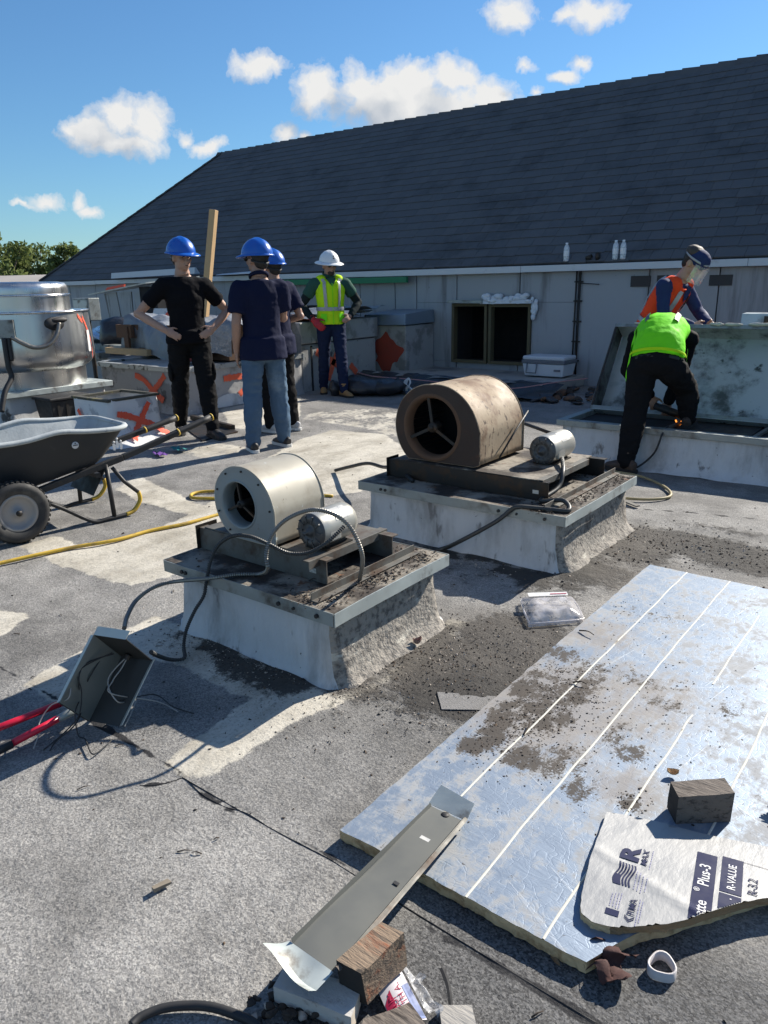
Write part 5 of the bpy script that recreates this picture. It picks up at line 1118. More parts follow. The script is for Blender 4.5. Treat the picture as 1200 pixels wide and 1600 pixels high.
leaf('curled tan dry leaf on the foil board left of the dark timber block', 1051, 1210, .034, .028, 20, M['foam_y'], BZ + .008, .5)
leaf('reddish chip of torn flashing lying by the flared foot of the nearer curb', 652, 1006, .04, .03, 60, mat('pink_flake', (.30, .20, .17), .8, 0, .2, 30), .012, .9, 'roof_flake', 'flake')
cl_ = MB(); c = W(950, 1517, .004)
cl_.grid(lambda u, v: c + V((.075 * (u - .5), .085 * (v - .5), .010 + .018 * abs(math.sin(5 * u + 2 * v)) + .010 * math.sin(9 * v))) + V((.02 * math.sin(7 * v), .012 * math.sin(8 * u), 0)), 14, 14); cl_.rough(.010, 45, 8)
solo('crumpled_cloth', 'crumpled dark maroon cloth hanging off the broken board corner', 'cloth', cl_, mat('maroon_cloth', (.060, .026, .022), .9, 0, .4, 14, bump=.4, bs=40))
b = MB(); c = W(252, 1385, .004); b.hexa([c + V(p) for p in ((-.012, -.020, 0), (.004, -.024, 0), (.014, .022, 0), (-.006, .024, 0), (-.012, -.020, .008), (.004, -.024, .012), (.014, .022, .006), (-.006, .024, .004))]); solo('wood_splinter', 'small brownish grey splinter alone on the pale deck at lower left', 'splinter', b, mat('splinter_wood', (.20, .17, .13), .8, 0, .3, 20))
b = MB(); pts = [(lambda p: V((p.x, p.y, deck_z(p.x, p.y) + .004)))(W(*q_)) for q_ in ((683, 1085), (690, 1113), (760, 1112), (775, 1090))]; b.plate(pts[::-1] if (pts[1] - pts[0]).cross(pts[3] - pts[0]).z < 0 else pts, .003); b.rough(.001, 12, 4)
solo('membrane_patch', 'loose square flap of roofing membrane tucked beside the left edge of the foil board', 'membrane patch', b, mat('gritty_membrane', (.19, .185, .18), .9, 0, .5, 60, bump=.5, bs=150))
tf = MB(); c = V((-.185, 2.02, board_z(-.2, 2.0) + .01))
for i in range(26):
    a = rad(RNG.uniform(140, 215)); d = V((math.cos(a), math.sin(a), RNG.uniform(.0, .5))) * RNG.uniform(.03, .06); tf.tube([c + V((0, RNG.normal() * .02, 0)), c + d * .6 + V((0, 0, .01)), c + d], [.006, .005, .002], 4, 0)
tf.tube([c + V((.14, .02, .02)), c + V((.0, 0, .012))], [.024, .028], 10, 0); solo('frayed_brush', 'frayed grey bristle end poking in at the right edge of the foil board', 'brush', tf, [M['tarp_pale'], M['dark_steel']])
# clear clamshell
cs = thing('plastic_tray', 'empty clear plastic food tray with a paper label lying near the foil board edge', 'plastic tray', (-1.33, 2.95, 0))
a_, b_, c_, d_ = V((-1.515, 2.88, .004)), V((-1.200, 2.90, .004)), V((-1.225, 3.17, .004)), V((-1.455, 3.19, .004))
a_, b_, c_, d_ = W(826, 980, .006), W(914, 972, .006), W(896, 938, .012), W(812, 940, .012)
ct = (a_ + b_ + c_ + d_) / 4
def csq(u, v): return a_.lerp(b_, u).lerp(d_.lerp(c_, u), v)
t_ = MB(); t_.grid(lambda u, v: csq(u, v) + V((0, 0, .050 * min(1, 5 * min(u, 1 - u, v, 1 - v)) ** .5 + .004 * math.sin(u * 20) * math.sin(v * 9))), 22, 22); part('lid', t_, M['clam'], cs)
t_ = MB(); t_.tube([csq(u, v) + V((0, 0, .012)) for u, v in ((.02, .02), (.5, 0), (.98, .02), (1, .5), (.98, .98), (.5, 1), (.02, .98), (0, .5))], .005, 6, closed=True); part('rim', t_, M['clam'], cs)
t_ = MB(); t_.grid(lambda u, v: csq(.12 + .72 * u, .74 + .16 * v) + V((0, 0, .0555)), 6, 3); part('paper_label', t_, M['white_ink'], cs)
t_ = MB(); t_.grid(lambda u, v: csq(.52 + .30 * u, .79 + .03 * v) + V((0, 0, .0575)), 4, 1); part('label_stripe', t_, M['card_red'], cs)

# ---------------------------------------------------------------- big open curb with tilted hood
bc = thing('roof_curb', 'long white coated curb with open top and crossbars under the tilted hood', 'roof curb', (-.8, 6.2, 0))
CX0, CX1, CY0, CY1 = -2.66, 1.6, 5.90, 6.62
sk = curb_skirt(CX0, CX1, CY0, CY1, .29, (.05, .05, .10, .05), 31, npx=40); sk.m = [0] * len(sk.f)
part('skirt', sk, M['white_coat'], bc)
b = MB()
for lo, hi in (((CX0 - .03, CY0 - .035, .285), (CX1, CY0 + .04, .335)), ((CX0 - .03, CY1 - .04, .285), (CX1, CY1 + .03, .335)), ((CX0 - .031, CY0 + .04, .286), (CX0 + .04, CY1 - .04, .334)), ((CX1 - .05, CY0 + .04, .286), (CX1, CY1 - .04, .334))): b.lohi(lo, hi)
part('top_flange', b, M['galv'], bc, .004)
b = MB(); b.lohi((CX0 + .03, CY0 + .03, .288), (CX1 - .05, CY1 - .03, .291)); part('dark_interior', b, M['void'], bc)
b = MB()
for x in (-1.83, -1.18, -.5, .2): b.bar((x, CY0 + .03, .310), (x + .02, CY1 - .03, .310), .03, .02)
part('crossbar', b, M['angle'], bc)
b = MB(); b.lohi((-1.76, CY0 + .05, .296), (-1.22, CY1 - .05, .302)); part('filter_panel', b, M['dark_steel'], bc)
hood_mat = mat('mould_stained_hood', (.45, .495, .49), .5, .25, .14, 2.4, c2=(.09, .105, .10), mixs=2.0, lo=.52, hi=.66, extra=chain(spots(6, (.06, .07, .065), .60, .70), spots(3.1, (.30, .36, .37), .60, .75)))
hd = thing('fan_hood', 'large mould stained sheet metal hood tipped up open on the long curb', 'fan hood', (-.8, 6.6, .33))
R0, R1 = V((0, 6.50, .345)), V((0, 7.0, 1.065)); nb = V((0, .80, -.58)) * .22
def hx(x, p, d=None): return V((x, 0, 0)) + p + (d if d is not None else V((0, 0, 0)))
HX0, HX1 = -2.66, 1.4
b = MB(); b.plate([hx(HX0 + .004, R0, nb), hx(HX1, R0, nb), hx(HX1, R1, nb), hx(HX0 + .004, R1, nb)], .004); part('hood_back', b, hood_mat, hd)
b = MB(); b.plate([hx(HX0, R0), hx(HX0, R0, nb), hx(HX0, R1, nb), hx(HX0, R1)], .004); part('hood_side', b, mat('dark_hood_side', (.16, .17, .165), .6, .2, .3, 3, c2=(.02, .02, .02), mixs=3, lo=.42, hi=.6), hd)  # left side darker and blotchier than the hood's other faces
b = MB(); b.plate([hx(HX0, R1), hx(HX0, R1, nb), hx(HX1, R1, nb), hx(HX1, R1)], .004); b.plate([hx(HX0, R0, nb), hx(HX0, R0), hx(HX1, R0), hx(HX1, R0, nb)], .004); part('hood_side', b, hood_mat, hd)
b = MB(); u_ = (R1 - R0).normalized() * .035
for p, d in ((R1, -u_), (R0, u_)): b.plate([hx(HX0, p), hx(HX1, p), hx(HX1, p, d), hx(HX0, p, d)], .004)
part('hood_rim', b, M['galv'], hd); b = MB(); b.plate([hx(HX0, R0), hx(HX0 + .018, R0), hx(HX0 + .018, R1), hx(HX0, R1)], .003); part('hood_rim', b, M['dark_steel'], hd)
fo_ = MB()
for i in range(26):
    x = RNG.uniform(-2.5, -.9); fo_.ell(hx(x, R1, V((0, -.008, .006))), (RNG.uniform(.02, .09), .012, RNG.uniform(.008, .016)), None, 8, 5)
fo_.rough(.008, 22, 2); part('old_sealant', fo_, mat('dirty_sealant', (.55, .52, .44), .8, 0, .2, 20), hd)
h2 = thing('fan_hood', 'second galvanised hood panel leaning behind the stained hood at the right edge', 'fan hood', (-.3, 7.4, 0))
b = MB(); b.plate([(-1.72, 7.42, .0), (1.3, 7.42, .0), (1.3, 7.62, 1.135), (-1.72, 7.62, 1.135)], .004); b.plate([(-1.72, 7.62, 1.135), (1.3, 7.62, 1.135), (1.3, 7.80, 1.14), (-1.72, 7.80, 1.14)], .004); part('panel', b, mat('blue_grey_galvanised', (.36, .42, .46), .4, .5, .2, 3, c2=(.12, .12, .12), mixs=2, lo=.55, hi=.7), h2)
b = MB(); b.box((-1.50, 7.60, 1.08), (.05, .03, .07)); b.box((-1.40, 7.60, 1.09), (.08, .03, .045)); b.ell((-1.33, 7.6, 1.10), (.03, .02, .02)); part('latch', b, M['dark_steel'], h2)
# cords at the right
b = MB(); b.tube(bez([V((-1.80, 5.99, .34)), V((-1.80, 5.86, .30)), V((-1.84, 5.83, .15)), V((-1.95, 5.78, .03)), V((-2.05, 5.70, .012))], 8), .008, 8); solo('power_cable', 'thin black cord looping over the white curb edge by the crouching man', 'cord', b, M['black'])
b = MB(); b.tube(bez([V((-2.1, 5.62, .012)), W(1000, 744, .012), W(1032, 757, .012), W(1048, 770, .012), W(1040, 778, .012), W(1000, 780, .012), V((-1.9, 4.9, .012))], 8), .010, 8); solo('extension_cord', 'dull yellow cord curling on shaded deck right of the rusty blower curb', 'cord', b, M['orange_cord'])
b = MB(); b.tube(bez([W(524, 735, .02), W(548, 729, .10), W(575, 724, .18), W(600, 730, .22), V((-2.80, 3.75, .34)), V((-2.66, 3.62, .345)), V((-2.5, 3.50, .335))], 8), .013, 8); solo('black_cable', 'stiff black cable sticking out left of the rusty blower curb', 'cable', b, M['black'])
b = MB(); b.tube(bez([V((-2.1, 4.45, .6)), V((-1.95, 4.7, .55)), V((-1.75, 5.1, .42)), V((-1.70, 5.5, .36)), V((-1.72, 5.88, .352))], 8), .012, 8)
b = MB(); b.tube([WY(820, 662, 4.5), WY(870, 680, 4.35)], .012, 8); solo('black_cable', 'short stiff black rod between the rusty drum and its motor', 'rod', b, M['black'])
b = MB(); b.tube(bez([V((-1.78, 3.98, .47)), WY(880, 735, 3.80), WY(872, 762, 3.70), W(845, 782, .34), W(880, 782, .36), W(888, 798, .335), W(850, 795, .335), W(812, 792, .34), WY(798, 797, 3.35), WY(775, 815, 3.32), W(720, 845, .12), W(690, 858, .02), W(640, 870, .01)], 8), .0125, 8); solo('black_cable', 'loose black cable draping from the rusty blower motor over the curb front to the deck', 'cable', b, M['conduit_dark'])
b = MB(); b.tube(bez([W(-80, 900, .012), W(0, 880, .012), W(105, 857, .012), W(180, 844, .012), W(235, 829, .012), W(290, 818, .012), W(345, 803, .012), W(400, 790, .012)], 8), .0115, 8); solo('yellow_hose', 'yellow air hose running across the deck from the left edge', 'hose', b, M['yellow'])
b = MB(); b.tube(bez([W(372, 781, .012), W(340, 779, .012), W(303, 778, .012), W(300, 772, .012), W(320, 768, .012), W(360, 768, .012), W(400, 770, .012), W(520, 775, .012)], 8), .0115, 8); solo('yellow_hose', 'loop of yellow hose behind the beige blower', 'hose', b, M['yellow'])
# ---------------------------------------------------------------- wheelbarrow
wo = V((-4.66, 2.09, 0)); wd_ = V((.144, .99, 0)).normalized(); wl = V((-wd_.y, wd_.x, 0))
def wb(x, y, z): return wo + wd_ * x + wl * y + V((0, 0, z))
wt = thing('wheelbarrow', 'black contractor wheelbarrow with cement caked tray and two fat tyres', 'wheelbarrow', tuple(wo))
def rring(x0, x1, hy0, hy1, z, c, n=10, wav=0):
    """rounded rectangle, half width hy0 at the x0 end and hy1 at x1"""
    pts = []
    for cx, sx, hy, a0 in ((x1 - c, 1, hy1, -90), (x1 - c, 1, hy1, 0), (x0 + c, -1, hy0, 90), (x0 + c, -1, hy0, 180)):
        sy = -1 if a0 in (-90, 180) else 1
        for i in range(n):
            a = rad(a0 + 90 * i / n); pts.append((cx + c * math.cos(a), sy * (hy - c) + c * math.sin(a)))
    # extra samples along the long sides
    out = []
    for i in range(len(pts)):
        p, q = pts[i], pts[(i + 1) % len(pts)]; L = math.hypot(q[0] - p[0], q[1] - p[1]); k = max(1, int(L / .06))
        for j in range(k): out.append((p[0] + (q[0] - p[0]) * j / k, p[1] + (q[1] - p[1]) * j / k))
    return out
N_ = 96
def resample(ps, n):
    L = [0]
    for i in range(len(ps)): p, q = ps[i], ps[(i + 1) % len(ps)]; L.append(L[-1] + math.hypot(q[0] - p[0], q[1] - p[1]))
    out = []
    for k in range(n):
        s = L[-1] * k / n; i = max(j for j in range(len(ps)) if L[j] <= s + 1e-9); t = (s - L[i]) / max(L[i + 1] - L[i], 1e-9); p, q = ps[i], ps[(i + 1) % len(ps)]; out.append((p[0] + (q[0] - p[0]) * t, p[1] + (q[1] - p[1]) * t))
    return out
rim = resample(rring(-.60, .77, .30, .32, 0, .14), N_); bot = resample(rring(.00, .60, .17, .21, 0, .09), N_)
def rim_z(x): return .615 + .05 * smooth(np.array([-x]), .0, .55)[0] + .018 * math.exp(-((x - .30) / .12) ** 2) - .006 * math.cos(x * 9)
def bot_z(x): return .262 + .215 * x
def traywall(k, off=0):
    ring = []
    for (r, b) in zip(rim, bot):
        t = k; e = t ** .85; x = b[0] + (r[0] - b[0]) * e; y = b[1] + (r[1] - b[1]) * e
        z = bot_z(b[0]) + (rim_z(r[0]) - bot_z(b[0])) * t; s = 1 - off / .35; ring.append(wb(x * (1 - off * .8) + .0, y * s, z + off * .5 * (1 - t)))
    return ring
for nm, off, mm, flip in (('tray', 0, M['tray'], False), ('tray_lining', .010, M['tray_in'], True)):
    b = MB(); ks = (0, .04, .12, .3, .5, .7, .88, 1.0); vs = [p for k in ks for p in traywall(k, off)]; n = N_
    fs = [(k * n + i, k * n + (i + 1) % n, (k + 1) * n + (i + 1) % n, (k + 1) * n + i) for k in range(len(ks) - 1) for i in range(n)] + [tuple(range(n - 1, -1, -1))]
    b.add(vs, [f[::-1] for f in fs] if flip else fs, 0, True); part(nm, b, mm, wt)
b = MB(); b.tube([p + V((0, 0, -.006)) for p in traywall(1.0)], .016, 8, closed=True, side=(0, 0, 1), flat=[.021] * N_); part('tray_rim', b, M['tray_in'], wt)
st = MB(); st.lathe([(.001, .001), (.021, .001), (.022, 0)], n=24, M=Matrix.Translation(wb(.40, -.292, .535)) @ Matrix(((wd_.x, 0, -wl.x, 0), (wd_.y, 0, -wl.y, 0), (0, 1, .25, 0), (0, 0, 0, 1)))); part('round_sticker', st, M['white_ink'], wt)
st2 = MB(); MXs = Matrix.Translation(wb(.40, -.2945, .535)) @ Matrix(((wd_.x, 0, -wl.x, 0), (wd_.y, 0, -wl.y, 0), (0, 1, .25, 0), (0, 0, 0, 1)))
st2.add([MXs @ V(p) for p in ((-.015, -.003, .001), (.015, -.003, .001), (.015, .003, .001), (-.015, .003, .001))], [(0, 1, 2, 3)]); st2.add([MXs @ V(p) for p in ((-.004, .008, .001), (.004, .008, .001), (.004, .016, .001), (-.004, .016, .001))], [(0, 1, 2, 3)]); part('sticker_mark', st2, M['black'], wt)
lg = MB(); ML = Matrix.Translation(wb(.675, -.278, .485)) @ Matrix(((wd_.x, 0, -wl.x, 0), (wd_.y, 0, -wl.y, 0), (0, 1, .25, 0), (0, 0, 0, 1)))
for (x, y, h, l) in ((-.022, 0, .05, 0), (.0, .012, .062, 1), (.024, 0, .05, 0)):
    lg.add([ML @ V(p) for p in ((x - .008, y - .025, .002), (x + .004, y - .028, .002), (x + .012, y, .002), (x + .004, y + h * .4, .002), (x - .012, y + h * .35, .002))], [(0, 1, 2, 3, 4)])
    lg.lathe([(.001, .0021), (.0075, .0021), (.008, .001)], c=(x, y + h * .55, 0), n=12, M=ML)
part('tray_emblem', lg, M['white_ink'], wt)
for sy in (-1, 1):
    zz = 0 if sy < 0 else -.06
    r_ = MB(); r_.bar(wb(-.22, sy * .20, .19), wb(.72, sy * .235, .395 + zz * .3), .035, .042); r_.bar(wb(.72, sy * .235, .395 + zz * .3), wb(1.12, sy * .245, .50 + zz * .7), .034, .040); part('rail', r_, M['black'], wt, .006)
    gp = MB(); g0, g1 = wb(1.05, sy * .244, .482 + zz * .65), wb(1.40, sy * .25, .575 + zz); gp.tube([g0, g0.lerp(g1, .3), g0.lerp(g1, .8), g1], [.021, .023, .022, .024], 12); part('grip', gp, M['black'], wt)
    yb = MB(); yb.tube([g1 - (g1 - g0) * .012, g1 + (g1 - g0) * .012], .026, 14); g2 = g0.lerp(g1, .22); yb.tube([g2, g2 + (g1 - g0) * .03], .0255, 12); part('grip_band', yb, M['yellow'], wt)
    lgm = MB(); lgm.tube(bez([wb(.12, sy * .21, .25), wb(.30, sy * .23, .13), wb(.46, sy * .26, .018), wb(.56, sy * .27, .016), wb(.69, sy * .27, .018)], 5), .013, 8); lgm.tube([wb(.60, sy * .235, .37), wb(.60, sy * .268, .016)], .015, 8); lgm.tube([wb(.785, sy * .265, .15), wb(.70, sy * .25, .24), wb(.64, sy * .235, .34)], .013, 8); part('leg', lgm, M['black'], wt)
    yf = MB(); yf.tube(bez([wb(.68, sy * .27, .018), wb(.74, sy * .27, .035), wb(.79, sy * .267, .095), wb(.785, sy * .265, .155)], 5), .0145, 8); part('foot_bend', yf, M['yellow'], wt)
    cw = wb(0, sy * .285, .190); MWl = Matrix.Translation(cw) @ Matrix(((wd_.x, 0, wl.x * sy, 0), (wd_.y, 0, wl.y * sy, 0), (0, 1, 0, 0), (0, 0, 0, 1)))
    ty = MB(); R_ = .186
    prof = [(R_ * .60, -.036), (R_ * .66, -.046), (R_ * .84, -.052), (R_ * .95, -.046), (R_ * 1.0, -.024), (R_ * 1.01, 0), (R_ * 1.0, .024), (R_ * .95, .046), (R_ * .84, .052), (R_ * .66, .046), (R_ * .60, .036)]
    ty.lathe(prof, n=48, M=MWl)
    for k in range(40):
        a = k * 6.2832 / 40
        for s in (-1, 1):
            c = V((math.cos(a + s * .03), math.sin(a + s * .03), 0)); t2 = V((-c.y, c.x, 0))
            P_ = [MWl @ (c * (R_ * q) + t2 * (w_ * .009) + V((0, 0, s * z_))) for q, z_ in ((1.012, .010), (1.005, .034)) for w_ in (-1, 1)]
            o2 = [MWl @ (c * (R_ * q * 1.025) + t2 * (w_ * .007) + V((0, 0, s * z_))) for q, z_ in ((1.012, .012), (1.0, .032)) for w_ in (-1, 1)]
            ty.hexa([P_[0], P_[1], P_[3], P_[2], o2[0], o2[1], o2[3], o2[2]])
    wh = part('wheel', ty, M['tyre'], wt)
    rm = MB(); rm.lathe([(R_ * .63, .030), (R_ * .62, .038), (R_ * .55, .040), (R_ * .50, .030), (R_ * .44, .016), (R_ * .22, .022), (R_ * .14, .028), (R_ * .12, .040), (.001, .042)], n=40, M=MWl); rm.lathe([(R_ * .63, -.03), (R_ * .5, -.02), (.001, -.02)], n=30, M=MWl); part('rim', rm, M['rim'], wh)
    hb = MB(); hb.lathe([(R_ * .10, .041), (R_ * .09, .052), (.001, .053)], n=10, M=MWl); part('axle_end', hb, M['dark_steel'], wh)
b = MB(); b.cyl(wb(0, -.26, .19), wb(0, .26, .19), .012, n=10); part('axle', b, M['dark_steel'], wt)
b = MB(); b.plate([wb(.63, -.17, .33), wb(.52, -.17, .16), wb(.52, .19, .16), wb(.63, .19, .33)], .006); b.bar(wb(.55, -.22, .30), wb(.55, .22, .30), .03, .03); part('cross_brace', b, M['black'], wt)
# ---------------------------------------------------------------- stainless upblast fan
FC = V((-8.75, 4.47, 0))
ft = thing('upblast_fan', 'big shiny stainless steel roof exhaust fan with stepped drum on a white curb', 'exhaust fan', (FC.x, FC.y, .43))
def lat(nm, prof, m_, n=72, parent=ft):
    b = MB(); b.lathe(prof, c=(FC.x, FC.y, 0), n=n); return part(nm, b, m_, parent)
lat('base_cylinder', [(.665, .425), (.665, .60), (.672, .62)], M['stainless'])
lat('bell', [(.66, .605), (.70, .625), (.745, .665), (.775, .72), (.790, .80), (.785, .90), (.775, 1.05), (.765, 1.225)], M['stainless'])
lat('bell_lip', [(.762, 1.222), (.782, 1.225), (.786, 1.236), (.782, 1.248), (.755, 1.250), (.70, 1.245), (.58, 1.235)], M['stainless_rim'])
lat('upper_drum', [(.585, 1.232), (.585, 1.405)], M['stainless'])
lat('drum_band', [(.585, 1.402), (.60, 1.404), (.604, 1.414), (.598, 1.424), (.582, 1.426)], M['stainless_rim'])
lat('cap', [(.580, 1.426), (.580, 1.485), (.572, 1.520), (.548, 1.545), (.49, 1.558), (.001, 1.562)], M['stainless'])
def onfan(ang, r, z): a = rad(ang); return FC + V((r * math.cos(a), r * math.sin(a), z))
# ang measured so that the camera sees about -75 .. +35 degrees
a_l, a_m = -33, 1
b = MB(); b.box(onfan(a_l - 3, .80, 1.08), (.07, .17, .19), Matrix.Rotation(rad(a_l - 3), 3, 'Z')); part('switch_box', b, M['galv'], ft, .008)
b = MB(); b.ell(onfan(a_m, .765, 1.11), (.030, .115, .075), Matrix.Rotation(rad(a_m), 3, 'Z'), 16, 9); b.ell(onfan(a_m + 4, .77, 1.15), (.035, .105, .03), Matrix.Rotation(rad(a_m + 4), 3, 'Z'), 14, 8); b.rough(.012, 8, 4); part('wiring_port', b, M['black'], ft)
b = MB(); b.tube(bez([onfan(a_l, .82, 1.0), onfan(a_l + 7, .84, .93), onfan(-18, .85, .88), onfan(-9, .85, .90), onfan(-2, .84, .99), onfan(3, .81, 1.12)], 10), .022, 10); part('grey_conduit', b, M['conduit'], ft)
b = MB(); b.tube(bez([onfan(a_l - 5, .82, .99), onfan(a_l - 5, .83, .7), onfan(a_l - 4, .84, .58), onfan(a_l - 8, .95, .44), onfan(a_l - 10, 1.05, .25)], 8), .028, 10); b.tube(bez([onfan(a_l - 2, .82, .99), onfan(a_l - 2, .83, .75)], 6), .02, 8); part('drop_conduit', b, M['black'], ft)
b = MB(); b.lathe([(.790, .78), (.790, 1.02)], c=tuple(FC), n=3, a0=rad(35), a1=rad(40)); part('rating_label', b, M['white_ink'], ft)
def brush(mb, fn, pts, wd):
    """a sprayed stroke: fn maps (s, t) to a point on the surface"""
    q = bez([V((*p, 0)) for p in pts], 8); n = len(q)
    for i in range(n - 1):
        d = (q[i + 1] - q[i]); nn = V((-d.y, d.x, 0)).normalized(); w0 = wd * (.8 + .4 * random.random()) / 2; w1_ = wd * (.8 + .4 * random.random()) / 2
        mb.add([fn(*(q[i] - nn * w0)[:2]), fn(*(q[i + 1] - nn * w1_)[:2]), fn(*(q[i + 1] + nn * w1_)[:2]), fn(*(q[i] + nn * w0)[:2])], [(0, 1, 2, 3)])
    return mb
b = MB()
def fs_(s, t): return onfan(s, .7925 - .02 * max(0, (t - .8) / .4), t)
brush(b, fs_, [(26, 1.19), (29, 1.15), (32, 1.12)], .05); brush(b, fs_, [(33, 1.17), (39, 1.02), (43, .86), (41, .72)], .06); part('spray_mark', b, M['orange'], ft)
fc_ = thing('roof_curb', 'white flaking curb under the stainless exhaust fan', 'roof curb', (-8.8, 4.5, 0))
sk = curb_skirt(-9.55, -8.14, 3.90, 5.10, .36, (.06, .08, .06, .06), 41); sk.m = [0] * len(sk.f); part('skirt', sk, mat('flaking_white_curb', (.50, .50, .49), .8, 0, .12, 4, c2=(.07, .065, .06), mixs=3, lo=.56, hi=.66, bump=.3, bs=20), fc_)
b = MB(); b.lohi((-9.62, 3.84, .36), (-8.07, 5.16, .425)); part('cap_flange', b, M['galv_pale'], fc_, .006)
b = MB()
for i in range(40): b.tube([V((-8.06, RNG.uniform(3.9, 5.1), .36)), V((-8.05, RNG.uniform(3.9, 5.1), .30))], .004, 4)
gx = thing('grease_box', 'small black plastic grease box with stained side at the foot of the stainless fan', 'grease box', (-7.82, 4.36, 0))
b = MB(); b.hexa([V(p) for p in ((-7.98, 4.16, .06), (-7.68, 4.16, .06), (-7.68, 4.56, .06), (-7.98, 4.56, .06), (-8.0, 4.13, .33), (-7.66, 4.13, .33), (-7.66, 4.59, .33), (-8.0, 4.59, .33))]); part('bin', b, M['black'], gx, .01)
b = MB(); b.lohi((-8.02, 4.11, .33), (-7.64, 4.61, .365)); part('lid', b, M['black'], gx, .012)
b = MB()
for y in (4.2, 4.3, 4.4, 4.5): b.lohi((-7.672, y, .10), (-7.660, y + .03, .30))
part('rib', b, M['dark_steel'], gx); 
b = MB(); b.lohi((-8.0, 4.2, 0), (-7.7, 4.5, .06)); part('foot', b, M['dark_steel'], gx)
# ---------------------------------------------------------------- small open curb with a red X
sc_ = thing('roof_curb', 'small open white curb with a bright orange X sprayed on its side', 'roof curb', (-6.65, 4.3, 0))
SX0, SX1, SY0, SY1, SZ = -7.05, -6.43, 4.03, 4.61, .44
sk = curb_skirt(SX0, SX1, SY0, SY1, SZ, (.06, .16, .08, .06), 51); sk.m = [0] * len(sk.f)
M['white_blue'] = mat('chalky_white_coating', (.64, .64, .64), .75, 0, .08, 5, c2=(.42, .43, .45), mixs=4.5, lo=.56, hi=.62, bump=.3, bs=18, extra=spots(5, (.06, .058, .056), .68, .73))
part('skirt', sk, M['white_blue'], sc_)
b = MB(); w_ = .045
for lo, hi in (((SX0 - .004, SY0 - .004, SZ - .012), (SX1 + .004, SY0 + w_, SZ + .012)), ((SX0 - .004, SY1 - w_, SZ - .012), (SX1 + .004, SY1 + .004, SZ + .012)), ((SX0 - .005, SY0 + w_, SZ - .012), (SX0 + w_, SY1 - w_, SZ + .011)), ((SX1 - w_, SY0 + w_, SZ - .012), (SX1 + .005, SY1 - w_, SZ + .011))): b.lohi(lo, hi)
b.rough(.008, 9, 6); part('wooden_rim', b, mat('tarred_rim', (.06, .058, .045), .8, 0, .4, 7, c2=(.20, .17, .06), mixs=5, lo=.58, hi=.7), sc_)
b = MB(); b.lohi((SX0 - .02, SY0 - .02, .10), (SX1 + .02, SY1 + .02, .11)); part('dark_interior', b, M['void'], sc_)
def sface(s, t):   # right hand face, flared at the foot
    off = .16 * ((1 - min(1, max(0, t / SZ))) ** 3.2) + .020; return V((SX1 + off, s, t))
b = MB(); brush(b, sface, [(4.10, .31), (4.22, .275), (4.38, .20), (4.50, .14)], .062); brush(b, sface, [(4.47, .38), (4.37, .25), (4.27, .14), (4.19, .06)], .058); brush(b, sface, [(4.50, .13), (4.56, .08), (4.60, .05)], .055); part('spray_mark', b, M['orange'], sc_)
def sfront(s, t): return V((s, SY0 - .022 - .08 * ((1 - min(1, max(0, t / SZ))) ** 3.2), t))
b = MB(); brush(b, sfront, [(-6.93, .33), (-6.87, .24), (-6.83, .18)], .045); part('spray_mark', b, M['orange'], sc_)
# ---------------------------------------------------------------- long curb and taller box curb
lc = thing('roof_curb', 'long low grey curb behind the standing men with faded orange X marks', 'roof curb', (-8.4, 6.6, 0))
M['grey_coat'] = mat('grey_flaked_coating', (.33, .325, .32), .8, 0, .14, 3, c2=(.20, .195, .19), mixs=2.5, lo=.5, hi=.62, bump=.3, bs=14, extra=chain(spots(2.4, (.085, .082, .08), .66, .70), spots(4, (.50, .49, .46), .68, .72)))
LX0, LX1, LY0, LY1, LZ_ = -9.12, -7.40, 5.66, 7.72, .50
sk = curb_skirt(LX0, LX1, LY0, LY1, LZ_, (.05, .06, .06, .05), 61, npx=34); sk.m = [0] * len(sk.f); part('skirt', sk, M['grey_coat'], lc)
b = MB()
for lo, hi in (((LX0 - .02, LY0 - .025, LZ_ - .005), (LX1 + .02, LY0 + .05, LZ_ + .05)), ((LX1 - .05, LY0 + .05, LZ_ - .005), (LX1 + .024, LY1, LZ_ + .05)), ((LX0 - .032, LY0 + .05, LZ_ - .04), (LX0 + .05, LY1, LZ_ + .06)), ((LX0 - .03, LY1, LZ_ - .04), (LX1 + .03, LY1 + .05, LZ_ + .06))): b.lohi(lo, hi)
b.rough(.008, 4, 3); part('metal_cap', b, mat('stained_metal_cap', (.36, .37, .36), .5, .3, .2, 5, c2=(.05, .05, .045), mixs=7, lo=.54, hi=.62), lc)
b = MB(); b.lohi((LX0 + .05, LY0 + .05, LZ_ - .02), (LX1 - .05, LY1, LZ_ + .03)); part('deck_cover', b, M['tarp_pale'], lc)
def lfront(s, t): return V((s, LY0 - .012 - .06 * ((1 - min(1, max(0, t / LZ_))) ** 3), t))
def lside(s, t): return V((LX1 + .014 + .06 * ((1 - min(1, max(0, t / LZ_))) ** 3), s, t))
b = MB(); brush(b, lfront, [(-8.33, .42), (-8.15, .37), (-7.96, .24), (-7.76, .14)], .075); brush(b, lfront, [(-7.72, .45), (-7.90, .30), (-8.16, .12)], .075); part('spray_mark', b, M['orange_dim'], lc)
b = MB(); brush(b, lside, [(6.28, .36), (6.5, .365), (6.85, .36)], .075); brush(b, lside, [(6.50, .14), (6.66, .22), (6.80, .34)], .075); part('spray_mark', b, M['orange_dim'], lc)
b = MB(); b.grid(lambda u, v: lside(6.1 + 1.4 * u, .02 + .10 * v + .05 * math.sin(u * 9) * v), 20, 4); part('white_splash', b, M['white_coat'], lc)
tbx = thing('box_curb', 'tall grey box curb behind the man in the lime vest with a faded orange mark', 'box curb', (-8.2, 8.6, 0))
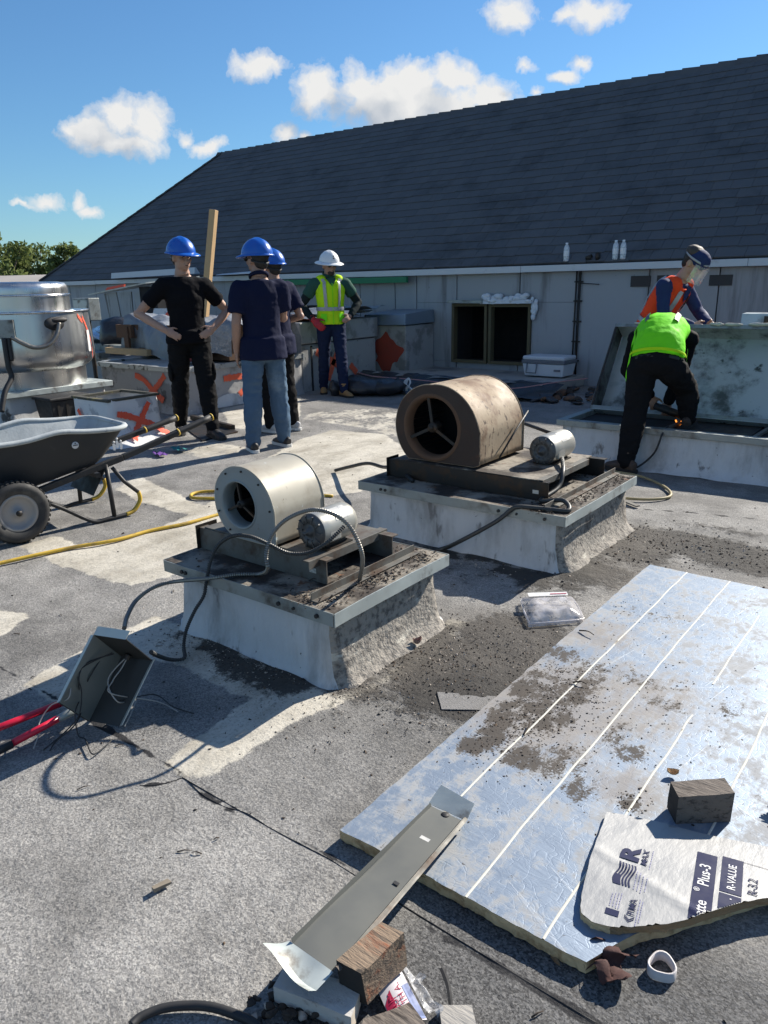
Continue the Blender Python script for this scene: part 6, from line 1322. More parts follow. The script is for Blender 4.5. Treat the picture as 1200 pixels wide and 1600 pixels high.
b = MB(); b.lohi((-9.4, 7.80, -.02), (-7.48, 9.50, .66)); part('lower_box', b, M['grey_coat'], tbx, .02)
b = MB(); b.lohi((-9.43, 7.77, .672), (-7.45, 9.53, .97)); b.rough(.01, 3, 8); part('upper_box', b, M['grey_coat'], tbx, .015)
b = MB(); b.lohi((-9.38, 7.82, .655), (-7.50, 9.48, .68)); part('joint_gap', b, M['void'], tbx)
b = MB(); b.lohi((-7.479, 7.99, .0), (-7.470, 8.02, .64)); part('corner_seam', b, M['void'], tbx)
def tside(s, t): return V((-7.470 - .004 * 0, s, t))
b = MB(); brush(b, tside, [(8.10, .55), (8.3, .45), (8.55, .33)], .10); brush(b, tside, [(8.62, .62), (8.5, .42), (8.34, .12)], .09); brush(b, tside, [(8.85, .30), (9.0, .16)], .09); part('spray_mark', b, M['orange_dim'], tbx)
b = MB()
for i in range(5): b.grid(lambda u, v, i=i: V((-9.2 + 1.85 * u, 7.9 + .3 * i + .5 * v, 1.0 + .03 * i + .02 * math.sin(u * 9 + i) + .025 * math.sin(v * 7 + 2 * i))), 14, 6)
solo('sheet_stack', 'crumpled shiny sheets and orange cords piled on the tall grey box curb', 'sheets', b, [M['tarp_grey']], None)
b = MB(); b.tube(bez([V((-9.0, 7.78, 1.0)), V((-8.4, 7.74, 1.0)), V((-7.9, 7.80, 1.01)), V((-7.46, 8.2, 1.0)), V((-7.46, 8.7, 1.02))], 8), .014, 6); solo('orange_cord', 'dull orange cord along the top edge of the tall grey box curb', 'cord', b, mat('dull_orange', (.34, .10, .04), .7, 0, .1, 9))
sm_ = thing('box_curb', 'dim grey box against the wall with a big smeared orange patch', 'box curb', (-7.35, 10.0, 0))
b = MB(); b.lohi((-7.74, 9.62, -.02), (-6.98, 10.39, .84)); part('box', b, M['grey_coat'], sm_, .015)
b = MB(); b.hexa([V(p) for p in ((-7.78, 9.56, .84), (-6.95, 9.56, .85), (-6.95, 10.38, .86), (-7.78, 10.38, .86), (-7.76, 9.60, 1.00), (-6.97, 9.60, 1.02), (-6.97, 10.38, 1.06), (-7.76, 10.38, 1.06))]); part('metal_cover', b, mat('blue_grey_cover', (.20, .25, .31), .45, .3, .2, 4), sm_, .01)
b = MB(); rgn = np.random.default_rng(5); out = [V((-7.36 + .27 * math.cos(a) * (1 + .22 * math.sin(3 * a + 1) + .10 * math.sin(7 * a)), 9.617, .42 + .26 * math.sin(a) * (1 + .18 * math.cos(4 * a) + .1 * math.sin(9 * a)))) for a in np.linspace(0, 6.283, 40)[:-1]]
b.add([V((-7.36, 9.617, .42))] + out, [(0, 1 + i, 1 + (i + 1) % 39) for i in range(39)]); part('spray_smear', b, mat('dark_orange_smear', (.33, .05, .03), .85, 0, .35, 5), sm_)
b = MB(); b.tube(bez([V((-7.74, 9.58, 1.0)), V((-7.80, 9.55, .6)), V((-7.72, 9.56, .2)), V((-7.6, 9.5, .02))], 6), .012, 6); solo('black_cable', 'thin black cable hanging down the corner of the dim box by the wall', 'cable', b, M['black'])
# ---------------------------------------------------------------- covered unit, sheets and flap behind the men
cu_ = thing('covered_unit', 'bulky unit wrapped in silver grey tarpaulin behind the man in the black shirt', 'covered unit', (-8.6, 7.0, .55))
def tarpf(u, v):
    x = -9.75 + 2.35 * u; a = v * math.pi; y = 7.05 - .62 * math.cos(a) * (1.0); z = .60 + .44 * min(1, 1.75 * math.sin(a) ** .7) + .05 * math.sin(9 * u + 3 * v) + .045 * math.sin(21 * u + 5 * v) * math.sin(a) + .02 * math.sin(37 * u)
    return V((x + .05 * math.sin(7 * v), y + .04 * math.sin(13 * u), z))
b = MB(); b.grid(tarpf, 60, 26); b.rough(.07, 4, 3); part('tarpaulin', b, M['tarp_grey'], cu_)
b = MB(); b.lohi((-9.7, 6.5, .56), (-7.5, 7.6, .98)); part('unit_body', b, M['rust'], cu_)
b = MB(); b.lohi((-9.8, 6.42, .80), (-9.45, 6.48, .98)); b.lohi((-9.6, 6.40, .58), (-9.5, 6.44, .95)); part('rusty_bracket', b, M['rust'], cu_)
b = MB(); b.lohi((-9.95, 6.3, .575), (-8.95, 6.42, .66)); b.rough(.006, 6, 2); solo('timber_plank', 'short tan timber lying on the long curb under the tarpaulin', 'plank', b, M['wood_new'])
b = MB(); b.lohi((-8.0, 6.1, .57), (-7.65, 6.28, .66)); solo('red_case', 'small dark red case on the corner of the long curb', 'case', b, mat('dark_red_case', (.20, .03, .03), .6, 0, .2, 8), bev=.01)
fl = thing('duct_housing', 'open duct housing of pale streaked panels with a tilted orange marked lid', 'duct', (-11.6, 8.4, 0))
b = MB()
for i, (xa, xb, lean) in enumerate(((-12.35, -12.02, .06), (-11.98, -11.70, .02), (-11.62, -11.38, 0))): b.plate([(xa, 8.0 + lean, .35), (xb, 8.0 + lean, .35), (xb + .05 - lean * 3, 8.05, 1.42), (xa - lean * 3, 8.05, 1.40)], .02)
b.rough(.012, 4, 6); part('side_panel', b, mat('streaked_pale_panel', (.30, .32, .33), .6, .1, .2, 3, c2=(.10, .10, .10), mixs=2, stretch=(4, 4, .5)), fl)
b = MB(); b.lohi((-11.42, 8.02, .3), (-10.95, 8.9, 1.5)); part('inner_box', b, M['void'], fl)
b = MB(); b.plate([(-12.95, 8.0, 1.40), (-11.0, 7.85, 1.57), (-10.9, 8.9, 1.66), (-12.8, 9.0, 1.50)], .02); b.rough(.02, 3, 2); part('tilted_lid', b, M['galv_pale'], fl)
b = MB(); b.plate([(-12.35, 7.97, 1.452), (-11.7, 7.91, 1.51), (-11.7, 7.93, 1.55), (-12.3, 7.98, 1.50)], .03); part('spray_mark', b, M['orange'], fl)
b = MB(); b.plate([(-10.93, 7.7, .55), (-10.35, 7.7, .55), (-10.4, 7.9, 1.15), (-10.9, 7.9, 1.15)], .03); pl2 = solo('white_panel', 'white panel with an orange slash leaning behind the black shirted man', 'panel', b, M['white_blue'])
b = MB(); brush(b, lambda s, t: V((s, 7.685 + (t - .55) * .33, t)), [(-10.8, .72), (-10.6, .95), (-10.45, 1.08)], .09); part('spray_mark', b, M['orange'], pl2)
b = MB(); b.grid(lambda u, v: V((-13.0 + 1.7 * u, 7.2 + 1.1 * v, .68 + .10 * math.sin(3 * v) + .05 * math.sin(11 * u + 5 * v) + .04 * math.sin(17 * v))), 30, 22); b.rough(.06, 4, 9)
fs2 = thing('foil_heap', 'rumpled silver foil sheet over a low unit right of the stainless fan', 'foil sheet', (-12.1, 7.7, 0)); part('foil_sheet', b, mat('rumpled_foil', (.66, .70, .74), .26, .85, .1, 5), fs2)
b = MB(); b.lohi((-12.9, 7.3, 0), (-11.4, 8.2, .60)); part('low_unit', b, M['galv'], fs2, .02)
b = MB(); b.ell((-11.15, 7.35, .74), (.36, .3, .28), None, 18, 10); b.rough(.10, 4, 4); solo('black_sack', 'slumped black sack beside the silver foil heap', 'sack', b, M['tarp_black'])
b = MB(); b.lohi((-10.9, 6.9, .5), (-9.6, 7.1, .62)); b.lohi((-12.6, 6.85, .40), (-11.0, 7.05, .50)); b.rough(.03, 3, 3); solo('steel_offcut', 'grey sheet metal strips lying in front of the foil heap', 'sheet metal', b, M['galv'])
b = MB(); b.lohi((-12.9, 7.0, .0), (-9.6, 8.2, .42)); solo('equipment_plinth', 'low grey plinth carrying the foil heap and sack', 'plinth', b, M['grey_coat'], bev=.02)
pb = thing('meter_box', 'pale grey upright box showing above the stainless fan lip', 'box', (-10.4, 6.2, 0))
q0, q1 = WY(112, 466, 6.2), WY(141, 498, 6.2)
b = MB(); b.lohi((q0.x, 6.2, q1.z - .03), (q1.x, 6.38, q0.z)); part('box', b, M['galv'], pb, .01); b = MB(); b.cyl(((q0.x + q1.x) / 2, 6.3, 0), ((q0.x + q1.x) / 2, 6.3, q1.z), .03); part('stand_pipe', b, M['dark_steel'], pb)
b = MB(); b.lohi((q0.x + .03, 6.193, q1.z + .02), (q1.x - .03, 6.199, q0.z - .03)); part('cover', b, M['galv_pale'], pb)
b = MB(); p0, p1 = WY(334, 328, 7.0), WY(314, 560, 6.75); dvec = (p1 - p0).normalized()
b.bar(p0, p1, .088, .088, (.35, -1, 0)); solo('timber_post', 'new yellow pine post leaning upright behind the man in the black shirt', 'post', b, M['wood_new'], bev=.004)
b = MB(); b.plate([W(288, 668, .012), W(316, 688, .012), W(372, 674, .012), W(340, 660, .012)], .01); b.bar(W(300, 652, .03), W(364, 668, .03), .05, .05); solo('dark_sheet', 'flat dark metal sheet on the deck behind the feet of the black shirted man', 'metal sheet', b, M['dark_steel'])
# ---------------------------------------------------------------- things along the wall
b = MB(); b.lohi((-10.3, 10.20, 1.478), (-7.385, 10.265, 1.572)); solo('green_board', 'long green painted board fixed under the white fascia behind the men', 'board', b, M['green_board'], bev=.004)
b = MB(); b.hexa([V(p) for p in ((-15.4, 10.12, 1.70), (-12.5, 10.10, 1.735), (-12.5, 10.24, 1.74), (-15.4, 10.26, 1.705), (-15.4, 10.14, 1.815), (-12.5, 10.12, 1.855), (-12.5, 10.15, 1.856), (-15.4, 10.17, 1.816))]); solo('flashing_strip', 'long white flashing strip laid along the eave above the duct housing', 'flashing', b, M['fascia'])
b = MB(); b.hexa([V(p) for p in ((-11.9, 10.12, 1.69), (-10.6, 10.10, 1.70), (-10.6, 10.3, 1.72), (-11.9, 10.3, 1.71), (-11.9, 10.14, 1.70), (-10.6, 10.12, 1.74), (-10.6, 10.3, 1.76), (-11.9, 10.3, 1.72))]); solo('flashing_strip', 'short bent white flashing lying on the eave right of the timber post', 'flashing', b, M['fascia'])
cap_foam = MB()
for i in range(40): x = RNG.uniform(-6.05, -5.22); cap_foam.ell((x, 10.33 + RNG.uniform(-.03, .03), 1.20 + RNG.uniform(-.03, .06)), (RNG.uniform(.03, .08), .05, RNG.uniform(.02, .05)), None, 8, 6)
for i in range(14): cap_foam.ell((-5.20 + RNG.uniform(-.02, .05), 10.36, RNG.uniform(.95, 1.2)), (.03, .03, .05), None, 8, 6)
cap_foam.lohi((-6.06, 10.28, 1.15), (-5.2, 10.395, 1.20)); cap_foam.rough(.02, 11, 4); solo('sealing_foam', 'lumpy white spray foam bulging over the right dark wall opening', 'spray foam', cap_foam, M['foam_white'])
b = MB(); b.lohi((-6.62, 10.25, 1.155), (-6.02, 10.398, 1.20)); b.rough(.012, 6, 3); solo('ledge_flashing', 'thin grey flashing ledge over the left dark wall opening', 'flashing', b, M['galv'])
pf = thing('covered_platform', 'low platform draped in black tarpaulin in front of the dark wall openings', 'platform', (-5.8, 9.6, 0))
b = MB(); b.lohi((-7.2, 9.15, 0), (-4.36, 10.395, .155)); part('deck_board', b, M['tarp_pale'], pf, .02)
def skf(u, v):
    x = -7.45 + 3.35 * u; y = 9.12 - .95 * v ** 1.1 * (1 - .45 * u) - .05 * math.sin(17 * u) * v; z = .185 - .16 * v ** .8 + .035 * math.sin(23 * u + 6 * v) * v + .045 * math.sin(9 * u) * v * (1 - v); return V((x, y, max(.012, z)))
b = MB(); b.grid(skf, 90, 24); b.rough(.025, 7, 5); part('tarpaulin', b, M['tarp_black'], pf)
b = MB(); b.grid(lambda u, v: V((-7.22 + 2.86 * u, 9.03 + .24 * v + .02 * math.sin(29 * u) * (1 - v), .178 + .012 * math.sin(31 * u + 4 * v) - .02 * (1 - v))), 70, 6); part('membrane_hem', b, M['tarp_pale'], pf)
b = MB(); b.ell((-6.62, 8.05, .10), (.34, .26, .15), None, 18, 10); b.ell((-6.3, 8.2, .12), (.3, .22, .14), None, 16, 9); b.rough(.10, 5, 7); part('bundled_end', b, M['tarp_black'], pf)
b = MB(); b.tube(bez([V((-6.9, 8.35, .26)), V((-6.5, 8.2, .24)), V((-6.0, 8.45, .20)), V((-5.2, 8.5, .17)), V((-4.6, 8.6, .15)), V((-4.2, 9.1, .2)), V((-3.95, 9.5, .22))], 8), .007, 6); part('twine', b, M['rope'], pf)
for cx, cy in ((-6.05, 8.40), (-4.75, 8.40)):
    b = MB()
    for k in range(6): a = rad(-90 + RNG.uniform(-70, 70)); b.tube(bez([V((cx, cy, .22)), V((cx + RNG.uniform(-.08, .08), cy - .04, .16)), V((cx + RNG.uniform(-.16, .16), cy - .08, .06))], 4), [.012] * 8 + [.004], 5)
    part('rag_tie', b, M['rag_white'], pf)
b = MB(); b.ell((-6.86, 7.78, .10), (.10, .10, .11)); b.rough(.05, 8, 2); solo('black_bag', 'small black bag slumped by the boots of the man in the lime vest', 'bag', b, M['tarp_black'])
rb = MB()
for i in range(60): rb.ell((RNG.uniform(-4.4, -3.4), RNG.uniform(8.6, 9.9), .03), (RNG.uniform(.03, .14), RNG.uniform(.03, .09), RNG.uniform(.015, .05)), Matrix.Rotation(RNG.uniform(0, 3), 3, 'Z'), 7, 5, int(RNG.integers(3)))
rb.rough(.05, 9, 3); solo('scrap_heap', 'dark torn roofing scraps heaped by the wall right of the cooler', 'scrap', rb, [M['tarp_black'], M['rust'], M['grime']], kind='stuff')
co_ = thing('cooler', 'white and grey picnic cooler standing on the low platform by the wall', 'cooler', (-4.72, 9.98, .16))
b = MB(); b.hexa([V(p) for p in ((-5.02, 9.80, .172), (-4.44, 9.80, .172), (-4.44, 10.16, .172), (-5.02, 10.16, .172), (-5.05, 9.78, .345), (-4.41, 9.78, .345), (-4.41, 10.18, .345), (-5.05, 10.18, .345))]); part('body', b, M['cooler'], co_, .015)
b = MB(); b.lohi((-5.06, 9.77, .345), (-4.40, 10.19, .395)); part('grey_band', b, M['cooler_grey'], co_, .01)
b = MB(); b.lohi((-5.05, 9.78, .395), (-4.41, 10.18, .45)); part('lid', b, M['cooler'], co_, .018)
b = MB(); b.tube([(-4.97, 9.775, .36), (-4.97, 9.745, .22), (-4.82, 9.745, .22), (-4.82, 9.775, .36)], .010, 6); part('handle', b, M['cooler_grey'], co_)
b = MB(); b.lohi((-4.56, 9.772, .25), (-4.47, 9.792, .275)); part('badge', b, M['cooler_grey'], co_)
# bottles and cups on the eave
def bottle_mb(h=.205):
    r = .032; prof = [(.001, .002), (r * .9, .002), (r, .010)] + [(r * (1 - .035 * (i % 2)), .02 + i * .011) for i in range(9)] + [(r, .125), (r * .98, .145), (r * .75, .168), (r * .42, .184), (r * .40, .190)]
    b = MB(); b.lathe(prof, n=20); return b
bt0 = thing('water_bottle', 'clear water bottle standing alone at the left end of the eave row', 'bottle', (0, 0, 0), 0, 'water bottles on the eave')
part('bottle_body', bottle_mb(), M['bottle'], bt0); b = MB(); b.lathe([(.015, .188), (.015, .205), (.001, .206)], n=16); part('cap', b, M['bottle_cap'], bt0)
b = MB(); b.lathe([(.0328, .06), (.0328, .118)], n=20); part('wrapper', b, M['bottle_cap'], bt0)
bp_ = [(884.5, 408.5), (961, 404), (973, 403.5)]
for i, (px, py) in enumerate(bp_):
    p = WY(px, py, 10.33); Mx = Matrix.Translation((p.x, 10.33, 1.712)) @ Matrix.Scale(1.22, 4)
    if i == 0: bt0.matrix_world = Matrix.Translation((p.x, 10.33, 1.712)) @ Matrix.Scale(1.22, 4)
    else:
        c = clone(bt0, None, Mx); c['label'] = ['', 'left one of the pair of clear water bottles on the eave', 'right one of the pair of clear water bottles on the eave'][i]
for px, lb, sx in ((916, 'small dark round cup lying on the eave between the bottles', 0), (934, 'upright dark cup with a bright rim on the eave between the bottles', 1)):
    p = WY(px, 405, 10.34); b = MB()
    if sx: b.lathe([(.001, .0), (.030, .0), (.036, .10), (.030, .10), (.026, .02), (.001, .02)], c=(p.x, 10.34, 1.712), n=16)
    else: b.lathe([(.001, .0), (.032, .0), (.038, .08), (.032, .08), (.028, .02), (.001, .02)], n=16, M=Matrix.Translation((p.x, 10.34, 1.748)) @ Matrix.Rotation(rad(80), 4, 'Y'))
    solo('cup', lb, 'cup', b, M['dark_steel'], group='cups on the eave')
# rags and chips on the deck
for (px, py, lb, c) in ((250, 712, 'crumpled purple rag on the deck beside the wheelbarrow handles', (.10, .03, .22)), (280, 705, 'crumpled teal rag on the deck right of the purple one', (.02, .20, .20))):
    p = W(px, py, .004); b = MB(); b.grid(lambda u, v: p + V((.16 * (u - .5), .09 * (v - .5), .012 + .02 * abs(math.sin(7 * u + 4 * v)))), 10, 8); b.rough(.02, 18, px); solo('rag', lb, 'rag', b, mat('rag_%d' % px, c, .8, 0, .2, 9))
b = MB(); b.hexa([V(p) for p in ((-1.72, 4.86, .004), (-1.60, 4.79, .004), (-1.585, 4.82, .004), (-1.705, 4.89, .004), (-1.72, 4.86, .016), (-1.60, 4.79, .012), (-1.585, 4.82, .012), (-1.705, 4.89, .016))]); solo('metal_strip', 'short dark metal strip lying in the dirt right of the rusty blower curb', 'metal strip', b, M['angle'])
deb = MB()
def dk(rg): x, y = rg.uniform(-4.5, .6), rg.uniform(.6, 2.4); return (x, y, deck_z(x, y) + .001)
litter(deb, dk, 170, .003, .011, 5, 3, .45)
for (px, py, sx, sy, nn, big_) in ((720, 1060, .28, .36, 1000, .009), (800, 1000, .26, .3, 500, .009), (1080, 850, .55, .25, 800, .013), (960, 860, .3, .3, 200, .016), (620, 1040, .15, .25, 120, .012), (640, 1000, .2, .3, 100, .012), (440, 1050, .25, .07, 500, .008), (350, 1030, .2, .08, 160, .009), (780, 890, .35, .15, 160, .013), (420, 1120, .4, .12, 120, .007), (300, 1000, .2, .12, 90, .010)):
    c = W(px, py, 0)
    def sp(rg):
        x, y = c.x + rg.normal() * sx * .7, c.y + rg.normal() * sy * .7; return (x, y, deck_z(x, y) + .001)
    litter(deb, sp, nn, .003, big_, px, 4, .5)
for i in range(420):
    pass
def dk2(rg): x, y = rg.uniform(-8, 1), rg.uniform(2.4, 7.0); return (x, y, deck_z(x, y) + .001)
litter(deb, dk2, 300, .004, .018, 9, 4, .4)
for i in range(26):
    x, y = RNG.uniform(-3.5, .2), RNG.uniform(.7, 2.2); a = V((x, y, deck_z(x, y) + .003)); d = V((RNG.normal(), RNG.normal(), .0)).normalized() * RNG.uniform(.015, .04); deb.tube([a, a + d * .5 + V((0, 0, .004)), a + d], [.0022, .002, .001], 4, 0)
solo('roof_debris', 'scattered dark roofing crumbs and bark chips over the deck', 'debris', deb, LIT + [M['chip_pale']], (0, 0, 0), kind='stuff')
# ---------------------------------------------------------------- people
def vox(mb, size, smooth_it=3, wr=0.0, wscale=(9, 9, 20), seed=0, zmin=None):
    """fuse overlapping closed shapes into one continuous skin; wr = cloth folds"""
    me = _mesh(mb, 'tmp', [M['skin']]); o = bpy.data.objects.new('tmp', me); COL.objects.link(o)
    r = o.modifiers.new('r', 'REMESH'); r.mode = 'VOXEL'; r.voxel_size = size; r.use_smooth_shade = True
    if smooth_it: s = o.modifiers.new('s', 'SMOOTH'); s.factor = .5; s.iterations = smooth_it
    dg = bpy.context.evaluated_depsgraph_get(); m2 = bpy.data.meshes.new_from_object(o.evaluated_get(dg))
    n = len(m2.vertices); co = np.empty(n * 3); m2.vertices.foreach_get('co', co); co = co.reshape(-1, 3)
    if wr:
        no = np.empty(n * 3); m2.vertex_normals.foreach_get('vector', no); no = no.reshape(-1, 3)
        q = co * np.array(wscale) / 9.0; a = fbm(q, 9, 3, seed); b = fbm(q + a[:, None] * .12, 16, 2, seed + 7)
        f = (1 - np.abs(2 * a - 1)) - .75 + .45 * (b - .5); co = co + no * (f * wr * 1.5)[:, None]
    if zmin is not None: co[:, 2] = np.maximum(co[:, 2], zmin)
    out = MB(); out.v = [tuple(v) for v in co]; out.f = [tuple(p.vertices) for p in m2.polygons]; out.m = [0] * len(out.f); out.sm = [True] * len(out.f)
    bpy.data.objects.remove(o); bpy.data.meshes.remove(me); bpy.data.meshes.remove(m2); return out
SP0 = [(.90, .165, .118, 0), (1.0, .160, .114, .0), (1.12, .150, .106, .004), (1.26, .168, .114, .006), (1.37, .178, .110, -.004), (1.44, .135, .084, -.012), (1.50, .072, .064, -.006)]
class Person:
    def __init__(s, label, loc, rz, k=1.0, spine=None, S=1.0):
        s.t = thing('person', label, 'person', loc, rz, None); s.k = k
        WM[s.t.name] = WM[s.t.name] @ Matrix.Scale(S, 4); s.t.matrix_world = WM[s.t.name]; s.inv = WM[s.t.name].inverted()
        s.sp = spine or [(V((0, dy, z)), rx, ry) for z, rx, ry, dy in SP0]
        s.sp = [(p * k, a * k * .94, b * k * .95) for p, a, b in s.sp]
    def L(s, w): return s.inv @ V(w)                    # world to the person's own frame
    def frame(s, u):
        n = len(s.sp) - 1; x = min(max(u, 0), 1) * n; i = min(int(x), n - 1); f = x - i
        P_ = [s.sp[max(i - 1, 0)], s.sp[i], s.sp[i + 1], s.sp[min(i + 2, n)]]
        def cr(a, b, c, d): return .5 * ((2 * b) + (c - a) * f + (2 * a - 5 * b + 4 * c - d) * f * f + (3 * b - a - 3 * c + d) * f ** 3)
        c = cr(*[p[0] for p in P_]); rx = cr(*[p[1] for p in P_]); ry = cr(*[p[2] for p in P_])
        T = (s.sp[i + 1][0] - s.sp[i][0]).normalized(); X = V((1, 0, 0)); X = (X - T * X.dot(T)).normalized(); return c, X, T.cross(X), rx, ry
    def surf(s, u, a, off=0.0):
        c, X, F, rx, ry = s.frame(u); a = rad(a); return c + X * math.cos(a) * (rx + off) + F * math.sin(a) * (ry + off)
    def torso(s, mb, off, u0=0, u1=1, n=18):
        us = [u0 + (u1 - u0) * i / n for i in range(n + 1)]; fr = [s.frame(u) for u in us]
        m = 20; vs = [s.surf(u, 360 * j / m, off) for u in us for j in range(m)]
        fs = [(i * m + j, i * m + (j + 1) % m, (i + 1) * m + (j + 1) % m, (i + 1) * m + j) for i in range(n) for j in range(m)] + [tuple(range(m - 1, -1, -1)), tuple(n * m + j for j in range(m))]
        mb.add(vs, fs, 0, True)
    def limb(s, mb, pts, rs, n=12):
        k = s.k; pts = [V(p) for p in pts]; mb.tube(pts, [r * k for r in rs], n)
        for p, r in zip(pts, rs): mb.ell(p, (r * k * .99,) * 3, None, 10, 7)
    def chain(s, a, b, c, ra, rb, rc, bulge=1.0, fr=.35):
        """two-bone limb with muscle bellies"""
        a, b, c = V(a), V(b), V(c); return [a, a.lerp(b, .4), a.lerp(b, .8), b, b.lerp(c, fr), b.lerp(c, .75), c], [ra, (ra * .55 + rb * .45) * bulge, rb * 1.04, rb, (rb * .8 + rc * .2) * 1.06 * bulge, (rb * .35 + rc * .65), rc]
    def hand(s, mb, w, d, th, nrm_, curl=.5, infl=1.0):
        k = s.k * infl; w, d = V(w), V(d).normalized(); th = V(th); th = (th - d * th.dot(d)).normalized(); n = V(nrm_); n = (n - d * n.dot(d) - th * n.dot(th)).normalized()
        R = Matrix((d, th, n)).transposed(); mb.ell(w + d * .048 * k, (.056 * k, .041 * k, .0175 * k), R, 12, 8); mb.tube([w - d * .03 * k, w + d * .02 * k], [.026 * k, .027 * k], 10)
        for o, L_, r in ((.029, .066, .0088), (.0100, .075, .0092), (-.0095, .070, .0088), (-.028, .055, .0078)):
            p = w + d * .084 * k + th * o * k; pts = [w + d * .05 * k + th * o * .8 * k, p]; dirv = d
            for q in range(3):
                a = curl * (.55 + .35 * q); dirv = (d * math.cos(a * (q + 1) * .8) + n * math.sin(a * (q + 1) * .8) + th * o * 1.6).normalized(); p = p + dirv * L_ * k * (.42, .33, .25)[q]; pts.append(p)
            mb.tube(pts, [r * k * 1.05, r * k, r * k * .96, r * k * .88, r * k * .72], 7); mb.ell(pts[-1], (r * k * .72,) * 3, None, 7, 5)
        p = w + d * .022 * k + th * .030 * k; t1 = (d * .62 + th * .70 + n * .30).normalized(); t2 = (d * .90 + th * .30 + n * .40).normalized(); q = p + t1 * .042 * k; e = q + t2 * .036 * k
        mb.tube([p - t1 * .012 * k, q, e], [.0135 * k, .0108 * k, .0080 * k], 8); mb.ell(e, (.008 * k,) * 3, None, 7, 5)
    def head(s, mb, c, R, neck0):
        k = s.k; c = V(c); s.hc, s.hR = c, R
        def at(x, y, z): return c + R @ (V((x, y, z)) * k)
        mb.ell(at(0, -.008, .022), (.077 * k, .098 * k, .100 * k), R, 18, 12); mb.ell(at(0, .018, -.045), (.061 * k, .074 * k, .075 * k), R, 16, 10)
        mb.ell(at(0, .050, -.093), (.030 * k, .030 * k, .022 * k), R, 12, 8)                                  # chin
        mb.tube([at(0, .088, .012), at(0, .103, -.022), at(0, .110, -.038)], [.008 * k, .012 * k, .015 * k], 8); mb.ell(at(0, .104, -.040), (.019 * k, .015 * k, .011 * k), R, 10, 6)   # nose
        mb.ell(at(0, .086, .024), (.050 * k, .016 * k, .012 * k), R, 12, 6)                                   # brow
        for sx in (-1, 1):
            mb.ell(at(sx * .040, .066, -.022), (.024 * k, .022 * k, .020 * k), R, 10, 7)                      # cheek
            mb.ell(at(sx * .080, -.006, -.012), (.011 * k, .022 * k, .032 * k), R, 10, 7)                     # ear
        mb.ell(at(0, .089, -.064), (.026 * k, .011 * k, .0075 * k), R, 10, 6); mb.ell(at(0, .085, -.077), (.022 * k, .011 * k, .0075 * k), R, 10, 6)   # lips
        n0 = V(neck0); mb.tube([n0, n0.lerp(at(0, -.018, -.05), .55), at(0, -.016, -.03)], [.072 * k, .058 * k, .058 * k], 14)
    def at(s, x, y, z): return s.hc + s.hR @ (V((x, y, z)) * s.k)
    def face_parts(s, hair=True, eyes=True):
        k = s.k
        if hair:
            b = MB(); b.ell(s.at(0, -.040, .036), (.0815 * k, .080 * k, .092 * k), s.hR, 18, 12); b.ell(s.at(0, -.055, -.025), (.066 * k, .052 * k, .060 * k), s.hR, 14, 9); part('hair', vox(b, .010, 2), M['hair'], s.t, local=True)
        if eyes:
            for sx in (-1, 1):
                b = MB(); b.ell(s.at(sx * .031, .0895, .006), (.0125 * k, .007 * k, .0065 * k), s.hR, 10, 6); part('eye', b, M['eye'], s.t, local=True)
            b = MB()
            for sx in (-1, 1): b.tube([s.at(sx * .016, .099, .022), s.at(sx * .034, .097, .026), s.at(sx * .050, .086, .020)], [.0045 * k, .0048 * k, .003 * k], 6)
            part('eyebrows', b, M['hair'], s.t, local=True)
            b = MB(); b.tube([s.at(-.024, .0965, -.0705), s.at(0, .1005, -.0700), s.at(.024, .0965, -.0705)], .0026 * k, 6); part('mouth', b, mat('lip_line', (.12, .05, .04), .6, 0, .1, 9), s.t, local=True)
    def hat(s, m_, full=False, tilt=0, name='hard_hat', logo=None):
        k = s.k; R = s.hR @ Matrix.Rotation(rad(tilt), 3, 'X')
        def at(p): return s.hc + R @ (V(p) * k) + s.hR @ (V((0, -.006, .048)) * k)
        b = MB(); n, mm = 44, 14; vs = []
        for i in range(mm + 1):
            ph = math.pi / 2 * i / mm
            for j in range(n):
                a = 2 * math.pi * j / n; x, y, z = math.cos(a) * math.cos(ph), math.sin(a) * math.cos(ph), math.sin(ph)
                ridge = 1 + .045 * math.exp(-(x / .13) ** 2) * (z ** .5 if z > 0 else 0) + (.016 * math.exp(-((abs(x) - .38) / .08) ** 2) * z if z > 0 else 0); vs.append(at((x * .118 * (1 + .04 * (1 - z)), y * .148 * (1 + .03 * (1 - z)), z * .128 * ridge + (0.0 if i else -.004))))
        fs = [(i * n + j, i * n + (j + 1) % n, (i + 1) * n + (j + 1) % n, (i + 1) * n + j) for i in range(mm) for j in range(n)]; b.add(vs, fs, 0, True)
        ring = []
        for e_i, dz in ((0, -.004), (.35, -.006), (.8, -.010), (1.0, -.016), (.98, -.021), (.3, -.013), (-.05, -.010)):
            for j in range(n):
                a = 2 * math.pi * j / n; sy = math.sin(a); e = (.052 if full else .010 + .058 * max(0, sy) ** 1.6) * e_i; ring.append(at((math.cos(a) * (.127 + e), math.sin(a) * (.1525 + e), dz - (.012 * max(0, sy) * e_i if not full else .010 * e_i))))
        o = len(b.v); b.add(ring, [(i * n + j, (i + 1) * n + j, (i + 1) * n + (j + 1) % n, i * n + (j + 1) % n) for i in range(6) for j in range(n)], 0, True)
        h = part(name, b, m_, s.t, local=True)
        c = MB(); c.tube([s.at(.08 * math.cos(a), -.018 + .098 * math.sin(a), -.004 - .030 * max(0, -math.sin(a))) for a in np.linspace(rad(180), rad(360), 14)], .010 * k, 6, side=(0, 0, 1), flat=[.004 * k] * 14); c.ell(s.at(0, -.118, -.036), (.020 * k, .010 * k, .016 * k), s.hR, 10, 6); part('headband', c, M['black'], h, local=True)
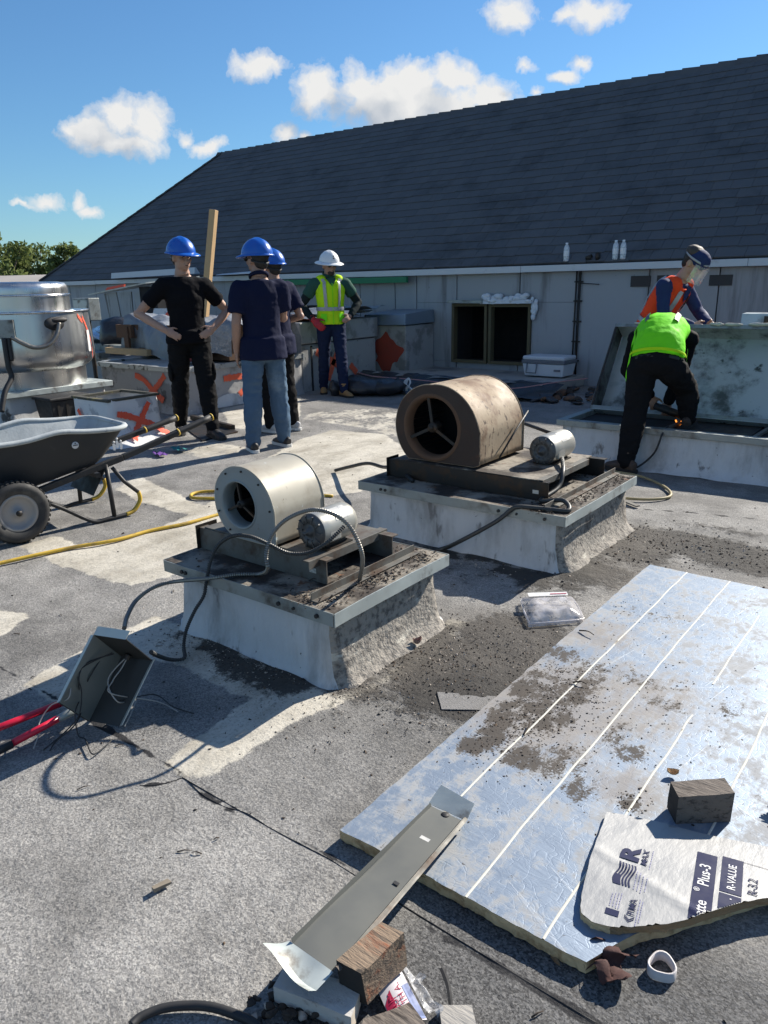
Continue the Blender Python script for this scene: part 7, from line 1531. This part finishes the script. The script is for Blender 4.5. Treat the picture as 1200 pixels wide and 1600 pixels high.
        if logo:
            for q, (zz, w_) in enumerate(((.075, .020), (.052, .026))):
                d = MB(); F_ = R @ V((0, 1, 0)); X_ = R @ V((1, 0, 0)); Z_ = R @ V((0, -.45, .9)); o_ = at((0, .148 * math.cos(math.asin(zz / .135)) + .004, zz)); d.add([o_ + X_ * a * w_ * k + Z_ * b_ * .0075 * k for a, b_ in ((.5, -1), (-.5, -1), (-.35, 1), (.35, 1))], [(0, 1, 2, 3)]); part('hat_badge', d, M['dark_steel'], h, local=True)
        return h
    def shoes(s, an, d, m_, sole=None, high=False, kid=('R', 'L')):
        k = s.k
        for nm in kid:
            a = V(an[nm]); f = V(d[nm]); f.z = 0; f.normalize(); sd_ = V((-f.y, f.x, 0)); gz = a.z - .085 * k
            b = MB(); pts = [a + f * q * k + V((0, 0, gz - a.z + h * k)) for q, h in ((-.085, .045), (-.055, .05), (0, .052), (.06, .044), (.12, .034), (.165, .026), (.185, .022))]
            b.tube(pts, [.026 * k, .036 * k, .037 * k, .043 * k, .046 * k, .037 * k, .016 * k], 14, side=sd_, flat=[.040 * k, .050 * k, .052 * k, .044 * k, .034 * k, .026 * k, .018 * k])
            b.tube([a + V((0, 0, -.04 * k)), a + V((0, 0, (.09 if high else .015) * k))], [.046 * k, .050 * k if high else .043 * k], 14)
            bm = vox(b, .009, 2, zmin=gz + .012 * k); sh_ = part('boot' if high else 'shoe', bm, m_, s.t, local=True)
            so2 = MB(); out = []
            for q, w_ in ((-.098, .012), (-.09, .028), (-.05, .040), (0, .040), (.06, .047), (.12, .050), (.165, .042), (.192, .020)): out.append((q, w_))
            poly = [a + f * q * k + sd_ * w_ * k for q, w_ in out] + [a + f * q * k - sd_ * w_ * k for q, w_ in out[::-1]]
            n = len(poly); vs = [V((p.x, p.y, gz + .001)) for p in poly] + [V((p.x, p.y, gz + .028 * k)) for p in poly]
            so2.add(vs, [tuple(range(n)), tuple(range(2 * n - 1, n - 1, -1))] + [(i, n + i, n + (i + 1) % n, (i + 1) % n) for i in range(n)]); part('sole', so2, sole or M['black'], sh_, local=True)
    def trousers(s, hip, kn, an, m_, r=(.105, .078, .060), wr=.010, seed=1, top=.17):
        b = MB(); s.torso(b, .012 * s.k, -0.0, top)
        for q in ('R', 'L'):
            P_, R_ = s.chain(hip[q], kn[q], V(an[q]) + V((0, 0, .0)), *r); s.limb(b, P_, R_)
        c, X, F, rx, ry = s.frame(0); b.ell(c - F * .03 * s.k, (.155 * s.k, .115 * s.k, .11 * s.k), None, 16, 10)
        t = part('trousers', vox(b, .0125, 3, wr, (9, 9, 17), seed), m_, s.t, local=True); return t
    def skin(s, arms, legs, hands, head, m_=None):
        b = MB(); s.torso(b, -.010 * s.k)
        for q in ('R', 'L'):
            sh_, el_, wr_ = arms[q]; P_, R_ = s.chain(sh_, el_, wr_, .054, .041, .029); s.limb(b, P_, R_)
            c = s.frame(.66)[0]; b.tube([c, V(sh_)], [.08 * s.k, .055 * s.k], 10)
            if hands[q]: s.hand(b, wr_, *hands[q])
            hp, kn_, an_ = legs[q]; P_, R_ = s.chain(hp, kn_, an_, .085, .055, .040); s.limb(b, P_, R_)
        s.head(b, head[0], head[1], s.frame(1.0)[0]); part('body', vox(b, .0085, 2), m_ or M['skin'], s.t, local=True)
    def shirt(s, arms, m_, sleeve=.55, off=.014, hem=.12, wr=.008, seed=3, name='shirt', sl_r=(.078, .070), collar=None, full=None, drop=0):
        b = MB(); s.torso(b, off * s.k, hem, .90)
        if drop:
            c, X, F, rx, ry = s.frame(0); o_ = off + .020; m_n = 20
            vs = [c + X * math.cos(6.2832 * j / m_n) * (rx + (o_ + q * .016) * s.k) + F * math.sin(6.2832 * j / m_n) * (ry + (o_ + q * .020) * s.k) + V((0, 0, (.10 - (.10 + drop) * q) * s.k)) for q in (0, .5, 1) for j in range(m_n)]
            b.add(vs, [(i * m_n + (j + 1) % m_n, i * m_n + j, (i + 1) * m_n + j, (i + 1) * m_n + (j + 1) % m_n) for i in range(2) for j in range(m_n)] + [tuple(range(m_n)), tuple(3 * m_n - 1 - j for j in range(m_n))], 0, True)
        for q in ('R', 'L'):
            sh_, el_, wr_ = [V(p) for p in arms[q]]; c = s.frame(.68)[0]; b.tube([c, sh_], [.105 * s.k, sl_r[0] * s.k], 12); b.ell(sh_, (sl_r[0] * s.k * .98,) * 3, None, 12, 8)
            if full is None: b.tube([sh_, sh_.lerp(el_, sleeve * .5), sh_.lerp(el_, sleeve)], [sl_r[0] * s.k, sl_r[1] * s.k * 1.02, sl_r[1] * s.k], 14)
        c0, c1 = s.frame(.84)[0], s.frame(.92)[0]; b.tube([c0, c1], [.095 * s.k, .076 * s.k], 14)
        t = part(name, vox(b, .0115, 3, wr, (9, 9, 13), seed), m_, s.t, local=True)
        if collar:
            cc = MB(); c, X, F, rx, ry = s.frame(.985); ring = [c + X * math.cos(a) * .080 * s.k + F * math.sin(a) * .074 * s.k + V((0, 0, .014 * s.k - .020 * s.k * math.sin(a))) for a in np.linspace(0, 6.283, 25)[:-1]]
            cc.tube(ring, .016 * s.k, 8, closed=True, side=(0, 0, 1), flat=[.008 * s.k] * 24); part('collar', cc, collar, t, local=True)
        return t
    def sleeves(s, arms, m_, a=.0, b=.93, r=(.069, .054, .040), sides=('R', 'L'), wr=.006):
        for q in sides:
            mb = MB(); P_, R_ = s.chain(*arms[q], *r); s.limb(mb, P_[:6] + [P_[5].lerp(P_[6], .7)], R_[:6] + [R_[6] * 1.02]); part('sleeve', vox(mb, .0105, 3, wr, (9, 9, 14), 5), m_, s.t, local=True)
    def vest(s, m_, hem=.02, wr=.008, stripes=True, name='safety_vest', arms=None, seed=6):
        b = MB(); s.torso(b, .030 * s.k, hem, .86)
        for sx in (-1, 1):
            c = s.frame(.72); b.ell(c[0] + c[1] * sx * .105 * s.k + (s.frame(.8)[0] - s.frame(.7)[0]) * .7, (.078 * s.k, .100 * s.k, .082 * s.k), None, 14, 9)
        t = part(name, vox(b, .012, 3, wr, (9, 9, 11), seed), m_, s.t, local=True); return t
    def strip(s, path, w_, m_, parent, name='reflective_strip', off=.040):
        """ribbon along (u, angle) samples"""
        b = MB(); P_ = [s.surf(u, a, off * s.k) for u, a in path]; n = len(P_); vs = []
        for i, (u, a) in enumerate(path):
            t = (P_[min(i + 1, n - 1)] - P_[max(i - 1, 0)]).normalized(); c = s.frame(u)[0]; o = (P_[i] - c).normalized(); sd_ = t.cross(o).normalized(); vs += [P_[i] - sd_ * w_ / 2 * s.k, P_[i] + o * .003, P_[i] + sd_ * w_ / 2 * s.k]
        b.add(vs, [(i * 3 + j, i * 3 + 3 + j, i * 3 + 4 + j, i * 3 + 1 + j) for i in range(n - 1) for j in (0, 1)], 0, True); part(name, b, m_, parent, local=True)
RX = lambda a: Matrix.Rotation(rad(a), 3, 'X'); RZ3 = lambda a: Matrix.Rotation(rad(a), 3, 'Z'); RY3 = lambda a: Matrix.Rotation(rad(a), 3, 'Y')
def mid(a, b): return ((a.x + b.x) / 2, (a.y + b.y) / 2, 0)
def flat(p, z): return V((p.x, p.y, z))

# man in black, hands on hips
f_r, f_l = W(284, 677), W(334, 684)
p = Person('man in black shirt and black trousers with blue hard hat and hands on hips', mid(f_r, f_l), rad(-118), 1.02, S=1.04)
an = {'R': flat(p.L(f_r), .087), 'L': flat(p.L(f_l), .087)}
hip = {'R': V((.095, 0, .93)), 'L': V((-.095, 0, .93))}; kn = {q: hip[q].lerp(an[q], .50) + V((0, .025, 0)) for q in 'RL'}
arms = {'R': (V((.190, 0, 1.42)), V((.43, -.09, 1.18)), V((.225, .125, 1.03))), 'L': (V((-.190, 0, 1.42)), V((-.41, -.08, 1.18)), V((-.215, .135, 1.03)))}
hands = {'R': ((-.80, .30, -.50), (-.1, -.3, .9), (-.2, -.9, 0), .30), 'L': ((.80, .30, -.45), (.1, -.3, .9), (.2, -.9, 0), .30)}
p.skin(arms, {q: (hip[q], kn[q], an[q]) for q in 'RL'}, hands, (V((0, .03, 1.675)), RZ3(20) @ RX(-3)))
p.trousers(hip, kn, an, M['trouser_black'], (.108, .084, .058), .014, 2); p.shirt(arms, M['tee'], .62, .020, .04, .009, 4, drop=.02)
p.shoes(an, {'R': (.25, 1, 0), 'L': (-.35, 1, 0)}, M['shoe_black'])
b = MB()
for q, sx in (('L', -1), ('R', 1)):
    c = hip[q].lerp(kn[q], .72) + V((sx * .088, 0, 0)); b = MB(); b.ell(c, (.022, .075, .095), None, 12, 8); part('cargo_pocket', vox(b, .012, 2, .006), M['trouser_black'], p.t, local=True)
pass; p.face_parts(); p.hat(M['hat_blue'], tilt=-2)

# man in navy polo and light jeans, back to us
f_l, f_r = W(397, 706), W(445, 697)
p = Person('man seen from behind in navy polo and light blue jeans with blue hard hat', mid(f_l, f_r), rad(62), 1.0, S=1.025)
an = {'R': flat(p.L(f_r), .087), 'L': flat(p.L(f_l), .087)}; hip = {'R': V((.093, 0, .93)), 'L': V((-.093, 0, .93))}; kn = {q: hip[q].lerp(an[q], .5) + V((0, .02, 0)) for q in 'RL'}
arms = {'L': (V((-.182, -.01, 1.405)), V((-.232, -.03, 1.12)), V((-.225, .05, .88))), 'R': (V((.182, -.01, 1.405)), V((.23, .10, 1.15)), V((.02, .26, 1.22)))}
hands = {'L': ((.02, .12, -1), (.2, 1, .1), (1, -.1, 0), .3), 'R': ((-.9, .25, .25), (0, .1, 1), (0, -1, .1), .4)}
p.skin(arms, {q: (hip[q], kn[q], an[q]) for q in 'RL'}, hands, (V((0, .015, 1.64)), RZ3(22)), M['skin2'])
p.trousers(hip, kn, an, M['jeans'], (.110, .083, .066), .015, 12); p.shirt(arms, M['navy'], .70, .024, .015, .007, 14, 'polo_shirt', (.077, .082), collar=M['navy'], drop=.09)
p.shoes(an, {'R': (-.25, 1, 0), 'L': (.05, 1, 0)}, M['shoe_black'], M['shoe_white']); p.face_parts(); p.hat(M['hat_blue'])
b = MB(); b.tube([p.at(-.085, .075, .012), p.at(-.088, -.02, .010)], .0035, 6); b.tube([p.at(.085, .075, .012), p.at(.088, -.02, .010)], .0035, 6)
for sx in (-1, 1): b.ell(p.at(sx * .034, .102, .006), (.026, .005, .018), p.hR, 10, 6)
part('sunglasses', b, M['eye'], p.t, local=True)

# the colleague half hidden beside him
f_l, f_r = W(424, 676), W(459, 672)
p = Person('man half hidden behind the jeans wearer in navy polo with blue hard hat', mid(f_l, f_r), rad(92), .985)
an = {'R': flat(p.L(f_r), .087), 'L': flat(p.L(f_l), .087)}; hip = {'R': V((.093, 0, .93)), 'L': V((-.093, 0, .93))}; kn = {q: hip[q].lerp(an[q], .5) + V((0, .02, 0)) for q in 'RL'}
arms = {'R': (V((.195, 0, 1.425)), V((.26, -.10, 1.16)), V((.22, .15, 1.10))), 'L': (V((-.195, 0, 1.425)), V((-.20, .16, 1.22)), V((-.13, .42, 1.33)))}
hands = {'R': ((-.3, .8, .1), (0, .1, 1), (-1, 0, 0), .5), 'L': ((.1, .8, .5), (.3, -.4, .8), (1, 0, 0), .6)}
p.skin(arms, {q: (hip[q], kn[q], an[q]) for q in 'RL'}, hands, (V((0, .02, 1.64)), RZ3(-8)), M['skin2'])
p.trousers(hip, kn, an, M['trouser_black'], (.108, .080, .064), .015, 22); p.shirt(arms, M['navy'], .72, .028, .0, .009, 24, 'polo_shirt', (.086, .084), collar=M['navy'], drop=.09)
p.shoes(an, {'R': (-.1, 1, 0), 'L': (.1, 1, 0)}, mat('light_trainer', (.42, .42, .42), .6, 0, .1, 9), M['shoe_white']); p.face_parts(); p.hat(M['hat_blue'], tilt=3)

# man in the lime vest
f_r, f_l = W(506, 614), W(538, 620)
p = Person('man in lime safety vest and white full brim hard hat with hands on hips', mid(f_r, f_l), rad(-126), 1.035, S=1.025)
an = {'R': flat(p.L(f_r), .087), 'L': flat(p.L(f_l), .087)}; hip = {'R': V((.093, 0, .94)), 'L': V((-.093, 0, .94))}; kn = {q: hip[q].lerp(an[q], .5) + V((0, .02, 0)) for q in 'RL'}
arms = {'R': (V((.20, 0, 1.44)), V((.37, -.09, 1.18)), V((.25, .08, .99))), 'L': (V((-.20, 0, 1.44)), V((-.40, -.09, 1.20)), V((-.24, .08, 1.03)))}
hands = {'R': ((-.50, .55, -.55), (-.1, -.3, .9), (-.6, -.6, 0), .5), 'L': ((.55, .5, -.35), (.1, -.3, .9), (.6, -.6, 0), .5)}
p.skin(arms, {q: (hip[q], kn[q], an[q]) for q in 'RL'}, hands, (V((0, .03, 1.67)), RZ3(10) @ RX(-7)), M['skin2'])
p.trousers(hip, kn, an, M['jeans_dark'], (.102, .074, .058), .012, 32); p.shirt(arms, M['green_shirt'], .55, .012, .15, .006, 34, 'polo_shirt', (.080, .074), collar=M['green_shirt']); p.sleeves(arms, M['sleeve_dark'])
v_ = p.vest(M['hivis'], hem=.0)
for a0 in (62, 118): p.strip([(.30 + .045 * i, a0) for i in range(11)], .042, M['reflect'], v_)
p.strip([(.30, a) for a in range(0, 361, 10)], .045, M['reflect'], v_); p.strip([(.02 + .045 * i, 90) for i in range(16)], .008, M['hivis_green'], v_, 'zip', .041)
for a0 in (50, 130): p.strip([(.78, a0 - 12), (.78, a0 + 12)], .045, M['reflect'], v_)
b = MB(); vs = [p.surf(.62, 90, .045), p.surf(.80, 72, .046), p.surf(.90, 70, .047), p.surf(.94, 90, .03), p.surf(.90, 110, .047), p.surf(.80, 108, .046)]; b.add(vs, [(0, 1, 2, 3), (0, 3, 4, 5)]); part('shirt_opening', b, M['green_shirt'], v_, local=True)
for a0 in (52, 128): b = MB(); b.add([p.surf(u, a, .043) for u, a in ((.08, a0 - 14), (.08, a0 + 14), (.22, a0 + 13), (.22, a0 - 13))], [(3, 2, 1, 0)]); part('vest_pocket', b, M['hivis_green'], v_, local=True)
b = MB(); p.hand(b, arms['R'][2], *hands['R'], infl=1.28); b.tube([arms['R'][2], arms['R'][2].lerp(arms['R'][1], .22)], [.040, .046], 12); part('glove', vox(b, .010, 2), M['glove_red'], p.t, local=True)
p.shoes(an, {'R': (.2, 1, 0), 'L': (-.35, 1, 0)}, M['boot_tan'], M['wood_end'], True); p.face_parts(eyes=False); p.hat(M['hat_white'], True, tilt=-2, logo=True)
b = MB()
for sx in (-1, 1): b.ell(p.at(sx * .034, .100, .004), (.027, .008, .019), p.hR, 12, 7); b.tube([p.at(sx * .06, .09, .010), p.at(sx * .088, -.01, .008)], .0035, 6)
b.tube([p.at(-.01, .106, .008), p.at(.01, .106, .008)], .003, 6); part('sunglasses', b, M['eye'], p.t, local=True)
b = MB(); b.ell(p.at(0, .062, -.085), (.050, .045, .036), p.hR, 14, 9); part('beard', vox(b, .009, 2), mat('short_beard', (.035, .024, .018), .8, 0, .3, 40), p.t, local=True)
b = MB(); p.torso(b, .020, .13, .17, 3); part('belt', b, M['belt'], p.t, local=True)

# man in the orange vest behind the hood, looking down to his work
p = Person('man in orange safety vest and navy sleeves leaning over the back of the tilted hood', (-2.38, 7.32, 0), rad(-100), 1.0,
           [(V((0, -.10, .90)), .165, .118), (V((0, -.07, 1.0)), .160, .114), (V((0, -.02, 1.12)), .150, .106), (V((0, .05, 1.25)), .168, .114), (V((0, .12, 1.35)), .178, .110), (V((0, .17, 1.41)), .135, .084), (V((0, .21, 1.46)), .072, .064)])
an = {'R': V((.13, -.05, .087)), 'L': V((-.13, -.02, .087))}; hip = {'R': V((.093, -.10, .93)), 'L': V((-.093, -.10, .93))}; kn = {q: hip[q].lerp(an[q], .5) + V((0, .03, 0)) for q in 'RL'}
arms = {'R': (V((.195, .13, 1.39)), V((.24, .17, 1.13)), V((.13, .40, 1.05))), 'L': (V((-.195, .13, 1.39)), V((-.25, .26, 1.15)), V((-.06, .46, 1.06)))}
hands = {'R': ((-.35, .85, -.25), (-.3, 0, .9), (-.4, -.3, -.8), .8), 'L': ((.45, .80, -.3), (.3, 0, .9), (.4, -.3, -.8), .8)}
p.skin(arms, {q: (hip[q], kn[q], an[q]) for q in 'RL'}, hands, (V((0, .30, 1.585)), RX(-30)))
p.trousers(hip, kn, an, M['jeans_dark'], (.104, .078, .062), .012, 42); p.shirt(arms, M['sleeve_navy'], .5, .010, .1, .006, 44, 'shirt', (.072, .064), full=True); p.sleeves(arms, M['sleeve_navy'])
v_ = p.vest(M['hivis_orange'], hem=.0, seed=46)
for a0 in (60, 120, 240, 300): p.strip([(.28 + .05 * i, a0) for i in range(12)], .045, M['reflect'], v_)
p.strip([(.28, a) for a in range(0, 361, 10)], .045, M['reflect'], v_)
b = MB(); vs = [p.surf(.62, 90, .045), p.surf(.80, 72, .046), p.surf(.92, 72, .047), p.surf(.95, 90, .03), p.surf(.92, 108, .047), p.surf(.80, 108, .046)]; b.add(vs, [(0, 1, 2, 3), (0, 3, 4, 5)]); part('shirt_opening', b, M['sleeve_navy'], v_, local=True)
p.shoes(an, {'R': (.1, 1, 0), 'L': (-.1, 1, 0)}, M['boot_brown'], None, True); p.face_parts(eyes=True)
b = MB(); b.ell(p.at(0, .015, .050), (.092, .112, .080), p.hR, 18, 11); b.ell(p.at(0, .075, .030), (.080, .050, .060), p.hR, 14, 9); part('head_cover', vox(b, .010, 2, .006), M['sleeve_navy'], p.t, local=True)
b = MB(); b.ell(p.at(0, -.040, .075), (.088, .092, .062), p.hR, 16, 9); part('hair', vox(b, .010, 1, .008), mat('brown_grey_hair', (.06, .045, .036), .7, 0, .4, 30), p.t, local=True)
b = MB(); b.tube([p.at(.099 * math.cos(a), .005 + .118 * math.sin(a), .045 - .010 * math.sin(a)) for a in np.linspace(0, 6.283, 30)[:-1]], .010, 6, closed=True, side=(0, 0, 1), flat=[.005] * 29); part('headband', b, M['reflect'], p.t, local=True)
b = MB(); b.grid(lambda u, v: p.at(.105 * math.cos(rad(20 + 140 * u)), .015 + .135 * math.sin(rad(20 + 140 * u)), .02 - .16 * v), 18, 8); part('visor', b, M['visor'], p.t, local=True)

# man in the lime vest bent double over the open curb
f_l = V((-2.015, 5.715, 0)); f_r = V((-1.72, 6.22, .29))
p = Person('man in lime vest and black trousers bent double over the open curb', (-1.91, 5.93, 0), rad(14), 1.03,
           [(V((0, -.02, .80)), .170, .125), (V((0, .03, .90)), .168, .122), (V((0, .14, .985)), .158, .112), (V((0, .28, 1.025)), .172, .116), (V((0, .40, 1.01)), .180, .112), (V((0, .48, .975)), .135, .084), (V((0, .54, .93)), .072, .064)])
an = {'L': flat(p.L(f_l), .087), 'R': V((p.L(f_r).x, p.L(f_r).y, .30 + .087))}; hip = {'R': V((.10, .0, .80)), 'L': V((-.10, .0, .80))}
kn = {'L': hip['L'].lerp(an['L'], .5) + V((.0, .03, 0)), 'R': hip['R'].lerp(an['R'], .5) + V((.05, .10, .02))}
arms = {'L': (V((-.20, .42, .98)), V((-.27, .50, .72)), V((-.06, .52, .50))), 'R': (V((.20, .42, .98)), V((.16, .52, .70)), V((.08, .50, .46)))}
hands = {'L': ((.3, .1, -.9), (.8, 0, .3), (0, 1, 0), .8), 'R': ((-.1, .1, -.9), (-.8, 0, .2), (0, 1, 0), .8)}
p.skin(arms, {q: (hip[q], kn[q], an[q]) for q in 'RL'}, hands, (V((0, .66, .86)), RX(-75)))
p.trousers(hip, kn, an, M['trouser_black'], (.118, .086, .066), .016, 52, .22); p.shirt(arms, M['tee'], .5, .012, .12, .006, 54, 'shirt', (.078, .070), full=True); p.sleeves(arms, M['tee'], r=(.066, .056, .046))
v_ = p.vest(M['hivis_green'], hem=.07, seed=56)
for a0 in (236, 304): p.strip([(.36 + .05 * i, a0) for i in range(10)], .040, mat('dull_reflective_tape', (.11, .115, .12), .5, 0, .1, 20), v_)
p.strip([(.10, a) for a in range(180, 361, 10)], .022, M['hivis'], v_, 'hem_binding')
# loose vest tail hanging down on his left
b = MB(); b.grid(lambda u, v: p.surf(.08 + .42 * u, 196, .036) + V((-.022 * v - .008 * math.sin(12 * u), -.015 * v, -(.20 - .15 * u) * v)), 14, 12); part('vest_tail', b, M['hivis_green'], v_, local=True)
b = MB(); b.grid(lambda u, v: p.surf(.10 + .08 * u, 12, .040) + V((.012, -.02 * v, .03 - .12 * v + .004 * math.sin(9 * v))), 4, 8); part('white_cloth', b, M['rag_white'], p.t, local=True)
b = MB(); p.torso(b, .020, .02, .06, 3); part('belt', b, M['belt'], p.t, local=True)
p.shoes(an, {'L': (-.8, .45, 0), 'R': (.2, 1, 0)}, M['boot_brown'], M['wood_end'], True); p.face_parts(eyes=False)
# glowing cut: sparks where he grinds
M['spark'] = bpy.data.materials.new('hot_spark'); M['spark'].use_nodes = True
_n = M['spark'].node_tree.nodes['Principled BSDF']; _n.inputs['Emission Color'].default_value = (1, .28, .04, 1); _n.inputs['Emission Strength'].default_value = 1.2; _n.inputs['Base Color'].default_value = (.4, .1, .02, 1)
c = V((-1.82, 6.36, .33)); gt = thing('angle_grinder', 'dark hand tool glowing orange where the bent man cuts the curb', 'grinder', tuple(c))
b = MB(); b.tube([c + V((-.22, .02, .10)), c + V((-.06, .0, .06)), c + V((.02, 0, .04))], [.03, .034, .028], 12); part('grinder_body', b, M['dark_steel'], gt)
b = MB(); b.lathe([(.001, 0), (.058, 0), (.058, .004), (.001, .004)], n=28, M=Matrix.Translation(c + V((.02, 0, .02))) @ Matrix.Rotation(rad(70), 4, 'X')); part('disc', b, M['angle'], gt)
b = MB(); b.lathe([(.05, .005), (.059, .006), (.062, .003), (.059, -.003)], n=16, a0=rad(200), a1=rad(300), M=Matrix.Translation(c + V((.02, 0, .02))) @ Matrix.Rotation(rad(70), 4, 'X')); b.ell(c + V((.05, -.01, -.005)), (.045, .012, .012), None, 10, 6); part('hot_cut', b, M['spark'], gt)
